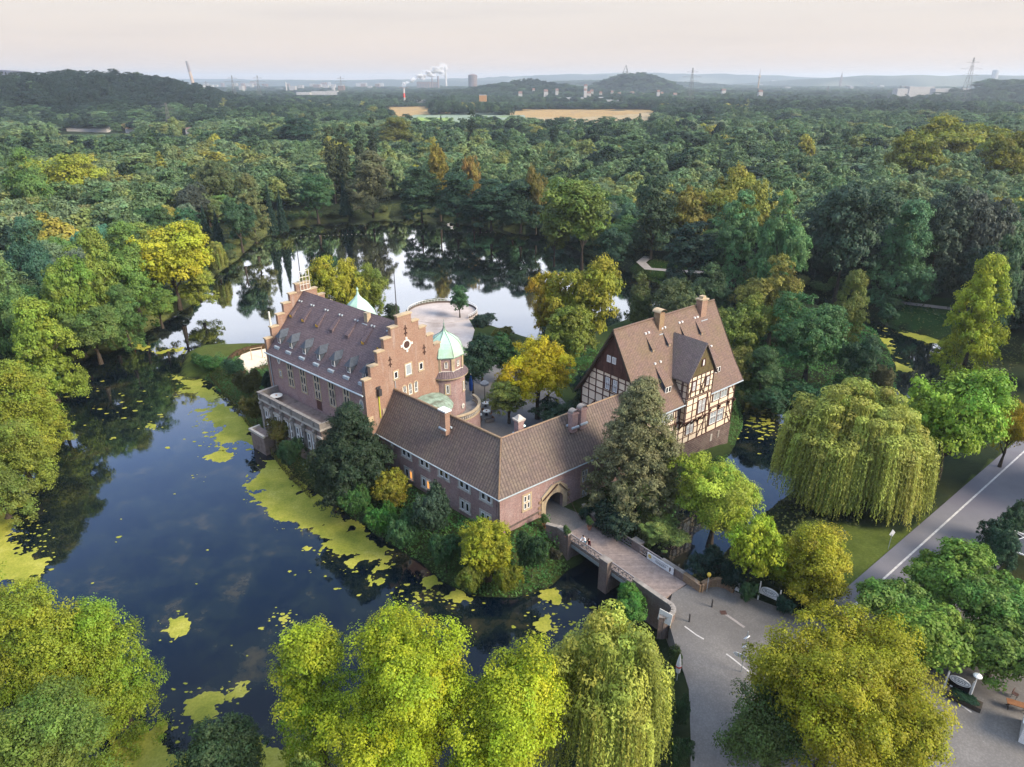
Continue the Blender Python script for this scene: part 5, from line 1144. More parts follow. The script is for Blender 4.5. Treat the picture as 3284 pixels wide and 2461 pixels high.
for i in range(8):
    am = a0 + (i + .5) * math.pi / 4; c_, d_, n_ = onround(2.8 * math.cos(math.pi / 8), am, 15.5); window(tw, c_, d_, n_, .5, 1.05, arch=True, sw=.1)
def wang(deg): return R(deg - 48.7)
c_, d_, n_ = onround(2.93, wang(-80), 11.6); window(tw, c_, d_, n_, .55, 1.5, sw=.18)
c_, d_, n_ = onround(2.93, wang(-18), 11.4); window(tw, c_, d_, n_, .5, 1.5, sw=.18)
# bay with old copper roof between gable and tower, and the raised tower terrace
bc = Vector((9.0, -2.2, 0))
b = MB(); b.prism([(7.1, -.01), (7.1, -3.4), (8.4, -4.8), (11.2, -4.8), (12.4, -3.4), (12.4, -.01)], 0, 10.2); by = b.build('bay', 'brick', cst)
b = MB(); b.lathe((9.75, -.2, 0), [(4.7, 10.2), (4.3, 10.7), (3.3, 11.3), (2.0, 11.7), (.05, 11.85)], 10, math.pi * 1.02, math.pi * 1.98); b.build('bay_roof', 'copper_old', by)
def arcw(r0, r1, z0, z1, d0, d1, mat, name, par, n=22):
    b = MB()
    for i in range(n):
        t0 = wang(d0 + (d1 - d0) * i / n); t1 = wang(d0 + (d1 - d0) * (i + 1) / n)
        b.hexa([(tl.x + r * math.cos(t), tl.y + r * math.sin(t), z) for z in (z0, z1) for r, t in ((r0, t0), (r1, t0), (r1, t1), (r0, t1))])
    return b.build(name, mat, par)
tt = arcw(2.96, 5.3, 0, 6.9, -125, 40, 'brick', 'tower_terrace', cst); arcw(3.0, 5.2, 6.904, 6.93, -125, 40, 'stone_grey', 'terrace_floor', tt)
arcw(4.95, 5.4, 6.93, 7.06, -125, 40, 'sandstone', 'balustrade_base', tt); arcw(4.95, 5.4, 7.78, 7.95, -125, 40, 'sandstone', 'handrail', tt)
b = MB()
for i in range(40):
    aw = wang(-123 + 161 * i / 39); b.lathe((tl.x + 5.17 * math.cos(aw), tl.y + 5.17 * math.sin(aw), 0), [(.08, 7.06), (.13, 7.3), (.06, 7.55), (.09, 7.78)], 6)
b.build('balusters', 'stone_pale', tt)
b = MB(); c_, d_, n_ = onround(3.0, wang(-28), 8.1); b.tube([c_, c_ + n_ * .06], [.42, .42], 16); em = b.build('round_emblem', 'offwhite', tw)
b = MB(); 
for k in range(16): t0 = k * .42; b.obox(c_ + n_ * .075 + (d_ * math.cos(t0) + ZU * math.sin(t0)) * (.05 + .014 * k), d_, ZU, n_, .035, .035, .008)
b.build('emblem_ring', 'ink', em)
# rear stair turret with copper dome
rt_ = inv @ (Vector((-30.7, 116.5, 0)) - Vector((-20.12, 85.91, 0)))
rt_ = Vector((W_ + .2, L_ - 4.6, 0))
b = MB(); b.lathe((rt_.x, rt_.y, 0), [(2.7, 0), (2.7, 17.6)], 24); r2 = b.build('rear_turret', 'brick', cst)
b = MB(); b.lathe((rt_.x, rt_.y, 0), [(2.95, 17.6), (2.85, 18.6), (2.5, 19.6), (1.7, 20.7), (.8, 21.5), (.3, 22.1), (.09, 22.9), (.22, 23.1), (.02, 23.5)], 8); b.build('turret_dome', 'copper', r2)
# ================================================================== gatehouse
c0 = Vector((-1.58, 69.37, 0)); gt = thing('gatehouse', 'L shaped brick gatehouse with plain tiled roof and arched sandstone gateway at the bridge', 'gatehouse', c0)
u1 = Vector((math.cos(R(136.3)), math.sin(R(136.3)), 0)); u2 = Vector((math.cos(R(38.3)), math.sin(R(38.3)), 0))
m1 = Vector((u1.y, -u1.x, 0)); m2 = Vector((-u2.y, u2.x, 0))   # inward normals of the two wings
gt_ref[0] = gt; WD, EG, RG, L1, L2 = 3.95, 9.0, 14.55, 26.3, 25.2
bis = (u1 + u2).normalized(); kk = 1 / math.sin(R(136.3 - 38.3) / 2)
def corner(d): return bis * kk * d
def zz(v, z): return Vector((v.x, v.y, z))
b = MB(); A1, C0_, A2 = u1 * L1, Vector((0, 0, 0)), u2 * L2; R1 = A1 + m1 * WD; RC = corner(WD); R2 = A2 + m2 * WD; I1 = A1 + m1 * 2 * WD; IC = corner(2 * WD); I2 = A2 + m2 * 2 * WD
b.add([zz(A1, EG), zz(C0_, EG), zz(RC, RG), zz(R1, RG)], [[0, 1, 2, 3]]); b.add([zz(R1, RG), zz(RC, RG), zz(IC, EG), zz(I1, EG)], [[0, 1, 2, 3]])
b.add([zz(C0_, EG), zz(A2, EG), zz(R2, RG), zz(RC, RG)], [[0, 1, 2, 3]]); b.add([zz(RC, RG), zz(R2, RG), zz(I2, EG), zz(IC, EG)], [[0, 1, 2, 3]])
rf = b.build('roof', 'tile_gate', gt); so = rf.modifiers.new('thick', 'SOLIDIFY'); so.thickness = .2; so.offset = -1
b = MB(); b.tube([zz(R1, RG + .02), zz(RC, RG + .02)], [.17, .17], 8); b.tube([zz(RC, RG + .02), zz(R2, RG + .02)], [.17, .17], 8); b.tube([zz(C0_, EG + .04), zz(RC, RG + .02)], [.14, .14], 8); b.build('ridge_tiles', 'terracotta' if False else 'brick_tan', rf)
b = MB(); b.tube([zz(A1 - m1 * .12, EG - .05), zz(-bis * .15, EG - .05), zz(A2 - m2 * .12, EG - .05)], [.1, .1, .1], 8); b.build('gutter', 'zinc', gt)
b = MB(); b.beam(zz(A1 + u1 * .05, EG + .12), zz(R1 + u1 * .05, RG + .14), .12, .24); b.build('verge_board', 'zinc', gt)
i_ = .42
def wseg(p, q, n, z0, z1, th=.5):
    b = MB(); b.hexa([zz(p, z0), zz(q, z0), zz(q + n * th, z0), zz(p + n * th, z0), zz(p, z1), zz(q, z1), zz(q + n * th, z1), zz(p + n * th, z1)]); return b
wo = corner(i_)
wseg(wo + u1 * .5, A1 + m1 * i_, m1, 0, EG - .1).build('wall', 'brick', gt)
# gate front with arched opening: s measured along u2 from the outer corner
AS, AW, SPR = 9.0, 1.5, 4.7
pr = [(.0, 0), (.0, EG - .1), (L2, EG - .1), (L2, 0), (AS + AW, 0), (AS + AW, SPR)] + [(AS + AW * math.cos(t), SPR + AW * .95 * math.sin(t)) for t in np.linspace(0, math.pi, 15)[1:-1]] + [(AS - AW, SPR), (AS - AW, 0)]
o2 = wo - u2 * (wo.dot(u2)) * 0
base2 = wo
f2 = lambda s, z, o=0.: zz(base2 + u2 * (s if s > .01 else 0) - m2 * o, z)
b = MB(); b.extr([f2(s, z) for s, z in pr], m2 * .5); b.build('gate_front', 'brick', gt)
b = MB(); 
for sgn in (-1, 1):
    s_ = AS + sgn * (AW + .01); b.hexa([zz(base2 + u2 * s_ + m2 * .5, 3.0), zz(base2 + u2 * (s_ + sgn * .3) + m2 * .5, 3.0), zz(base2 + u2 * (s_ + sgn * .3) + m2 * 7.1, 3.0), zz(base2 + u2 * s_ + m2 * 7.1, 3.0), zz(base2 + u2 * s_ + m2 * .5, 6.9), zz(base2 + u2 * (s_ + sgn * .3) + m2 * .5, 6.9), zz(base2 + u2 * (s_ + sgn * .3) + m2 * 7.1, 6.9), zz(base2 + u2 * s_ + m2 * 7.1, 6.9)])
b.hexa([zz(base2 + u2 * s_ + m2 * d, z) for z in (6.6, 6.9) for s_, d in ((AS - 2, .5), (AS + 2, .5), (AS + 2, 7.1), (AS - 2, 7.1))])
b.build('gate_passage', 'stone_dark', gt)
b = MB(); b.hexa([zz(base2 + u2 * s_ + m2 * d, z) for z in (3.38, 6.6) for s_, d in ((AS - 1.55, 5.2), (AS + 1.55, 5.2), (AS + 1.55, 5.35), (AS - 1.55, 5.35))]); b.build('passage_dark_slab', 'black', gt)  # black slab added across the passage so the archway looks dark
# inner courtyard walls
wseg(I1 - m1 * .9 - u1 * 0, IC - bis * 1.2, m1, 0, EG - .1).build('courtyard_wall', 'brick', gt)
p_ = IC - bis * 1.2
b = wseg(p_ + u2 * .1, base2 + m2 * 7.1 + u2 * (AS - AW - .2), m2, 0, EG - .1); b.hexa([zz(q, z) for z in (0, EG - .1) for q in (base2 + m2 * 7.1 + u2 * (AS + AW + .2), A2 + m2 * (7.1 + i_), A2 + m2 * (7.6 + i_), base2 + m2 * 7.6 + u2 * (AS + AW + .2))]); b.build('courtyard_wall', 'brick', gt)
# sandstone portal
b = MB(); n2 = -m2
ring = [(AS + r * math.cos(t), SPR + r * .95 * math.sin(t)) for r in (AW, AW + .45) for t in (0,)]
for i in range(14):
    t0, t1 = math.pi * i / 14, math.pi * (i + 1) / 14
    b.extr([f2(AS + r * math.cos(t), SPR + r * .95 * math.sin(t)) for r, t in ((AW, t0), (AW, t1), (AW + .4, t1), (AW + .4, t0))], n2 * .16)
b.build('arch_ring', 'sandstone', gt)
b = MB()
for sg in (-1, 1):
    b.extr([f2(AS + sg * AW, 2.4), f2(AS + sg * (AW + .75), 2.4), f2(AS + sg * (AW + .75), 6.3), f2(AS + sg * AW, 6.3 if False else SPR)], n2 * .12)
b.build('portal_jamb', 'sandstone', gt)
b = MB()
pts_ = [(AS + sg_ * r, z) for sg_, r, z in ((-1, AW + .75, 6.3), (-1, AW + .42, SPR + .3))]
top = [(AS - 2.25, 6.1), (AS - 2.2, 6.35), (AS - .9, 7.3), (AS + .9, 7.5), (AS + 2.2, 6.5), (AS + 2.25, 6.1)]
arcp = [(AS + (AW + .4) * math.cos(t), SPR + (AW + .4) * .95 * math.sin(t)) for t in np.linspace(.98 * math.pi / 3.2, math.pi - .98 * math.pi / 3.2, 9)]
b.extr([f2(s, z) for s, z in top + [(AS + AW + .75, 5.2), ] + [(AS + AW + .42, SPR + .2)] + arcp + [(AS - AW - .42, SPR + .2), (AS - AW - .75, 5.2)]], n2 * .09); b.build('portal_panel', 'sandstone', gt)
b = MB(); 
b.beam(f2(AS - 2.3, 6.2, .06), f2(AS - .5, 7.6, .06), .1, .12); b.beam(f2(AS - .2, 7.7, .06), f2(AS + 1.6, 7.5, .06), .08, .1)
b.build('pediment', 'stone_grey', gt)
b = MB(); b.beam(f2(AS - 2.1, 5.75, .2), f2(AS + .35, 7.35, .25), .12, .14); b.beam(f2(AS + 2.1, 5.75, .2), f2(AS + .7, 7.35, .25), .1, .1); b.build('drawbridge_beam', 'iron_red', gt)
b = MB(); 
for z in (3.2, 4.0, 4.8, 5.6): b.obox(f2(AS + AW + .95 + .1 * (z % 1.6 > .8), z, .04), u2, ZU, m2, .22, .2, .05); b.obox(f2(AS - AW - .95 - .1 * (z % 1.6 > .8), z, .04), u2, ZU, m2, .22, .2, .05)
b.build('quoin', 'brick_tan', gt)
b = MB(); b.beam(f2(1.0, 4.0, .08), f2(6.3, 4.3, .08), .16, .16); b.build('string_course', 'stone_dark', gt)
window(gt, f2(4.35, 6.6), u2, n2, 1.15, 2.1, 2, 2, surround='sandstone', sw=.2, glass='glass')
window(gt, f2(14.4, 6.6), u2, n2, 1.0, 1.9, 2, 2, surround='sandstone', sw=.2, glass='glass'); window(gt, f2(14.5, 3.6), u2, n2, .95, 1.7, 2, 2, surround='sandstone', sw=.2, glass='glass')
window(gt, f2(18.5, 6.6), u2, n2, 1.0, 1.9, 2, 2, surround='sandstone', sw=.2)
du1 = -u1; n1 = -m1
f1 = lambda s, z: zz(wo + u1 * s, z)
for k_, s in enumerate((18.0, 14.1, 10.15, 6.2, 2.25)): window(gt, f1(s, 8.0), du1, n1, 2.0, 1.2, 2, 1, surround='stone_pale', sw=.2, glass=['glass', 'glass'] if k_ != 4 else ['glass', 'iron_red'])
for s, gl in ((17.7, ['glass', 'lit']), (14.0, ['glass', 'lit']), (6.2, ['glass', 'glass']), (2.4, ['glass', 'glass'])): window(gt, f1(s, 4.9), du1, n1, 1.8, 1.55, 2, 1, surround='stone_pale', sw=.2, glass=gl, label='lower window with one lit pane' if 'lit' in gl else None)
window(gt, f1(21.2, 8.3), du1, n1, .5, .7, sw=.14)
MB().tube([zz(wo - bis * .12, 8.8), zz(wo - bis * .12, 1.5)], [.08, .08], 8).build('downpipe', 'iron', gt)
def chim(p, w, d, z0, z1, mat, cap, name='chimney', ang=0):
    du = Vector((math.cos(ang), math.sin(ang), 0)); dv = Vector((-du.y, du.x, 0)); q = zz(p - c0, 0)
    b = MB(); b.obox(zz(q, (z0 + z1) / 2), du, dv, ZU, w / 2, d / 2, (z1 - z0) / 2); b.obox(zz(q, z1 - .12), du, dv, ZU, w / 2 + .12, d / 2 + .12, .1); c = b.build(name, mat, gt)
    if cap == 'slab': MB().obox(zz(q, z1 + .28), du, dv, ZU, w / 2 + .25, d / 2 + .15, .09).obox(zz(q, z1 + .1), du, dv, ZU, w / 2 - .15, d / 2 - .1, .1).build('chimney_cap', 'white', c)
    if cap == 'stone': 
        bb = MB(); bb.obox(zz(q, z1 + .08), du, dv, ZU, w / 2 + .18, d / 2 + .18, .1); bb.add([q + du * a * (w / 2 + .05) + dv * e * (d / 2 + .05) + ZU * (z1 + .18) for a, e in ((-1, -1), (1, -1), (1, 1), (-1, 1))] + [q + du * a * .15 + dv * e * .15 + ZU * (z1 + .65) for a, e in ((-1, -1), (1, -1), (1, 1), (-1, 1))], [[0, 1, 5, 4], [1, 2, 6, 5], [2, 3, 7, 6], [3, 0, 4, 7], [4, 5, 6, 7]]); bb.build('chimney_cap', 'stone_pale', c)
    if cap == 'barrel':
        bb = MB(); bb.lathe((0, 0, 0), [(w / 2 + .1, -.5), (w / 2 + .1, .5)], 12, 0, math.pi)
        vs = [zz(q, z1) + du * v.x + ZU * v.y * .8 + dv * v.z * d * 1.15 for v in bb.v]; MB().add(vs, bb.f).build('chimney_cap', 'stone_grey', c)
    MB().obox(zz(q, z0 + (z1 - z0) * .28) - dv * (d / 2 + .12), du, dv, ZU, w / 2 + .15, .12, .1).obox(zz(q, z0 + (z1 - z0) * .28) + dv * (d / 2 + .12), du, dv, ZU, w / 2 + .15, .12, .1).build('lead_flashing', 'zinc', c)
    return c
chim(Vector((-8.75, 79.6, 0)), 1.05, .8, 12.6, 15.8, 'brick_orange_sunlit', 'slab', ang=R(136))
chim(Vector((.9, 78.6, 0)), .9, .9, 12.3, 15.2, 'brick', 'stone', ang=R(38))
for o_ in (0, 1.55): chim(Vector((8.0 + o_ * .78, 79.9 + o_ * .62, 0)), .95, .8, 12.8, 15.6 + o_ * .12, 'brick', 'barrel', ang=R(38))
# ================================================================== timber framed house
th_ = thing('timber_framed_house', 'tall half timbered house on a stone base with steep red brown roof', 'house', (18.39, 84.96, 0), R(39))
LT, WT, ET, RT, SB = 21.9, 12.5, 12.6, 23.2, 4.55
b = MB(); b.box((0, 0, -1), (LT, WT, SB)); b.build('stone_base', 'stone_blocks', th_)
b = MB(); b.box((.12, .12, SB), (LT - .12, WT - .12, ET)); b.build('wall', 'plaster', th_)
sl2 = (RT - ET) / (WT / 2)
# gable walls: plaster below, boards above
for s, n in ((.12, 1), (LT - .12, -1)):
    b = MB(); zc2 = 16.6; yc = (zc2 - ET) / sl2
    b.extr([Vector((s, .12, ET)), Vector((s, WT - .12, ET)), Vector((s, WT - yc - .05, zc2)), Vector((s, yc + .05, zc2))], (n * .3, 0, 0)); b.build('gable_wall', 'plaster', th_)
    b = MB(); b.extr([Vector((s - n * .22, yc - .1, zc2)), Vector((s - n * .22, WT - yc + .1, zc2)), Vector((s - n * .22, WT / 2, RT - .1))], (n * .5, 0, 0)); b.build('boarded_gable', 'boards', th_)
b = MB(); ov = .75; kick = .5
pr = [(-ov - .0, ET - ov * .75 + .15), (1.4, ET + 1.4 * sl2 * 1.0 + .3), (WT / 2, RT + .3), (WT - 1.4, ET + 1.4 * sl2 + .3), (WT + ov, ET - ov * .75 + .15), (WT + ov, ET - ov * .75 - .08), (WT - 1.4, ET + 1.4 * sl2 + .02), (WT / 2, RT), (1.4, ET + 1.4 * sl2 + .02), (-ov, ET - ov * .75 - .08)]
b.extr([Vector((-.55, y, z)) for y, z in pr], (LT + 1.1, 0, 0)); rf = b.build('roof', 'tile_timber', th_)
MB().tube([(-.55, WT / 2, RT + .3), (LT + .55, WT / 2, RT + .3)], [.16, .16], 8).build('ridge_tiles', 'tile_timber', rf)
b = MB()
for s in (-.6, LT + .6):
    for q in (0, 1):
        f_ = lambda y, z: Vector((s, y if q == 0 else WT - y, z)); b.beam(f_(-ov, ET - ov * .75), f_(1.4, ET + 1.4 * sl2 + .12), .1, .3); b.beam(f_(1.4, ET + 1.4 * sl2 + .12), f_(WT / 2, RT + .12), .1, .3)
b.build('bargeboard', 'bark', rf)
MB().tube([(-.5, -ov - .1, ET - ov * .75), (LT + .5, -ov - .1, ET - ov * .75)], [.1, .1], 8).build('gutter', 'zinc', th_)
# timber frame, front (y=0)
def framing(par, O, du, n, W, z0, z1, posts, rails, braces, w=.105, name='timber_frame', skip=(), mat='timber'):
    b = MB(); O = Vector(O); g = lambda s, z: O + du * s + ZU * z + n * .045
    zs = [z0] + rails + [z1]
    for k_, z in enumerate(zs): b.obox(g(W / 2, z), du, ZU, n, W / 2, w / 2 * (1.3 if k_ in (0, len(zs) - 1) else .75), .048 - .002 * (k_ % 3))
    for s in posts: b.obox(g(s, (z0 + z1) / 2), du, ZU, n, w / 2, (z1 - z0) / 2, .055)
    for (s0, a), (s1, c) in braces: b.beam(g(s0, a) + n * .004, g(s1, c) + n * .004, .11, w * .85, up=n)
    return b.build(name, mat, par)
nf = Vector((0, -1, 0)); mid = 8.7
pz = lambda L, n_: [w_ for w_ in np.linspace(.1, L - .1, n_)]
posts = [.1, 1.3, 2.3, 4.9, 7.2, 8.3, 9.6, 11.0, 13.0, 14.4, 15.5, 17.9, 20.3, LT - .1]
framing(th_, (0, .12, 0), X, nf, LT, SB + .1, mid, posts, [5.7, 6.8, 7.8], [((20.5, mid), (21.6, SB + 1.5)), ((20.5, SB + 2.0), (21.6, SB + .2)), ((14.5, mid), (15.4, SB + .3)), ((13.1, SB + .3), (14.3, mid - 1.6)), ((1.4, mid), (.2, SB + 1.5)), ((7.3, mid), (8.2, SB + .3)), ((12.2, mid), (13, SB + 2.3))])
framing(th_, (0, .12, 0), X, nf, LT, mid + .25, ET, posts, [9.9, 11.0], [((20.5, ET), (21.6, mid + 1.5)), ((14.5, mid + .3), (15.4, ET)), ((1.4, ET), (.2, mid + 1.5)), ((4.9, mid + .4), (7.1, ET - 1.2)), ((7.3, ET), (8.2, mid + .3))])
b = MB()
for s in posts: b.obox((s, -.12, mid + .02), X, ZU, nf, .09, .16, .22); b.beam((s, .1, mid - .8), (s, -.25, mid + .05), .14)
b.build('jetty_bracket', 'timber', th_)
nl = Vector((-1, 0, 0)); 
framing(th_, (.12, WT, 0), Vector((0, -1, 0)), nl, WT, 8.0, ET + .2, [.1, 1.5, 2.9, 4.4, 5.7, 7.2, 8.6, 10, 11.2, WT - .1], [9.1, 10.2, 11.4], [((.2, 8.2), (2.8, 11.3)), ((12.2, 8.2), (9.9, 11.3))])
b = MB(); O = Vector((.12, WT, 0)); 
for s in (1.5, 2.9, 4.4, 5.75, 7.2, 8.6, 10.0, 11.2): 
    zt = min(16.6, ET + (min(s, WT - s)) * sl2 - .1); b.obox(O + Vector((-.045, -s, (ET + .3 + zt) / 2)), Vector((0, -1, 0)), ZU, nl, .07, (zt - ET - .3) / 2, .05)
for z in (13.7, 14.8, 15.9, 16.55):
    y0 = (z - ET) / sl2 + .05; b.obox(O + Vector((-.045, -WT / 2, z)), Vector((0, -1, 0)), ZU, nl, WT / 2 - y0, .06, .046)
b.build('gable_frame', 'timber', th_)
for yy in (7.25, 5.75): casement(th_, (.1, yy, 15.0), Vector((0, -1, 0)), nl, 1.0, 1.9, 1, glass='glass_pale')
for yy in (7.1, 6.1): casement(th_, (-.1, yy, 18.9), Vector((0, -1, 0)), nl, .42, .8, 1, frame='white', glass='glass')
# right gable end, seen edge-on
framing(th_, (LT - .12, 0, 0), Vector((0, 1, 0)), Vector((1, 0, 0)), WT, SB + .1, ET, [.1, 1.8, 3.5, 5.3, 7.2, 9, 10.8, WT - .1], [5.9, 7.3, 8.7, 10, 11.3], [((.2, SB + .3), (1.7, 8.5)), ((12.3, SB + .3), (10.8, 8.5))])
for s, z, w in ((18.0, 10.9, 3.7), (17.7, 6.9, 3.6), (4.9, 10.7, 3.4), (5.1, 6.8, 3.2), (11.9, 10.8, 1.7), (11.0, 7.1, 1.75), (1.8, 7, .9)): casement(th_, (s, .1, z), X, nf, w, 2.1, 2 if w > 1 else 1)
b = MB()
for s in (16.9, 18.8): b.obox((s, -.03, 3.4), X, ZU, nf, .22, .6, .04)
b.build('slit_window', 'stone_pale', th_)
# gabled bay
B0, B1, BT0, BT1, BP = 8.05, 14.0, 12.9, 16.3, 20.9; by0 = -.95
b = MB(); b.extr([Vector((B0, by0, mid + .3)), Vector((B1, by0, mid + .3)), Vector((B1, by0, BT1)), Vector((B0, by0, BT1))], (0, 4.6, 0)); bay = b.build('bay', 'plaster', th_)
b = MB(); bm_ = (B0 + B1) / 2; b.extr([Vector((B0 + .05, by0 - .06, BT1)), Vector((B1 - .05, by0 - .06, BT1)), Vector((bm_, by0 - .06, BP - .2))], (0, .3, 0)); b.build('bay_gable', 'boards_olive', bay)
b = MB(); e = .45; slb = (BP - BT1) / ((B1 - B0) / 2)
pr = [(B0 - e, BT1 - e * slb + .2), (bm_, BP + .2), (B1 + e, BT1 - e * slb + .2), (B1 + e, BT1 - e * slb), (bm_, BP - .02), (B0 - e, BT1 - e * slb)]
b.extr([Vector((x, by0 - .4, z)) for x, z in pr], (0, 6.0, 0)); b.build('bay_roof', 'slate_tile', bay)
framing(bay, (B0, by0, 0), X, nf, B1 - B0, 13.0, BT1 - .05, [.1, .75, 1.9, 2.9, 3.9, 5.0, B1 - B0 - .1], [13.8, 14.7, 15.6], [((.2, 13.1), (.75, 14.6)), ((3.0, 13.1), (3.8, 15.5)), ((3.8, 13.1), (3.0, 14.5))], w=.11, name='bay_frame', mat='iron_red')
framing(bay, (B0, by0, 0), X, nf, B1 - B0, mid + .4, 12.75, [.1, 1.6, 2.7, 4.9, B1 - B0 - .1], [9.6, 10.7, 11.8], [((5.0, 12.6), (5.8, 9.6)), ((4.3, mid + .5), (4.8, 11.7))], name='bay_frame')
framing(bay, (B0, by0 + .95, 0), Vector((0, -1, 0)), Vector((-1, 0, 0)), .95, mid + .4, BT1, [.1, .85], [9.6, 10.7, 11.8, 13, 14, 15], [], name='bay_frame')
framing(bay, (B0, 3.6, 0), Vector((0, -1, 0)), Vector((-1, 0, 0)), 3.6, 13, BT1, [.1, 1.2, 2.3, 3.5], [14, 15], [], name='bay_frame')
for s in (9.35, 12.6): casement(bay, (s, by0 - .02, 14.75), X, nf, .75, 1.35, 1)
casement(bay, (11.9 - .1, by0 - .02, 10.9), X, nf, 1.7, 2.1, 2); casement(bay, (bm_ - .1, by0 - .1, 18.1), X, nf, .5, .9, 1, glass='glass')
b = MB()
for s in (B0 + .2, 9.8, 11.2, 12.6, B1 - .2): b.beam((s, -.02, mid - 1.0), (s, by0 + .1, mid + .35), .2)
b.build('bay_bracket', 'timber', bay)
def rz2(y): return ET + y * sl2 + .3
def shed(s, y, w, l, big=False):
    b = MB(); h = .55 if not big else 1.15
    zb = rz2(y); yb = y + l
    b.add([(s - w, y, zb - .1), (s + w, y, zb - .1), (s + w, y, zb + h), (s - w, y, zb + h), (s + w * .9, yb, rz2(yb) + .02), (s - w * .9, yb, rz2(yb) + .02)], [[0, 1, 2, 3], [0, 3, 5], [1, 4, 2]]); d = b.build('shed_dormer', 'slate' , th_)
    MB().add([(s - w - .12, y - .2, zb + h + .0), (s + w + .12, y - .2, zb + h), (s + w * .95, yb + .1, rz2(yb) + .12), (s - w * .95, yb + .1, rz2(yb) + .12), (s - w - .12, y - .2, zb + h - .1), (s + w + .12, y - .2, zb + h - .1)], [[0, 1, 2, 3], [0, 4, 5, 1]]).build('dormer_roof', 'tile_timber', d)
    if big:
        MB().obox((s, y - .04, zb + .5), X, ZU, nf, w * .8, .5, .04).build('dormer_window', 'white', d)
        MB().obox((s - w * .4, y - .09, zb + .5), X, ZU, nf, w * .26, .36, .006).obox((s + w * .4, y - .09, zb + .5), X, ZU, nf, w * .26, .36, .006).build('pane', 'glass', d)
    else: MB().obox((s - .1, y - .05, zb + .25), X, ZU, nf, .1, .2, .03).obox((s + .14, y - .05, zb + .22), X, ZU, nf, .07, .17, .03).build('shutter', 'wood_pale', d)
    MB().obox((s - w * .8, yb + .15, rz2(yb + .15) + .1), X, ZU, nf, .14, .12, .12).obox((s + w * .8, yb + .15, rz2(yb + .15) + .1), X, ZU, nf, .14, .12, .12).build('vent_cap', 'white', d)
for s in (5.6, 9.2, 13.2, 16.9): shed(s, 3.9, .42, 1.25)
shed(5.7, .75, .75, 2.1, True); shed(17.5, .75, .75, 1.9, True)
for s, w, mt, capm in ((8.6, 1.1, 'brick_tan', 'barrel'), (18.6, 1.35, 'brick_orange_sunlit', 'flat')):
    b = MB(); b.box((s - w / 2, 5.2, 20.6), (s + w / 2, 6.3, 24.4)); c = b.build('chimney', mt, th_)
    if capm == 'barrel':
        bb = MB(); bb.lathe((0, 0, 0), [(w / 2 + .25, -.75), (w / 2 + .25, .75)], 10, 0, math.pi); MB().add([Vector((s, 5.75, 24.5)) + X * v.x + ZU * v.y * .55 + Y_ * v.z for v in bb.v], bb.f).build('chimney_cap', 'sandstone', c)
    else: MB().box((s - w / 2 - .15, 5.05, 24.4), (s + w / 2 + .15, 6.45, 24.6)).box((s - .4, 5.4, 24.6), (s + .4, 6.1, 25.0)).build('chimney_cap', 'sandstone', c)
    MB().box((s - w / 2 - .1, 4.9, rz2(4.9) - .05), (s + w / 2 + .1, 5.2, rz2(4.9) + .12)).build('lead_apron', 'zinc', c)
# ================================================================== bridge
br = thing('bridge', 'plank floored bridge with brick piers and crossed lattice railings leading to the gatehouse', 'bridge', (11.5, 65.5, 0))
off = Vector((11.5, 65.5, 0)); LZ = lambda v, z=None: Vector((v.x - off.x, v.y - off.y, v.z if z is None else z))
dirb = Vector((math.cos(R(-51.3)), math.sin(R(-51.3)), 0)); nb_ = Vector((-dirb.y, dirb.x, 0))   # to the right hand rail (up-right)
Ls = Vector((6.6, 69.9, 0)); Wb = 4.75; LB = 14.6
pt_ = lambda s, t, z: LZ(Ls + dirb * s + nb_ * t, z)
b = MB(); b.hexa([pt_(s, t, z) for z in (2.75, 3.38) for s, t in ((-.2, .1), (LB + .4, .1), (LB + .4, Wb - .1), (-.2, Wb - .1))]); b.build('deck', 'deck', br)
fr_ = Vector((4.9, 73.9, 0)); ff = [f2(AS - AW, 3.37), f2(AS + AW, 3.37)]
b = MB(); q = [c0 + f2(AS - AW + .02, 0) + m2 * 7.2, c0 + f2(AS + AW - .02, 0) + m2 * 7.2, c0 + f2(AS + AW - .02, 0), Ls + nb_ * (Wb + .3) - dirb * 1.2, Ls + nb_ * Wb - dirb * .2, Ls - dirb * .2, Ls - dirb * 1.0 - nb_ * .3, c0 + f2(AS - AW + .02, 0)]
b.prism([(p.x - off.x, p.y - off.y) for p in q], .5, 3.375); b.build('gate_approach', 'cobbles', br)
b = MB(); b.hexa([pt_(s, t, z) for z in (2.3, 2.76) for s, t in ((-.2, .05), (LB + .4, .05), (LB + .4, .35), (-.2, .35))]); b.hexa([pt_(s, t, z) for z in (2.3, 2.76) for s, t in ((-.2, Wb - .35), (LB + .4, Wb - .35), (LB + .4, Wb - .05), (-.2, Wb - .05))]); b.build('girder', 'steel', br)
def pier(s0, s1, t0, t1, z0, z1, capz=.16):
    b = MB(); b.hexa([pt_(s, t, z) for z in (z0, z1) for s, t in ((s0, t0), (s1, t0), (s1, t1), (s0, t1))]); p = b.build('pier', 'brick_pier', br)
    b = MB(); b.hexa([pt_(s, t, z) for z in (z1, z1 + capz) for s, t in ((s0 - .08, t0 - .08), (s1 + .08, t0 - .08), (s1 + .08, t1 + .08), (s0 - .08, t1 + .08))]); b.build('coping', 'stone_grey', p)
pier(-.9, 1.1, -.55, -.0, -1, 4.35); pier(-.9, 1.1, Wb, Wb + .55, -1, 4.35)
b = MB(); b.hexa([pt_(s, t, z) for z in (-1, 2.74) for s, t in ((-1, -.5), (1.0, -.5), (1.0, Wb + .5), (-1, Wb + .5))]); b.build('abutment', 'brick_pier', br)
pier(6.6, 7.9, -.75, -.02, -1, 4.4); pier(6.6, 7.9, Wb + .02, Wb + .75, -1, 4.4)
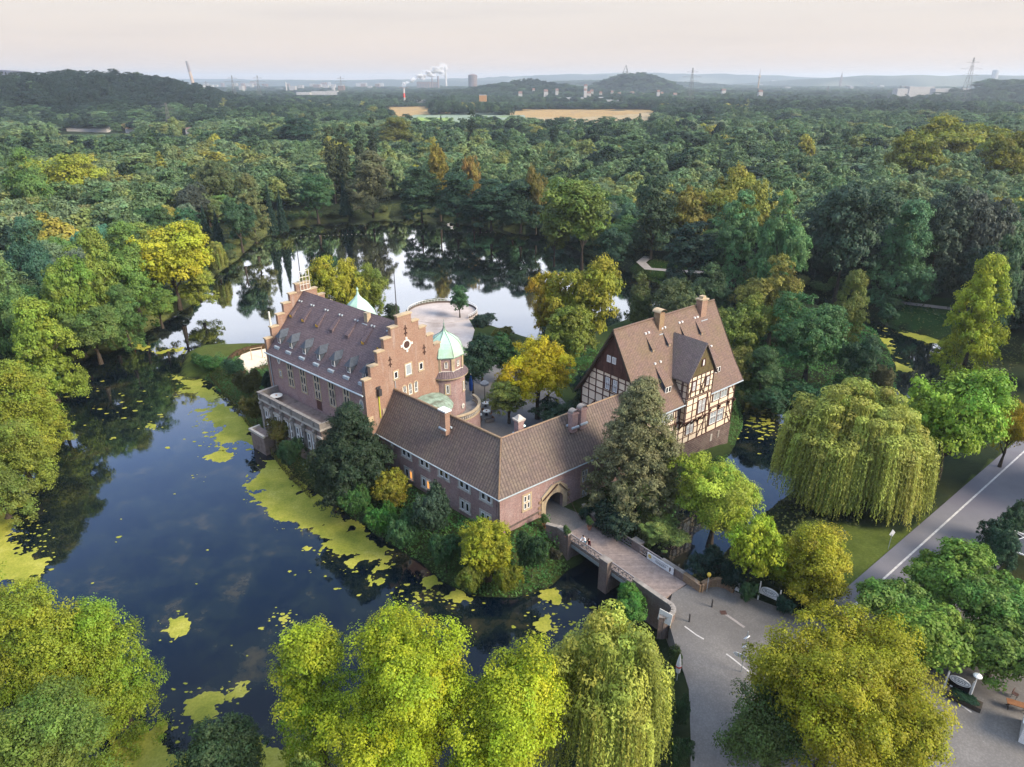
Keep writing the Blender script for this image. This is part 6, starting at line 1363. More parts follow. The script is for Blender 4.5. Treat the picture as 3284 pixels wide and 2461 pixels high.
b = MB(); b.hexa([pt_(s, t, z) for z in (-1, 2.29) for s, t in ((6.7, -.1), (7.8, -.1), (7.8, Wb + .1), (6.7, Wb + .1))]); b.build('abutment', 'brick_pier', br)
def wallrun(pl, z0, z1, th=.42, mat='brick_pier', par=br, cap='stone_grey', name='parapet', o=off):
    b = MB(); c = MB()
    for (p, q) in zip(pl, pl[1:]):
        p, q = Vector(p), Vector(q); d = (q - p).normalized(); n = Vector((-d.y, d.x, 0)) * th / 2; a0_, a1_ = p - o, q - o
        b.hexa([Vector((v.x, v.y, z)) for z in (z0, z1) for v in (a0_ - n, a1_ - n, a1_ + n, a0_ + n)]); n2_ = n * 1.3; e_ = d * .02
        c.hexa([Vector((v.x, v.y, z)) for z in (z1, z1 + .13) for v in (a0_ - n2_ - e_, a1_ - n2_ + e_, a1_ + n2_ + e_, a0_ + n2_ - e_)])
    w = b.build(name, mat, par); c.build('coping', cap, w); return w
g3 = lambda v: Vector((v.x, v.y, 0))
wallrun([Ls - nb_ * .25 - dirb * .9, Ls - nb_ * 1.0 - dirb * 2.4], -.5, 4.3); wallrun([Ls + nb_ * (Wb + .25) - dirb * .9, Ls + nb_ * (Wb + .9) - dirb * 2.6], -.5, 4.3)
wl1 = wallrun([Ls - nb_ * .2 + dirb * 11.4, Ls - nb_ * .2 + dirb * 16.4], -1, 4.25)
wl2 = wallrun([Ls + nb_ * (Wb + .2) + dirb * 11.2, Ls + nb_ * (Wb + .2) + dirb * 14.4], -.5, 4.25)
MB().hexa([pt_(s, t, z) for z in (-1, 2.9) for s, t in ((LB - .4, -.4), (LB + .8, -.4), (LB + .8, Wb + .4), (LB - .4, Wb + .4))]).build('abutment', 'brick_pier', br)
def railing(s0, s1, t, n):
    b = MB(); h0, h1 = 3.45, 4.4
    b.beam(pt_(s0, t, h1), pt_(s1, t, h1), .14, .1); b.beam(pt_(s0, t, h0), pt_(s1, t, h0), .1, .08); b.beam(pt_(s0, t, (h0 + h1) / 2), pt_(s1, t, (h0 + h1) / 2), .05, .05)
    for i in range(n + 1): s = s0 + (s1 - s0) * i / n; b.beam(pt_(s, t, h0 - .3), pt_(s, t, h1), .09)
    for i in range(n):
        a, c = s0 + (s1 - s0) * i / n, s0 + (s1 - s0) * (i + 1) / n; m_ = (a + c) / 2
        b.beam(pt_(a, t, h0), pt_(c, t, h1), .05, .06); b.beam(pt_(a, t, h1), pt_(c, t, h0), .05, .06); b.beam(pt_(m_, t, h0), pt_(m_, t, h1), .05, .05); b.beam(pt_(a, t, (h0 + h1) / 2), pt_(m_, t, h1), .04); b.beam(pt_(m_, t, h1), pt_(c, t, (h0 + h1) / 2), .04)
    return b.build('railing', 'rail', br)
railing(1.1, 6.6, -.1, 4); railing(7.9, 11.4, -.1, 3); railing(1.1, 6.6, Wb + .1, 4); railing(7.9, 11.2, Wb + .1, 3)
# curved walls at the outer end
cw = [Ls + nb_ * (Wb + .2) + dirb * 14.4]
e0 = cw[0]; K = lambda x, y, z=3.3: g3(Z4(x, y, z))
arcpts = [K(1510, 830), K(1530, 790, 3.6), K(1590, 760, 3.6), K(1660, 755, 3.6), K(1740, 775, 3.6), K(1800, 835)]
rw_ = thing('curved_wall', 'low curved brick wall right of the bridge end with a lamp before it', 'wall', e0)
wallrun([e0] + arcpts, 2.3, 4.25, .4, 'brick_tan', rw_, 'brick_tan', 'wall', e0)
e1 = Ls - nb_ * .2 + dirb * 16.4
lw2 = thing('curved_wall', 'rounded brick wall end left of the bridge behind the white notice', 'wall', e1)
wallrun([e1] + [e1 + dirb * (1.3 * math.sin(t)) - nb_ * (1.3 * (1 - math.cos(t))) for t in np.linspace(.3, 2.6, 8)], 1.5, 4.3, .4, 'brick_pier', lw2, 'stone_grey', 'wall', e1)
# ================================================================== things by the bridge and road
def textlines(par, c, du, n, w, rows, h=.05, mat='ink', frac=.8):
    b = MB()
    for i, (dz, f_) in enumerate(rows):
        x = -w * f_ / 2
        while x < w * f_ / 2 - .03:
            L = random.uniform(.06, .22) * (h / .06)
            L = min(L, w * f_ / 2 - x); b.obox(Vector(c) + du * (x + L / 2) + ZU * dz + n * .006, du, ZU, n, L / 2, h / 2, .004); x += L + .05 * (h / .06)
    return b.build('lettering', mat, par)
# banner tied to the right railing
def world_on_bridge(s, t, z): return Vector((Ls.x, Ls.y, 0)) + dirb * s + nb_ * t + ZU * z
bn0 = world_on_bridge(11.2, Wb - .14, 0); bn = thing('banner', 'long white banner with yellow flowers tied to the right bridge railing', 'banner', (bn0.x, bn0.y, 3.38))
MB().obox((0, 0, .5), dirb, ZU, nb_, 1.95, .48, .02).build('sheet', 'white', bn)
nn_ = -nb_; textlines(bn, nn_ * .02 + ZU * .5 + dirb * .1, dirb, nn_, 2.2, [(.22, 1), (.02, .7), (-.1, .75), (-.2, .6)], .06)
b = MB()
for i in range(9): t = i * .9; b.obox(dirb * (-1.55 + .16 * math.cos(t)) + nn_ * .03 + ZU * (.55 + .16 * math.sin(t)), dirb, ZU, nb_, .09, .09, .005)
b.build('flower_print', 'yellow', bn); b = MB(); b.obox(dirb * 1.45 + nn_ * .03 + ZU * .55, dirb, ZU, nb_, .1, .2, .005).obox(dirb * 1.42 + nn_ * .03 + ZU * .3, dirb, ZU, nb_, .05, .12, .005); b.build('red_print', 'iron_red', bn)
# white notice board at the left wall end
p = K(1210, 1120); nt_ = thing('notice_board', 'blank looking white notice panel leaning on the rounded wall end', 'notice board', (p.x - .25, p.y, 3.36))
d_ = Vector((math.cos(R(-42)), math.sin(R(-42)), 0)); n_ = Vector((d_.y, -d_.x, 0)); n_ = n_ if n_.y < 0 else -n_
MB().obox((0, 0, 1.0), d_, (ZU + n_ * -.25).normalized(), n_, .75, .62, .03).build('panel', 'offwhite', nt_); MB().beam(d_ * .7, d_ * .7 + ZU * 1.0, .07).beam(-d_ * .7, -d_ * .7 + ZU * 1.0, .07).build('post', 'wood_pale', nt_)
textlines(nt_, n_ * .07 + ZU * 1.0, d_, n_, 1.1, [(.2, .7), (0, .6), (-.15, .65)], .04, 'render_grey')
# notice board by the right curved wall
p = K(1845, 850); n2b = thing('notice_board', 'small white framed notice at the right end of the curved brick wall', 'notice board', (p.x, p.y, 3.36))
MB().obox((0, 0, .95), d_, ZU, n_, .5, .62, .04).build('frame', 'zinc', n2b); MB().obox(n_ * .045 + ZU * .95, d_, ZU, n_, .42, .54, .006).build('panel', 'white', n2b); textlines(n2b, n_ * .05 + ZU * .95, d_, n_, .7, [(.3, .8), (.1, .6), (-.05, .7), (-.25, .5)], .03, 'render_grey')
MB().beam(d_ * .4, d_ * .4 + ZU * .4, .06).beam(-d_ * .4, -d_ * .4 + ZU * .4, .06).build('post', 'zinc', n2b)
# oval inn signs
def innsign(p, label, ang, s=1., dark=False):
    t = thing('inn_sign', label, 'sign', (p.x, p.y, 3.36)); d = Vector((math.cos(ang), math.sin(ang), 0)); n = Vector((d.y, -d.x, 0))
    for q in (-1, 1): b = MB(); b.beam(d * q * 1.15 * s, d * q * 1.15 * s + ZU * 2.35 * s, .12); b.obox(d * q * 1.15 * s + ZU * 2.45 * s, d, ZU, n, .05, .12, .05); b.build('post', 'white', t)
    b = MB(); k = 14; out = [d * (1.02 * s * math.cos(a)) + ZU * (s * (1.55 + .62 * max(0, math.sin(a)) ** .8)) for a in np.linspace(0, math.pi, k)] + [d * -1.08 * s + ZU * 1.0 * s, d * 1.08 * s + ZU * 1.0 * s]
    if dark:
        out = [d * (1.0 * s * math.cos(a)) + ZU * (s * (1.85 + .5 * math.sin(a))) for a in np.linspace(0, 2 * math.pi, 22)[:-1]]
        MB().obox(ZU * 1.15 * s, d, ZU, n, 1.0 * s, .55 * s, .03).build('board', 'black', t); MB().obox(ZU * .75 * s + d * .35 + n * .04, d, ZU, n, .1, .06, .01).obox(ZU * .75 * s - d * .5 + n * .04, d, ZU, n, .1, .06, .01).build('small_label', 'white', t)
    b.extr([v - n * .03 for v in out], n * .08); b.build('panel', 'white', t)
    b = MB(); k = 22
    for i in range(k):
        a0_, a1_ = 2 * math.pi * i / k, 2 * math.pi * (i + 1) / k; c_ = ZU * (1.62 if not dark else 1.85) * s + n * .055
        b.beam(c_ + d * .85 * s * math.cos(a0_) + ZU * .34 * s * math.sin(a0_), c_ + d * .85 * s * math.cos(a1_) + ZU * .34 * s * math.sin(a1_), .035)
    b.build('border_line', 'ink', t); textlines(t, n * .055 + ZU * (1.66 if not dark else 1.88) * s, d, n, 1.3 * s, [(.06, .9), (-.1, .8)], .08)
    if not dark: textlines(t, n * .055 + ZU * 1.12 * s, d, n, 1.6 * s, [(0, .8)], .05, 'render_grey')
    return t
innsign(Z4(2105, 935, 3.3), 'white arched inn sign on two posts at the lawn corner', R(-40), .95)
innsign(Vector(V(2064, 1500, 3.3)), 'oval white sign over a black menu board under the chestnut trees', R(-42), .85, True)
b = MB(); q = V(2078, 1512, 3.3); sh = thing('planting_box', 'dark green planting strip under the black menu board', 'planter', (q.x, q.y, 3.36)); MB().obox((0, -.3, .25), Vector((.75, -.66, 0)), Vector((.66, .75, 0)), ZU, 1.3, .5, .25).build('box', 'bark', sh)
hedge_me = PROTO['bush0'][0]; hc = bpy.data.objects.new('hedge', hedge_me); COL.objects.link(hc); hc.parent = sh; hc.scale = (.28, .16, .09); hc.location = (0, -.3, .3); hc.rotation_euler = (0, 0, R(-42)); hc.color = (.02, .06, .03, 1)
def lamppost(p, label, h, head='lantern', mat='white'):
    t = thing('street_lamp', label, 'street lamp', (p.x, p.y, 3.36)); MB().tube([(0, 0, 0), (0, 0, .3), (0, 0, h)], [.12, .07, .05], 8).build('pole', mat, t)
    b = MB(); b.lathe((0, 0, h), [(.06, -.02), (.2, .28), (.38, .34), (.3, .44), (.06, .58), (.01, .7)], 10); b.build('lantern', 'white' if mat == 'white' else 'yellow', t); return t
lamppost(V(2092, 1515, 3.3), 'white lamp with a hat shaped head beside the black menu board', 2.7)
p = K(1565, 825); t = thing('street_lamp', 'grey pole with an amber lantern in front of the curved brick wall', 'street lamp', (p.x, p.y, 3.36)); MB().tube([(0, 0, 0), (0, 0, 2.0)], [.05, .045], 8).build('pole', 'steel', t)
MB().lathe((0, 0, 2.0), [(.05, -.05), (.17, .12), (.24, .35), (.16, .52), (.02, .62)], 8).build('lantern', 'yellow', t)
# white lamp signs on the lawn and road edge
p = V(1918, 1187, 3.3); t = thing('road_sign', 'small white sign seen from behind on the lawn beside the road', 'road sign', (p.x, p.y, 3.3)); MB().tube([(0, 0, 0), (0, 0, 2.2)], [.04, .04], 8).build('pole', 'steel', t); MB().add([(-.3, 0, 2.1), (.12, 0, 1.9), (.34, 0, 2.5), (-.05, 0, 2.9), (-.3, .04, 2.1), (.12, .04, 1.9), (.34, .04, 2.5), (-.05, .04, 2.9)], [[0, 1, 2, 3], [7, 6, 5, 4], [0, 4, 5, 1], [1, 5, 6, 2], [2, 6, 7, 3], [3, 7, 4, 0]]).build('sign_plate', 'white', t)
p = V(2128, 1178, 3.3); t = thing('marker_post', 'short white marker post at the far road edge', 'marker post', (p.x, p.y, 3.36)); MB().tube([(0, 0, 0), (0, 0, .75), (0, 0, .85)], [.1, .1, .05], 8).build('post', 'white', t)
# bollards
for x, y, lb in ((1410, 1090, 'iron bollard nearer the white notice panel'), (1610, 960, 'iron bollard nearer the amber lantern')):
    p = Z4(x, y, 3.36); t = thing('bollard', lb, 'bollard', (p.x, p.y, 3.36), 0, 'bollards across the bridge forecourt'); MB().tube([(0, 0, 0), (0, 0, .9)], [.09, .08], 8).build('post', 'iron', t); MB().lathe((0, 0, .9), [(.11, 0), (.12, .06), (.06, .15), (.01, .18)], 8).build('cap', 'iron', t)
# direction sign pole with mirrors / round signs
p = Z4(1870, 1535, 3.36); t = thing('signpost', 'tall pole with two white discs and a white arrow sign at the road fork', 'signpost', (p.x, p.y, 3.36)); hp = 5.0
MB().tube([(0, 0, 0), (0, 0, hp)], [.045, .04], 8).build('pole', 'steel', t)
for z in (hp - .65, hp - 1.7): 
    b = MB(); b.tube([(-.06, -.1, z), (-.1, -.05, z + .05)], [.33, .33], 16); b.build('sign_disc', 'white', t)
b = MB(); az = R(-28); dd = Vector((math.cos(az), math.sin(az), 0)); nn2 = Vector((dd.y, -dd.x, 0)); c_ = ZU * 1.9
b.extr([c_ + dd * s + ZU * z for s, z in ((-1.0, .12), (-.75, -.16), (.85, -.16), (.85, .16), (-.75, .3))], nn2 * .04); b.build('arrow_sign', 'white', t); textlines(t, c_ + nn2 * .045 + dd * .05 + ZU * .04, dd, nn2, 1.3, [(0, .9)], .07, 'render_grey')
# umbrella by the willow
p = V(1462, 1470, 3.3); t = thing('folded_parasol', 'folded white parasol with a red band between willow and lane', 'parasol', (p.x, p.y, 3.3)); MB().tube([(0, 0, 0), (0, 0, 3.1)], [.04, .04], 8).build('pole', 'steel', t)
MB().lathe((0, 0, 0), [(.06, .9), (.2, 1.1), (.26, 1.8), (.16, 2.6), (.05, 3.2), (.01, 3.3)], 12).build('canopy', 'white', t); MB().lathe((0, 0, 0), [(.262, 1.72), (.27, 1.8), (.26, 1.9)], 12).build('strap', 'red', t)
# potted plants at the bridge head
for (x, y), lb in (((525, 275), 'terracotta pot with a green plant at the right bridge pier'), ((325, 360), 'terracotta pot with a thin plant at the left bridge pier'), ((130, 255), 'small pot beside the left gateway jamb')):
    p = Z4(x, y, 3.38); t = thing('plant_pot', lb, 'plant pot', (p.x, p.y, 3.38)); MB().lathe((0, 0, 0), [(.17, 0), (.28, .48), (.32, .5), (.32, .58), (.26, .58)], 14).build('pot', 'terracotta', t)
    c = bpy.data.objects.new('plant', PROTO['bush1'][0]); COL.objects.link(c); c.parent = t; c.scale = (.13, .13, .2); c.location = (0, 0, .5); c.color = (.07, .13, .04, 1)
# chain by the gate, small metal feature
p0_ = c0 + f2(11.3, 0, .5); p = K(450, 200, 3.38)
b = MB(); a_, c_ = Vector((c0 + f2(11.2, 5.4, .2))), Vector((p.x, p.y, 3.9)); pts_ = [a_.lerp(c_, i / 8) - ZU * (.5 * math.sin(math.pi * i / 8)) for i in range(9)]; b.tube(pts_, [.04] * 9, 5); tag(b.build('chain', 'iron_red'), 'rusty chain hanging from the gateway down to the bridge', 'chain')
# concrete kerb stone and glass roof near right edge
p = V(2205, 1122, 3.3); t = MB(); t.obox((p.x, p.y, 3.7), rd, rn, ZU, 1.8, .35, .35); tag(t.build('stone_block', 'stone_pale', bevel=.06), 'pale stone block in the shrubs at the right edge', 'stone')
p = V(2195, 1230, 3.3); gr = thing('glass_roof', 'low glass roofed porch behind the chestnut trees at the right edge', 'porch roof', (p.x, p.y, 3.3))
dA = Vector((math.cos(R(-48)), math.sin(R(-48)), 0)); dB = Vector((math.cos(R(42)), math.sin(R(42)), 0))
b = MB(); cc = [Vector((0, 0, 3)) + dA * a + dB * e for a, e in ((-2, -1.5), (2.4, -1.5), (2.4, 3), (-2, 3))]; ap_ = [Vector((0, 0, 3.9)) + dA * -.4 + dB * .7, Vector((0, 0, 3.9)) + dA * 1.2 + dB * .7]
b.add(cc + ap_, [[0, 1, 5, 4], [1, 2, 5], [2, 3, 4, 5], [3, 0, 4]]); b.build('glass_panels', 'glass', gr)
b = MB(); 
for i, j in ((0, 1), (1, 2), (2, 3), (3, 0)): b.beam(cc[i], cc[j], .14)
for i, j in ((0, 0), (1, 1), (2, 1), (3, 0)): b.beam(cc[i], ap_[j], .07)
b.build('glazing_bars', 'white', gr); b = MB()
for v in cc: b.beam(Vector((v.x, v.y, 0)), v, .14)
b.build('post', 'white', gr)
# café furniture at lower right edge
p = V(2195, 1535, 3.3); t = thing('bench', 'reddish wooden bench table at the lower right edge', 'bench', (p.x, p.y, 3.36), R(-25)); MB().box((-.9, -.35, .7), (.9, .35, .76)).build('table_top', 'bark_red', t)
for s in (-.7, .7): MB().beam((s, -.3, 0), (s, .3, .7), .07).beam((s, .3, 0), (s, -.3, .7), .07).build('leg', 'bark', t)
p = V(2190, 1508, 3.3); t = thing('chair', 'small dark red chair beside the bench table', 'chair', (p.x, p.y, 3.36), .6); MB().box((-.22, -.22, .42), (.22, .22, .46)).build('seat', 'iron_red', t); MB().box((-.22, .2, .46), (.22, .24, .9)).build('backrest', 'iron_red', t)
for s, q in ((-1, -1), (1, -1), (1, 1), (-1, 1)): MB().beam((s * .2, q * .2, 0), (s * .2, q * .2, .42), .03).build('leg', 'iron', t)
p = V(2225, 1600, 3.3); t = thing('white_kiosk', 'corner of a white kiosk wall cut by the lower right edge', 'kiosk', (p.x + .8, p.y, 3.36), R(-40)); MB().box((-1.4, -1.4, 0), (1.4, 1.4, 2.3)).build('wall', 'white', t); MB().add([(-1.6, -1.6, 2.3), (1.6, -1.6, 2.3), (1.6, 1.6, 2.3), (-1.6, 1.6, 2.3), (0, 0, 2.9)], [[0, 1, 4], [1, 2, 4], [2, 3, 4], [3, 0, 4], [3, 2, 1, 0]]).build('roof', 'zinc', t)
# courtyard furniture
def rtable(p, lb, r=.62): t = thing('round_table', lb, 'table', (p.x, p.y, 3.37 if p.z < 6 else p.z), 0, 'round tables in the courtyard' if p.z < 6 else None); MB().lathe((0, 0, 0), [(.01, .72), (r, .72), (r, .76), (.01, .76)], 20).build('table_top', 'offwhite', t); MB().tube([(0, 0, 0), (0, 0, .72)], [.28, .05], 10).build('pedestal', 'iron', t); MB().lathe((0, 0, .765), [(.12, 0), (.14, .1), (.02, .12)], 8).build('bowl', 'terracotta', t); return t
for (x, y), lb in (((858, 1200), 'round white table farthest back in the courtyard'), ((870, 1305), 'round white table behind the stone trough'), ((770, 1350), 'round white table against the tower terrace'), ((975, 1240), 'round white table under the golden tree')): rtable(Z6(x, y, 3.4), lb)
p = Z6(905, 1385, 3.4); t = thing('planter_trough', 'grey stone trough in the courtyard in front of the tables', 'planter', (p.x, p.y, 3.37), R(25)); MB().box((-.75, -.32, 0), (.75, .32, .5)).build('trough', 'stone_grey', t, bevel=.03); MB().box((-.66, -.23, .5), (.66, .23, .52)).build('soil', 'bark', t)
rng_ch = [(-4.9, 104.3), (-3.3, 104.9), (-5.2, 101.3), (-3.1, 101.6), (-6.4, 100.2), (-3.6, 103.2), (-5.4, 103.0), (-2.2, 103.6)]
ch0 = thing('courtyard_chair', 'brown metal chair beside the courtyard tables', 'chair', (rng_ch[0][0], rng_ch[0][1], 3.37), .5, 'chairs around the courtyard tables')
MB().box((-.2, -.2, .42), (.2, .2, .46)).build('seat', 'bark_red', ch0); MB().box((-.2, .18, .46), (.2, .21, .88)).build('backrest', 'bark_red', ch0)
for s, q in ((-1, -1), (1, -1), (1, 1), (-1, 1)): MB().beam((s * .18, q * .18, 0), (s * .18, q * .18, .42), .03).build('leg', 'iron', ch0)
for i, (x, y) in enumerate(rng_ch[1:]): c = copy_tree(ch0); c.location = (x, y, 3.37); c.rotation_euler = (0, 0, i * 1.3)
p = Z6(675, 1065, 3.4); t = thing('folded_parasol', 'folded dark blue parasol beside the brick tower', 'parasol', (p.x, p.y, 3.37)); MB().tube([(0, 0, 0), (0, 0, 4.3)], [.05, .04], 8).build('pole', 'white', t); MB().lathe((0, 0, 0), [(.08, .9), (.32, 1.2), (.36, 2.4), (.24, 3.5), (.08, 4.1)], 12).build('canopy', 'blue', t); MB().lathe((0, 0, 0), [(.09, 4.1), (.1, 4.3), (.02, 4.45)], 10).build('cap', 'offwhite', t)
p = Z6(848, 1150, 3.4); t = thing('parasol_pole', 'dark pole with a grey folded hood behind the courtyard tables', 'parasol', (p.x, p.y, 3.37)); MB().tube([(0, 0, 0), (0, 0, 3.4)], [.06, .05], 8).build('pole', 'iron', t); MB().lathe((0, 0, 3.2), [(.1, 0), (.75, .25), (.8, .6), (.3, 1.0), (.05, 1.1)], 12).build('hood', 'concrete', t)
p = Vector((1.6, 92.5, 0)); t = thing('courtyard_lamp', 'lamp post with a cluster of pale green globes in the courtyard', 'street lamp', (p.x, p.y, 3.37)); MB().tube([(0, 0, 0), (0, 0, 4.0)], [.07, .05], 8).build('pole', 'iron', t)
for dx, dz in ((0, 4.2), (.3, 3.7), (-.3, 3.7), (.05, 3.2)): MB().lathe((dx, 0, dz), [(.01, -.16), (.13, -.1), (.17, 0), (.13, .1), (.01, .16)], 10).build('globe', 'lamp', t)
# terrace table
def cst_w(x, y, z): return Matrix.Rotation(R(48.7), 3, 'Z') @ Vector((x, y, z)) + Vector((-20.12, 85.91, 0))
q = cst_w(-2.0, 21.3, 8.65); rtable(Vector((q.x, q.y, 8.65)), 'round white table on the terrace above the lake', .95)
# round terrace railing
t = thing('terrace_railing', 'white tube railing around the round gravel terrace in the lake', 'railing', (tc_[0], tc_[1], 3.42)); b = MB(); w2 = MB()
aa = np.linspace(R(-38), R(205), 44)
for a0_, a1_ in zip(aa, aa[1:]):
    q0, q1 = Vector((8.45 * math.cos(a0_), 8.05 * math.sin(a0_), 0)), Vector((8.45 * math.cos(a1_), 8.05 * math.sin(a1_), 0))
    b.beam(q0 + ZU * 1.0, q1 + ZU * 1.0, .08); b.beam(q0 + ZU * .6, q1 + ZU * .6, .05); b.beam(q0, q0 + ZU, .06)
    w2.hexa([q0 * .985 + ZU * z for z in (0,)] + [q1 * .985, q1, q0, q0 * .985 + ZU * .45, q1 * .985 + ZU * .45, q1 + ZU * .45, q0 + ZU * .45])
b.build('rail', 'white', t); w2.build('kerb_wall', 'stone_dark', t)
p = V(991, 684, 2.5); 
# swing in the sand pit
p1_, p2_ = P(700 + 800 * .1356, 1080 + 550 * .1356, 1.6), P(700 + 1055 * .1356, 1080 + 500 * .1356, 1.6)
t = thing('swing_frame', 'wooden swing frame standing on the pale sand', 'swing', (p1_.x, p1_.y, 1.6)); dv = Vector((p2_.x - p1_.x, p2_.y - p1_.y, 0))
for q in (Vector((0, 0, 0)), dv): MB().tube([q, q + ZU * 2.5], [.09, .08], 8).build('post', 'wood_pale', t)
MB().tube([ZU * 2.4 - dv * .05, dv * 1.05 + ZU * 2.4], [.09, .09], 8).build('crossbar', 'wood_pale', t)
# hedge ring round the sand
def hedge(name, pl, w, h, col, label, z=None):
    pp = []
    for i in range(len(pl) - 1):
        a, c = np.array(pl[i]), np.array(pl[i + 1]); L = np.linalg.norm(c - a); n = int(L * 150)
        s = rng.random(n)[:, None]; d = (c - a) / L; nrm_ = np.array([-d[1], d[0]]); tt_ = rng.uniform(-1, 1, n); hh = rng.random(n)
        top = rng.random(n) < .45; hh = np.where(top, 1, hh); tt_ = np.where(top, tt_, np.sign(tt_))
        xy = a + (c - a) * s + nrm_ * (tt_ * w / 2)[:, None]; base_ = gh(xy) if z is None else np.full(n, z)
        base_ = np.maximum(base_, 0)
        c3 = np.column_stack([xy, base_ + hh * h + rng.normal(0, .05, n)]); nr = np.column_stack([nrm_[0] * tt_, nrm_[1] * tt_, np.where(top, 1, .2)])
        pp.append(leaves(c3, nr, np.full(n, .15), np.clip(rng.normal(.45, .15, n), 0, 1), np.clip(rng.normal(.5, .15, n), 0, 1)))
    v = np.vstack([q[0] for q in pp]); tn = np.vstack([q[1] for q in pp]); me = npmesh(name, v, np.arange(len(v)).reshape(-1, 4), 'leaf', tn)
    o = bpy.data.objects.new(name, me); COL.objects.link(o); o.color = (*col, 1); return tag(o, label, 'hedge')
hedge('clipped_hedge', [(-58.3, 130.2), (-59.2, 133.6), (-58.8, 137), (-57, 139.4), (-53.6, 141.2), (-48, 141.5)], 1.0, .9, (.12, .07, .035), 'brown clipped hedge curving behind the sand pit', 1.3)
hedge('clipped_hedge', [(-57.8, 130.4), (-55, 127.4), (-52.6, 124.2)], 1.1, .8, (.11, .075, .03), 'brown clipped hedge on the lake side of the sand pit', 1.3)
hedge('clipped_hedge', [(-51.2, 124.4), (-51.6, 127.0), (-47.5, 130.2)], .8, 1.0, (.13, .11, .05), 'pale brown hedge between sand pit and brick house', 1.3)
hedge('slope_hedge', [V(x, y, 1.6)[:2] for x, y in ((478, 800), (520, 845), (562, 895), (605, 945), (650, 1000), (700, 1045))], 4.6, 1.3, (.10, .095, .018), 'long yellow brown hedge slope below the castle house along the duckweed')
# line of floats on the lake
fl0 = [V(x, y, .02) for x, y in [(640, 513), (700, 509), (760, 507), (820, 505), (900, 502), (1000, 502), (1080, 503)]]
b = MB()
for p, q in zip(fl0, fl0[1:]):
    n = int((q - p).length / 1.7)
    for i in range(n): c_ = p.lerp(q, i / n); b.lathe((c_.x, c_.y, .03), [(.02, -.08), (.11, 0), (.02, .1)], 6)
tag(b.build('float_line', 'offwhite'), 'long line of small white floats across the far end of the lake', 'float line')
for x, y in ((975, 517), (1225, 495)): pass
# swans / ducks as tiny white marks
for (x, y), lb in (((968, 486), 'left of the two white swans near the far shore'), ((975, 492), 'right of the two white swans near the far shore')):
    p = V(x, y, 0); t = MB(); t.tube([(-.55, 0, .1), (-.3, 0, .25), (.15, 0, .28), (.45, 0, .2), (.6, 0, .35), (.62, 0, .75), (.75, 0, .8), (.9, 0, .74)], [.04, .22, .28, .16, .07, .06, .07, .02], 8); o = t.build('swan', 'white', loc=(p.x, p.y, 0)); tag(o, lb, 'swan', 'swans on the lake')
# ------------------------------------------------------------------ people on the bridge
def person(loc, rz, label, shirt, legs, hair, bend=.25):
    t = thing('person', label, 'person', loc, rz, None)
    V_ = [(0, 0, .95), (0, .02 + bend * .25, 1.2), (0, .05 + bend * .55, 1.42), (0, .08 + bend * .75, 1.54), (0, .1 + bend * .8, 1.66), (0, .12 + bend * .82, 1.76),
          (.1, 0, .9), (.11, .03, .5), (.11, 0, .09), (.12, .15, .04), (-.1, 0, .9), (-.11, -.06, .5), (-.11, -.08, .09), (-.12, .08, .04),
          (.2, .05 + bend * .55, 1.4), (.25, .18 + bend * .5, 1.18), (.2, .42 + bend * .5, 1.08), (.18, .52 + bend * .5, 1.07), (-.2, .05 + bend * .55, 1.4), (-.25, .18 + bend * .5, 1.18), (-.2, .42 + bend * .5, 1.08), (-.18, .52 + bend * .5, 1.07)]
    E_ = [(0, 1), (1, 2), (2, 3), (3, 4), (4, 5), (0, 6), (6, 7), (7, 8), (8, 9), (0, 10), (10, 11), (11, 12), (12, 13), (2, 14), (14, 15), (15, 16), (16, 17), (2, 18), (18, 19), (19, 20), (20, 21)]
    rad = [.15, .14, .16, .06, .09, .085, .1, .07, .045, .04, .1, .07, .045, .04, .06, .045, .035, .03, .06, .045, .035, .03]
    me = bpy.data.meshes.new('body'); me.from_pydata(V_, E_, []); o = bpy.data.objects.new('body', me); COL.objects.link(o); o.parent = t
    o.modifiers.new('skin', 'SKIN'); 
    for i, r in enumerate(rad): me.skin_vertices[0].data[i].radius = (r, r)
    me.skin_vertices[0].data[0].use_root = True
    o.modifiers.new('sub', 'SUBSURF').render_levels = 2
    m, nt, out = newmat('figure'); sp = N(nt, 'SeparateXYZ'); nt.links.new(N(nt, 'TexCoord').outputs['Object'], sp.inputs[0])
    mr = N(nt, 'MapRange'); nt.links.new(sp.outputs[2], mr.inputs[0]); mr.inputs[1].default_value = 0; mr.inputs[2].default_value = 2
    r_ = ramp(nt, mr.outputs[0], [(0, (.05, .04, .04)), (.05, legs), (.47, shirt), (.745, (.5, .3, .22))]); nt.nodes[[n.name for n in nt.nodes if n.type == 'VALTORGB'][0]].color_ramp.interpolation = 'CONSTANT'
    princ(nt, out, r_, .8, .2); me.materials.append(m)
    hb = MB(); hb.lathe((0, .1 + bend * .8, 1.7), [(.1, -.06), (.115, .02), (.09, .09), (.02, .13)], 12); hb.build('hair', simple('hair', hair, .8, .2), t, smooth=True)
    return t
lean = math.atan2(-nb_.y, -nb_.x) - math.pi / 2
pa = world_on_bridge(3.0, .42, 0); pb = world_on_bridge(3.75, .45, 0)
person((pa.x, pa.y, 3.38), lean, 'person in a white top leaning on the left bridge railing', (.75, .78, .8), (.12, .3, .42), (.03, .02, .02))
person((pb.x, pb.y, 3.38), lean + .3, 'person in a dark maroon jacket beside the one in white on the bridge', (.07, .015, .02), (.05, .02, .025), (.06, .03, .02))
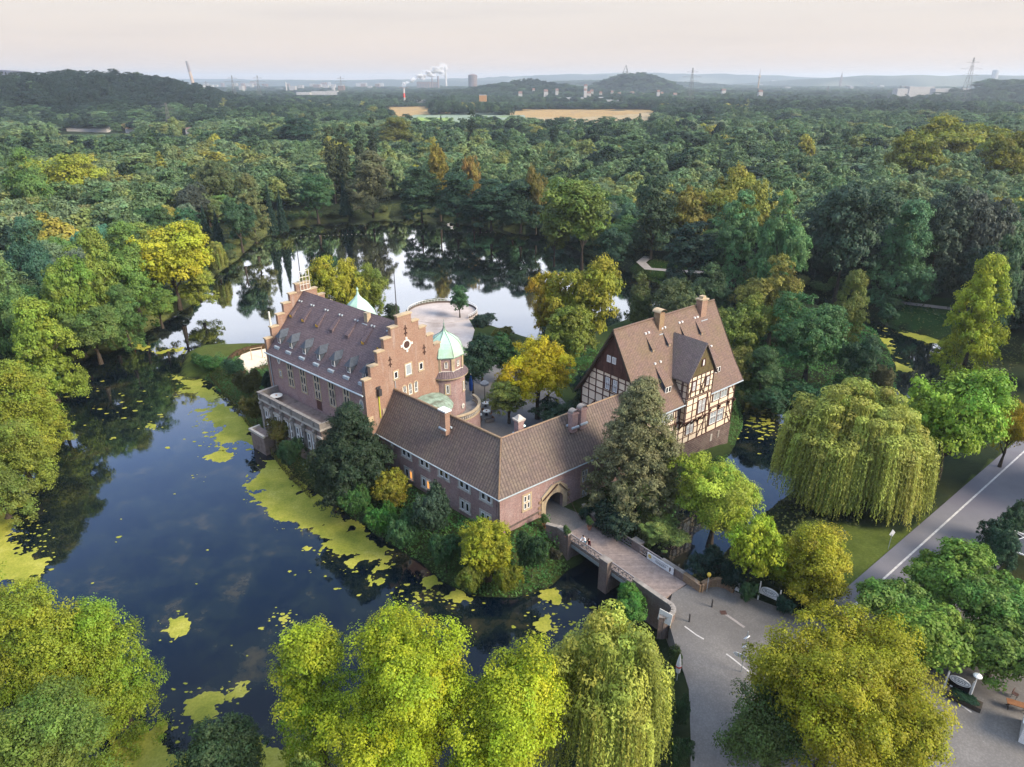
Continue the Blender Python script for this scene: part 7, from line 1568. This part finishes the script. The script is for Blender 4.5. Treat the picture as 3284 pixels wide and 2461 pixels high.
# ================================================================== the distance
def pylon(name, x, y, ztop_px, Y, label, arms=3, zg=None, base=None):
    X_, Zt = far(x, ztop_px, Y); z0 = gz(X_, Y) if zg is None else zg; hgt = Zt - z0
    t = thing('power_pylon', label, 'power pylon', (X_, Y, z0), R(15), 'power pylons in the distance'); b = MB(); wB = hgt * .09; k = max(.35, Y / 2600)
    n = 7
    for i in range(n):
        a0_, a1_ = i / n, (i + 1) / n; w0, w1 = wB * (1 - a0_) ** 1.2 + .6, wB * (1 - a1_) ** 1.2 + .6
        for s, q in ((-1, -1), (1, -1), (1, 1), (-1, 1)): b.beam((s * w0, q * w0, hgt * a0_), (s * w1, q * w1, hgt * a1_), k * .55)
        for q in (-1, 1): b.beam((-w0, q * w0, hgt * a0_), (w1, q * w1, hgt * a1_), k * .4); b.beam((w0, q * w0, hgt * a0_), (-w1, q * w1, hgt * a1_), k * .4)
    b.build('mast', 'steel_dark', t); c = MB()
    for j in range(arms):
        z = hgt * (.66 + .12 * j); L = hgt * (.22, .28, .17)[j % 3]
        c.beam((-L, 0, z), (L, 0, z), k * .55); c.beam((-L, 0, z), (0, 0, z + hgt * .05), k * .35); c.beam((L, 0, z), (0, 0, z + hgt * .05), k * .35)
    c.build('crossarm', 'steel_dark', t); return t
M['steel_dark'] = stained('galvanised_steel', (.13, .13, .13), (.2, .19, .18), 1, .6, .3, bst=0)
for x, yt, Y, lb in ((357, 222, 820, 'pylon standing at the right foot of the wooded hill'), (500, 163, 1700, 'tall pylon right of the leaning chimney'), (555, 163, 1900, 'pylon second to the right of the leaning chimney'), (735, 165, 2300, 'pylon left of the smoking plant'), (1497, 147, 1500, 'pylon right of the lattice topped hill'),
                     (2105, 124, 1500, 'nearest pylon on the far right skyline'), (195, 153, 2100, 'pylon just above the wooded hill on the left'), (444, 176, 3000, 'small pylon beside the leaning chimney'), (1790, 186, 2600, 'small pylon on the right plain')):
    pylon('p', x, 0, yt, Y, lb)
def stack(x, yt, Y, r, label, mats, xt=None, name='chimney_stack'):
    X_, Zt = far(x, yt, Y); z0 = gz(X_, Y) - 2; Xt = far(xt, yt, Y)[0] if xt else X_; t = thing(name, label, 'chimney', (X_, Y, z0)); n = len(mats); hgt = Zt - z0
    for i, m_ in enumerate(mats):
        a0_, a1_ = i / n, (i + 1) / n; MB().tube([((Xt - X_) * a0_, 0, hgt * a0_), ((Xt - X_) * a1_, 0, hgt * a1_)], [r * (1 - .35 * a0_), r * (1 - .35 * a1_)], 12).build('shaft' if i < n - 1 or n == 1 else 'shaft_top', m_, t)
    MB().tube([(Xt - X_, 0, hgt), (Xt - X_, 0, hgt + r * .25)], [r * .75, r * .75], 12).build('rim', 'concrete', t)
    return t
stack(411, 133, 4200, 10, 'tall tan chimney on the left horizon with a dark top', ['chim_tan', 'chim_tan', 'city_brick'], 403)
stack(872, 192, 1700, 3.2, 'red and white chimney below the smoke plume', ['red', 'city_white', 'red', 'city_white'])
stack(962, 146, 5200, 9, 'slender pale chimney right of the smoking plant', ['city_white'])
stack(946, 165, 4200, 7, 'dark chimney between the plant blocks and the pale chimney', ['city_brick'])
stack(933, 168, 4200, 4, 'thin dark chimney above the plant blocks', ['city_brick'])
stack(617, 178, 3400, 4, 'thin pale chimney on the left plain', ['city_white'])
# slanted braces: smoke plume
X0, Z0_ = far(866, 186, 4100); X1_, Z1_ = far(958, 150, 4400)
b = MB(); 
def puff(c, r, b):
    n0 = len(b.v); b.lathe(c, [(r * math.sin(t) + .01, -r * math.cos(t) * .8) for t in np.linspace(0, math.pi, 8)], 12)
    for i in range(n0, len(b.v)): v = b.v[i]; d = v - Vector(c); b.v[i] = Vector(c) + d * (1 + .22 * math.sin(v.x * .09 + v.z * .13) + .15 * math.sin(v.z * .31))
for i in range(46):
    t = (i / 45); c = (X0 + (X1_ - X0) * t + random.gauss(0, 4), 4150 + 200 * t, Z0_ + (Z1_ - Z0_) * (t ** .8) + random.gauss(0, 3 + 7 * t)); puff(c, 6 + 17 * t + random.uniform(-2, 3), b)
m, nt, o_ = newmat('steam'); d_f = N(nt, 'BsdfDiffuse'); d_f.inputs[0].default_value = (.9, .9, .9, 1); t_r = N(nt, 'BsdfTransparent'); m_x = N(nt, 'MixShader'); m_x.inputs[0].default_value = .17
nt.links.new(t_r.outputs[0], m_x.inputs[1]); nt.links.new(d_f.outputs[0], m_x.inputs[2]); nt.links.new(m_x.outputs[0], o_.inputs[0]); M['steam'] = m
sm_ = b.build('steam_plume', 'steam'); tag(sm_, 'white steam plume drifting right from the industrial plant', 'smoke', kind='stuff')
def block(name, cat, label, x0, x1, yt, Y, depth, mat, zb=None, roof=None, group=None, roofh=0, stripes=None):
    Xa, Zt = far(x0, yt, Y); Xb, _ = far(x1, yt, Y); z0 = (gz((Xa + Xb) / 2, Y) - 2) if zb is None else zb
    if Zt - z0 < 4: Zt = z0 + 6
    t = thing(name, label, cat, ((Xa + Xb) / 2, Y, z0), 0, group); w = (Xb - Xa) / 2; h = Zt - z0
    MB().box((-w, 0, 0), (w, depth, h)).build('wall', mat, t)
    if roof: 
        b = MB(); e = w * 1.04
        b.extr([Vector((-e, -.5, h)), Vector((-e, depth + .5, h)), Vector((-e, depth / 2, h + max(roofh, .4)))], (2 * e, 0, 0)); b.build('roof', roof, t)
    if stripes:
        b = MB(); n = max(3, int(w * 2 / stripes))
        for i in range(n): b.box((-w + (i + .3) * 2 * w / n, -.25, h * .25), (-w + (i + .7) * 2 * w / n, -.01, h * .8))
        b.build('window_band', 'ink', t)
    return t

X_, Zt = far(1021, 161, 3600); t = thing('gasometer', 'massive brown gasholder drum on the central horizon', 'gasholder', (X_, 3600, gz(X_, 3600) - 3)); hg = Zt - gz(X_, 3600) + 3; rg = 9.2 * KV / FOC * 3600 / 1.09
MB().lathe((0, 0, 0), [(rg, 0), (rg, hg * .97)], 28).build('drum', 'city_brick', t); b = MB(); b.lathe((0, 0, 0), [(rg * 1.05, hg * .93), (rg * 1.05, hg * .96), (rg, hg * .97), (rg * .6, hg * 1.0), (.1, hg * 1.03)], 28); b.build('roof', 'city_brick', t)
b = MB()
for i in range(14): a = i * 2 * math.pi / 14; b.beam((rg * 1.01 * math.cos(a), rg * 1.01 * math.sin(a), 0), (rg * 1.01 * math.cos(a), rg * 1.01 * math.sin(a), hg * .95), 1.2)
b.build('buttress', 'steel_dark', t)
block('plant_block', 'industrial building', 'left dark block of the smoking plant', 900, 928, 177, 4200, 60, 'city_brick', stripes=14); block('plant_block', 'industrial building', 'right dark block of the smoking plant', 930, 945, 178, 4300, 60, 'city_brick', stripes=14); block('plant_block', 'industrial building', 'low block behind the red and white chimney', 862, 880, 189, 4100, 50, 'city_brick', stripes=14)
block('orange_hall', 'hall', 'orange clad hall in the middle distance', 1035, 1050, 206, 1700, 30, 'orange', roof='city_white', roofh=.5)
block('white_hall', 'hall', 'long white hall at the foot of the wooded hill', 143, 229, 278, 800, 26, 'city_white', zb=3.3, roof='city_white', roofh=1.2)
block('white_hall', 'hall', 'small white gable right of the long white hall', 270, 289, 279, 795, 14, 'city_white', zb=3.3, roof='orange', roofh=2)
block('white_tower_block', 'building', 'narrow white building left of the lake woods', 400, 409, 280, 760, 10, 'city_white', zb=3.3, roof='city_roof', roofh=2)
for i, (x0, x1, yt, Y, lb) in enumerate(((895, 921, 217, 1900, 'small white hall left of the dark copse'), (1940, 1962, 192, 2300, 'left end of the white works on the right plain'), (1966, 2020, 188, 2350, 'main white works hall on the right plain'), (2022, 2050, 192, 2300, 'low white works hall right of the main one'), (2052, 2100, 192, 2350, 'long low white hall at the right end of the works'),
                           (640, 668, 200, 2900, 'pale hall on the left plain'), (672, 705, 198, 3000, 'second pale hall on the left plain'), (706, 728, 197, 3000, 'third pale hall on the left plain'), (580, 610, 191, 4000, 'distant long shed under the leaning chimney'), (1076, 1290, 212, 1950, 'long pale row of greenhouses behind the fields'),
                           (1290, 1350, 211, 1950, 'flat pale hall beside the greenhouses'), (1310, 1345, 217, 1750, 'white building cluster right of the greenhouses'), (985, 1030, 214, 1950, 'flat white hall left of the orange hall'))):
    block('white_hall', 'hall', lb, x0, x1, yt, Y, 30, 'city_white', roof='city_white', roofh=.8)
# village houses between the fields and the hill
hs = [(1262, 197), (1268, 203), (1275, 199), (1335, 205), (1345, 208), (1362, 203), (1385, 207), (1420, 200), (1428, 204), (1455, 206), (1372, 212), (1320, 201), (1480, 209), (1150, 196), (1175, 199), (1200, 197), (1295, 203), (1410, 211), (1350, 214), (1300, 208), (1560, 197), (1640, 200), (1120, 203)]
for i, (x, y) in enumerate(hs):
    Y = 2000 + 40 * (i % 7); block('village_house', 'house', 'small white house with red roof in the village beyond the fields', x, x + random.uniform(5, 9), y - 1, Y, 12, 'city_white', roof='city_roof', roofh=5, group='white houses of the distant village')
# white church-like tower, spire, TV mast
block('white_tower', 'tower', 'white stair tower in the distant village', 1262, 1269, 186, 2100, 12, 'city_white', roof='city_roof', roofh=4)
X_, Zt = far(1820, 155, 5200); t = thing('church_spire', 'dark church spire on the right ridge', 'church', (X_, 5200, gz(X_, 5200))); h = Zt - gz(X_, 5200); MB().box((-6, -6, 0), (6, 6, h * .55)).build('tower', 'city_brick', t); MB().add([(-7, -7, h * .55), (7, -7, h * .55), (7, 7, h * .55), (-7, 7, h * .55), (0, 0, h)], [[0, 1, 4], [1, 2, 4], [2, 3, 4], [3, 0, 4], [3, 2, 1, 0]]).build('spire', 'city_brick', t)
X_, Zt = far(1643, 149, 3600); t = thing('radio_mast', 'slender reddish radio tower on the right horizon', 'radio tower', (X_, 3600, gz(X_, 3600))); h = Zt - gz(X_, 3600); MB().tube([(0, 0, 0), (0, 0, h * .6), (0, 0, h * .8)], [4, 3, 2], 8).build('shaft', 'chim_tan', t); MB().lathe((0, 0, h * .62), [(3, 0), (6, 3), (6, 8), (3, 11)], 12).build('platform', 'chim_tan', t); MB().tube([(0, 0, h * .8), (0, 0, h)], [1.2, .6], 6).build('antenna', 'city_roof', t)
X_, Zt = far(2152, 152, 5600); t = thing('storage_tank', 'pale squat tank above the right ridge', 'tank', (X_, 5600, gz(X_, 5600))); h = Zt - gz(X_, 5600); MB().lathe((0, 0, 0), [(22, 0), (22, h), (14, h + 3), (.1, h + 5)], 20).build('shell', 'concrete', t); MB().lathe((0, 0, h * .8), [(22.6, 0), (22.6, 3)], 20).build('band', 'steel', t)
# lattice pyramid on its hill
X_, Zt = far(1353, 141, 3000); zg = gz(X_, 3000) - 1; h = Zt - zg; t = thing('lattice_pyramid', 'open steel lattice pyramid landmark on the round hill', 'landmark', (X_, 3000, zg)); b = MB(); rr_ = 21
v0 = [Vector((rr_ * math.cos(a), rr_ * math.sin(a), h * .15)) for a in (R(-80), R(40), R(160))]; ap_ = Vector((0, 0, h))
for i in range(3): b.beam(v0[i], v0[(i + 1) % 3], 1.7); b.beam(v0[i], ap_, 1.7); b.beam((v0[i] + ap_) / 2, (v0[(i + 1) % 3] + ap_) / 2, .9); b.beam((v0[i] + ap_) / 2, (v0[i] + v0[(i + 1) % 3]) / 2, .9); b.beam((v0[(i + 1) % 3] + ap_) / 2, (v0[i] + v0[(i + 1) % 3]) / 2, .9)
b.build('lattice', 'steel_dark', t); b = MB()
for v in v0: b.tube([(v.x, v.y, 0), (v.x, v.y, h * .15)], [1, 1], 6)
b.build('leg', 'concrete', t); MB().lathe((0, 0, h * .45), [(.1, -1), (4, 0), (4, .8), (.1, 1)], 10).build('viewing_platform', 'steel_dark', t)
X_, Zt = far(-25, 150, 2700); b = MB(); b.lathe((0, 0, 0), [(420, 0), (330, 40), (200, Zt * .95), (120, Zt), (.1, Zt + 4)], 32); o = b.build('slag_heap', 'spoil', smooth=True, loc=(X_ - 120, 2700, 0)); tag(o, kind='structure')
# distant clutter of the city: pale blocks on the left plain
for i in range(46):
    x = random.choice([random.uniform(420, 860), random.uniform(420, 860), random.uniform(1560, 2200)]); Y = random.uniform(3200, 6500); yt = 180 + (5200 - Y) / 5200 * 14 + random.uniform(-1.5, 2) + (3 if x > 1500 else 1)
    block('city_block', 'building', 'pale block in the hazy city on the horizon', x, x + random.uniform(4, 14), yt, Y, 30, random.choice(['concrete', 'concrete', 'city_brick', 'city_roof']), group='pale blocks of the hazy city', roof='concrete', roofh=1)
# a brake light on the far road
X_, Zt = far(991, 386, 560) ; p = V(663, 259, 3.3); 
# ================================================================== air, light, camera
m, nt, o_ = newmat('haze'); vol = N(nt, 'VolumePrincipled'); vol.inputs['Density'].default_value = .00011; vol.inputs['Color'].default_value = (.78, .90, 1.0, 1); vol.inputs['Anisotropy'].default_value = .2
nt.links.new(vol.outputs[0], o_.inputs['Volume']); M['haze'] = m
b = MB().box((-9000, -65, -4), (9000, 12900, 165)); hz = b.build('haze', 'haze'); tag(hz, kind='stuff'); hz['label'] = 'thin bluish evening haze over the land'; hz['category'] = 'haze'
w = bpy.data.worlds.new('World'); scene.world = w; w.use_nodes = True; nt = w.node_tree; nt.nodes.clear()
SUN_EL, SUN_AZ = R(34), math.atan2(-.42, .9)       # direction towards the sun
out = nt.nodes.new('ShaderNodeOutputWorld'); bg = nt.nodes.new('ShaderNodeBackground'); nt.links.new(bg.outputs[0], out.inputs[0])
sky = nt.nodes.new('ShaderNodeTexSky'); sky.sky_type = 'NISHITA'; sky.sun_disc = False; sky.sun_elevation = SUN_EL; sky.sun_rotation = math.pi / 2 - SUN_AZ; sky.air_density = 1.4; sky.dust_density = 1.5; sky.ozone_density = 2.0
tc = nt.nodes.new('ShaderNodeTexCoord'); sp = nt.nodes.new('ShaderNodeSeparateXYZ'); nt.links.new(tc.outputs['Generated'], sp.inputs[0])
mp = nt.nodes.new('ShaderNodeMapping'); mp.inputs['Scale'].default_value = (1.0, 1.0, 16.0); nt.links.new(tc.outputs['Generated'], mp.inputs[0])
n1 = noise(nt, mp.outputs[0], 1.7, 6, .6)
veil = ramp(nt, sp.outputs[2], [(0.0, (3.5, 2.9, 2.55)), (.05, (3.55, 3.1, 2.8)), (.12, (3.75, 3.5, 3.3)), (.2, (4.6, 4.6, 4.8)), (.31, (5.2, 5.5, 6.2)), (.44, (2.1, 3.3, 6.2)), (.62, (1.6, 2.9, 6.0)), (.82, (5.0, 6.0, 7.6)), (1, (7.0, 7.6, 8.6))])
streak = ramp(nt, n1, [(.36, (.93, .93, .95)), (.5, (1, 1, 1)), (.64, (1.04, 1.03, 1.02))])
vm = mixc(nt, 1.0, veil, streak, 'MULTIPLY')
amt = ramp(nt, sp.outputs[2], [(0, (.97,) * 3), (1, (.88,) * 3)])
fin = mixc(nt, amt, sky.outputs[0], vm); nt.links.new(fin, bg.inputs[0]); bg.inputs['Strength'].default_value = .12
sd = bpy.data.lights.new('sun', 'SUN'); sd.energy = 4.0; sd.angle = R(24); sd.color = (1, .86, .68); so_ = bpy.data.objects.new('sun', sd); COL.objects.link(so_)
dvec = Vector((math.cos(SUN_AZ) * math.cos(SUN_EL), math.sin(SUN_AZ) * math.cos(SUN_EL), math.sin(SUN_EL)))
so_.rotation_euler = (-dvec).to_track_quat('-Z', 'Y').to_euler(); so_.location = dvec * 200
cd = bpy.data.cameras.new('camera'); cam = bpy.data.objects.new('camera', cd); COL.objects.link(cam); scene.camera = cam
cam.location = (0, 0, H); cam.rotation_euler = (R(90) - TH, 0, 0); cd.sensor_width = 36; cd.lens = FOC / 3284 * 36; cd.clip_start = .5; cd.clip_end = 30000
scene.view_settings.view_transform = 'Standard'; scene.view_settings.look = 'None'; scene.view_settings.exposure = 1.0; scene.view_settings.gamma = 1
scene.render.engine = 'CYCLES'; cy = scene.cycles
cy.max_bounces = 5; cy.diffuse_bounces = 2; cy.glossy_bounces = 2; cy.transmission_bounces = 3; cy.volume_bounces = 0; cy.transparent_max_bounces = 6
cy.use_denoising = True; cy.caustics_reflective = False; cy.caustics_refractive = False; cy.sample_clamp_indirect = 4
print('TREES', NTREE, 'forest', len(F), 'objects', len(bpy.data.objects))
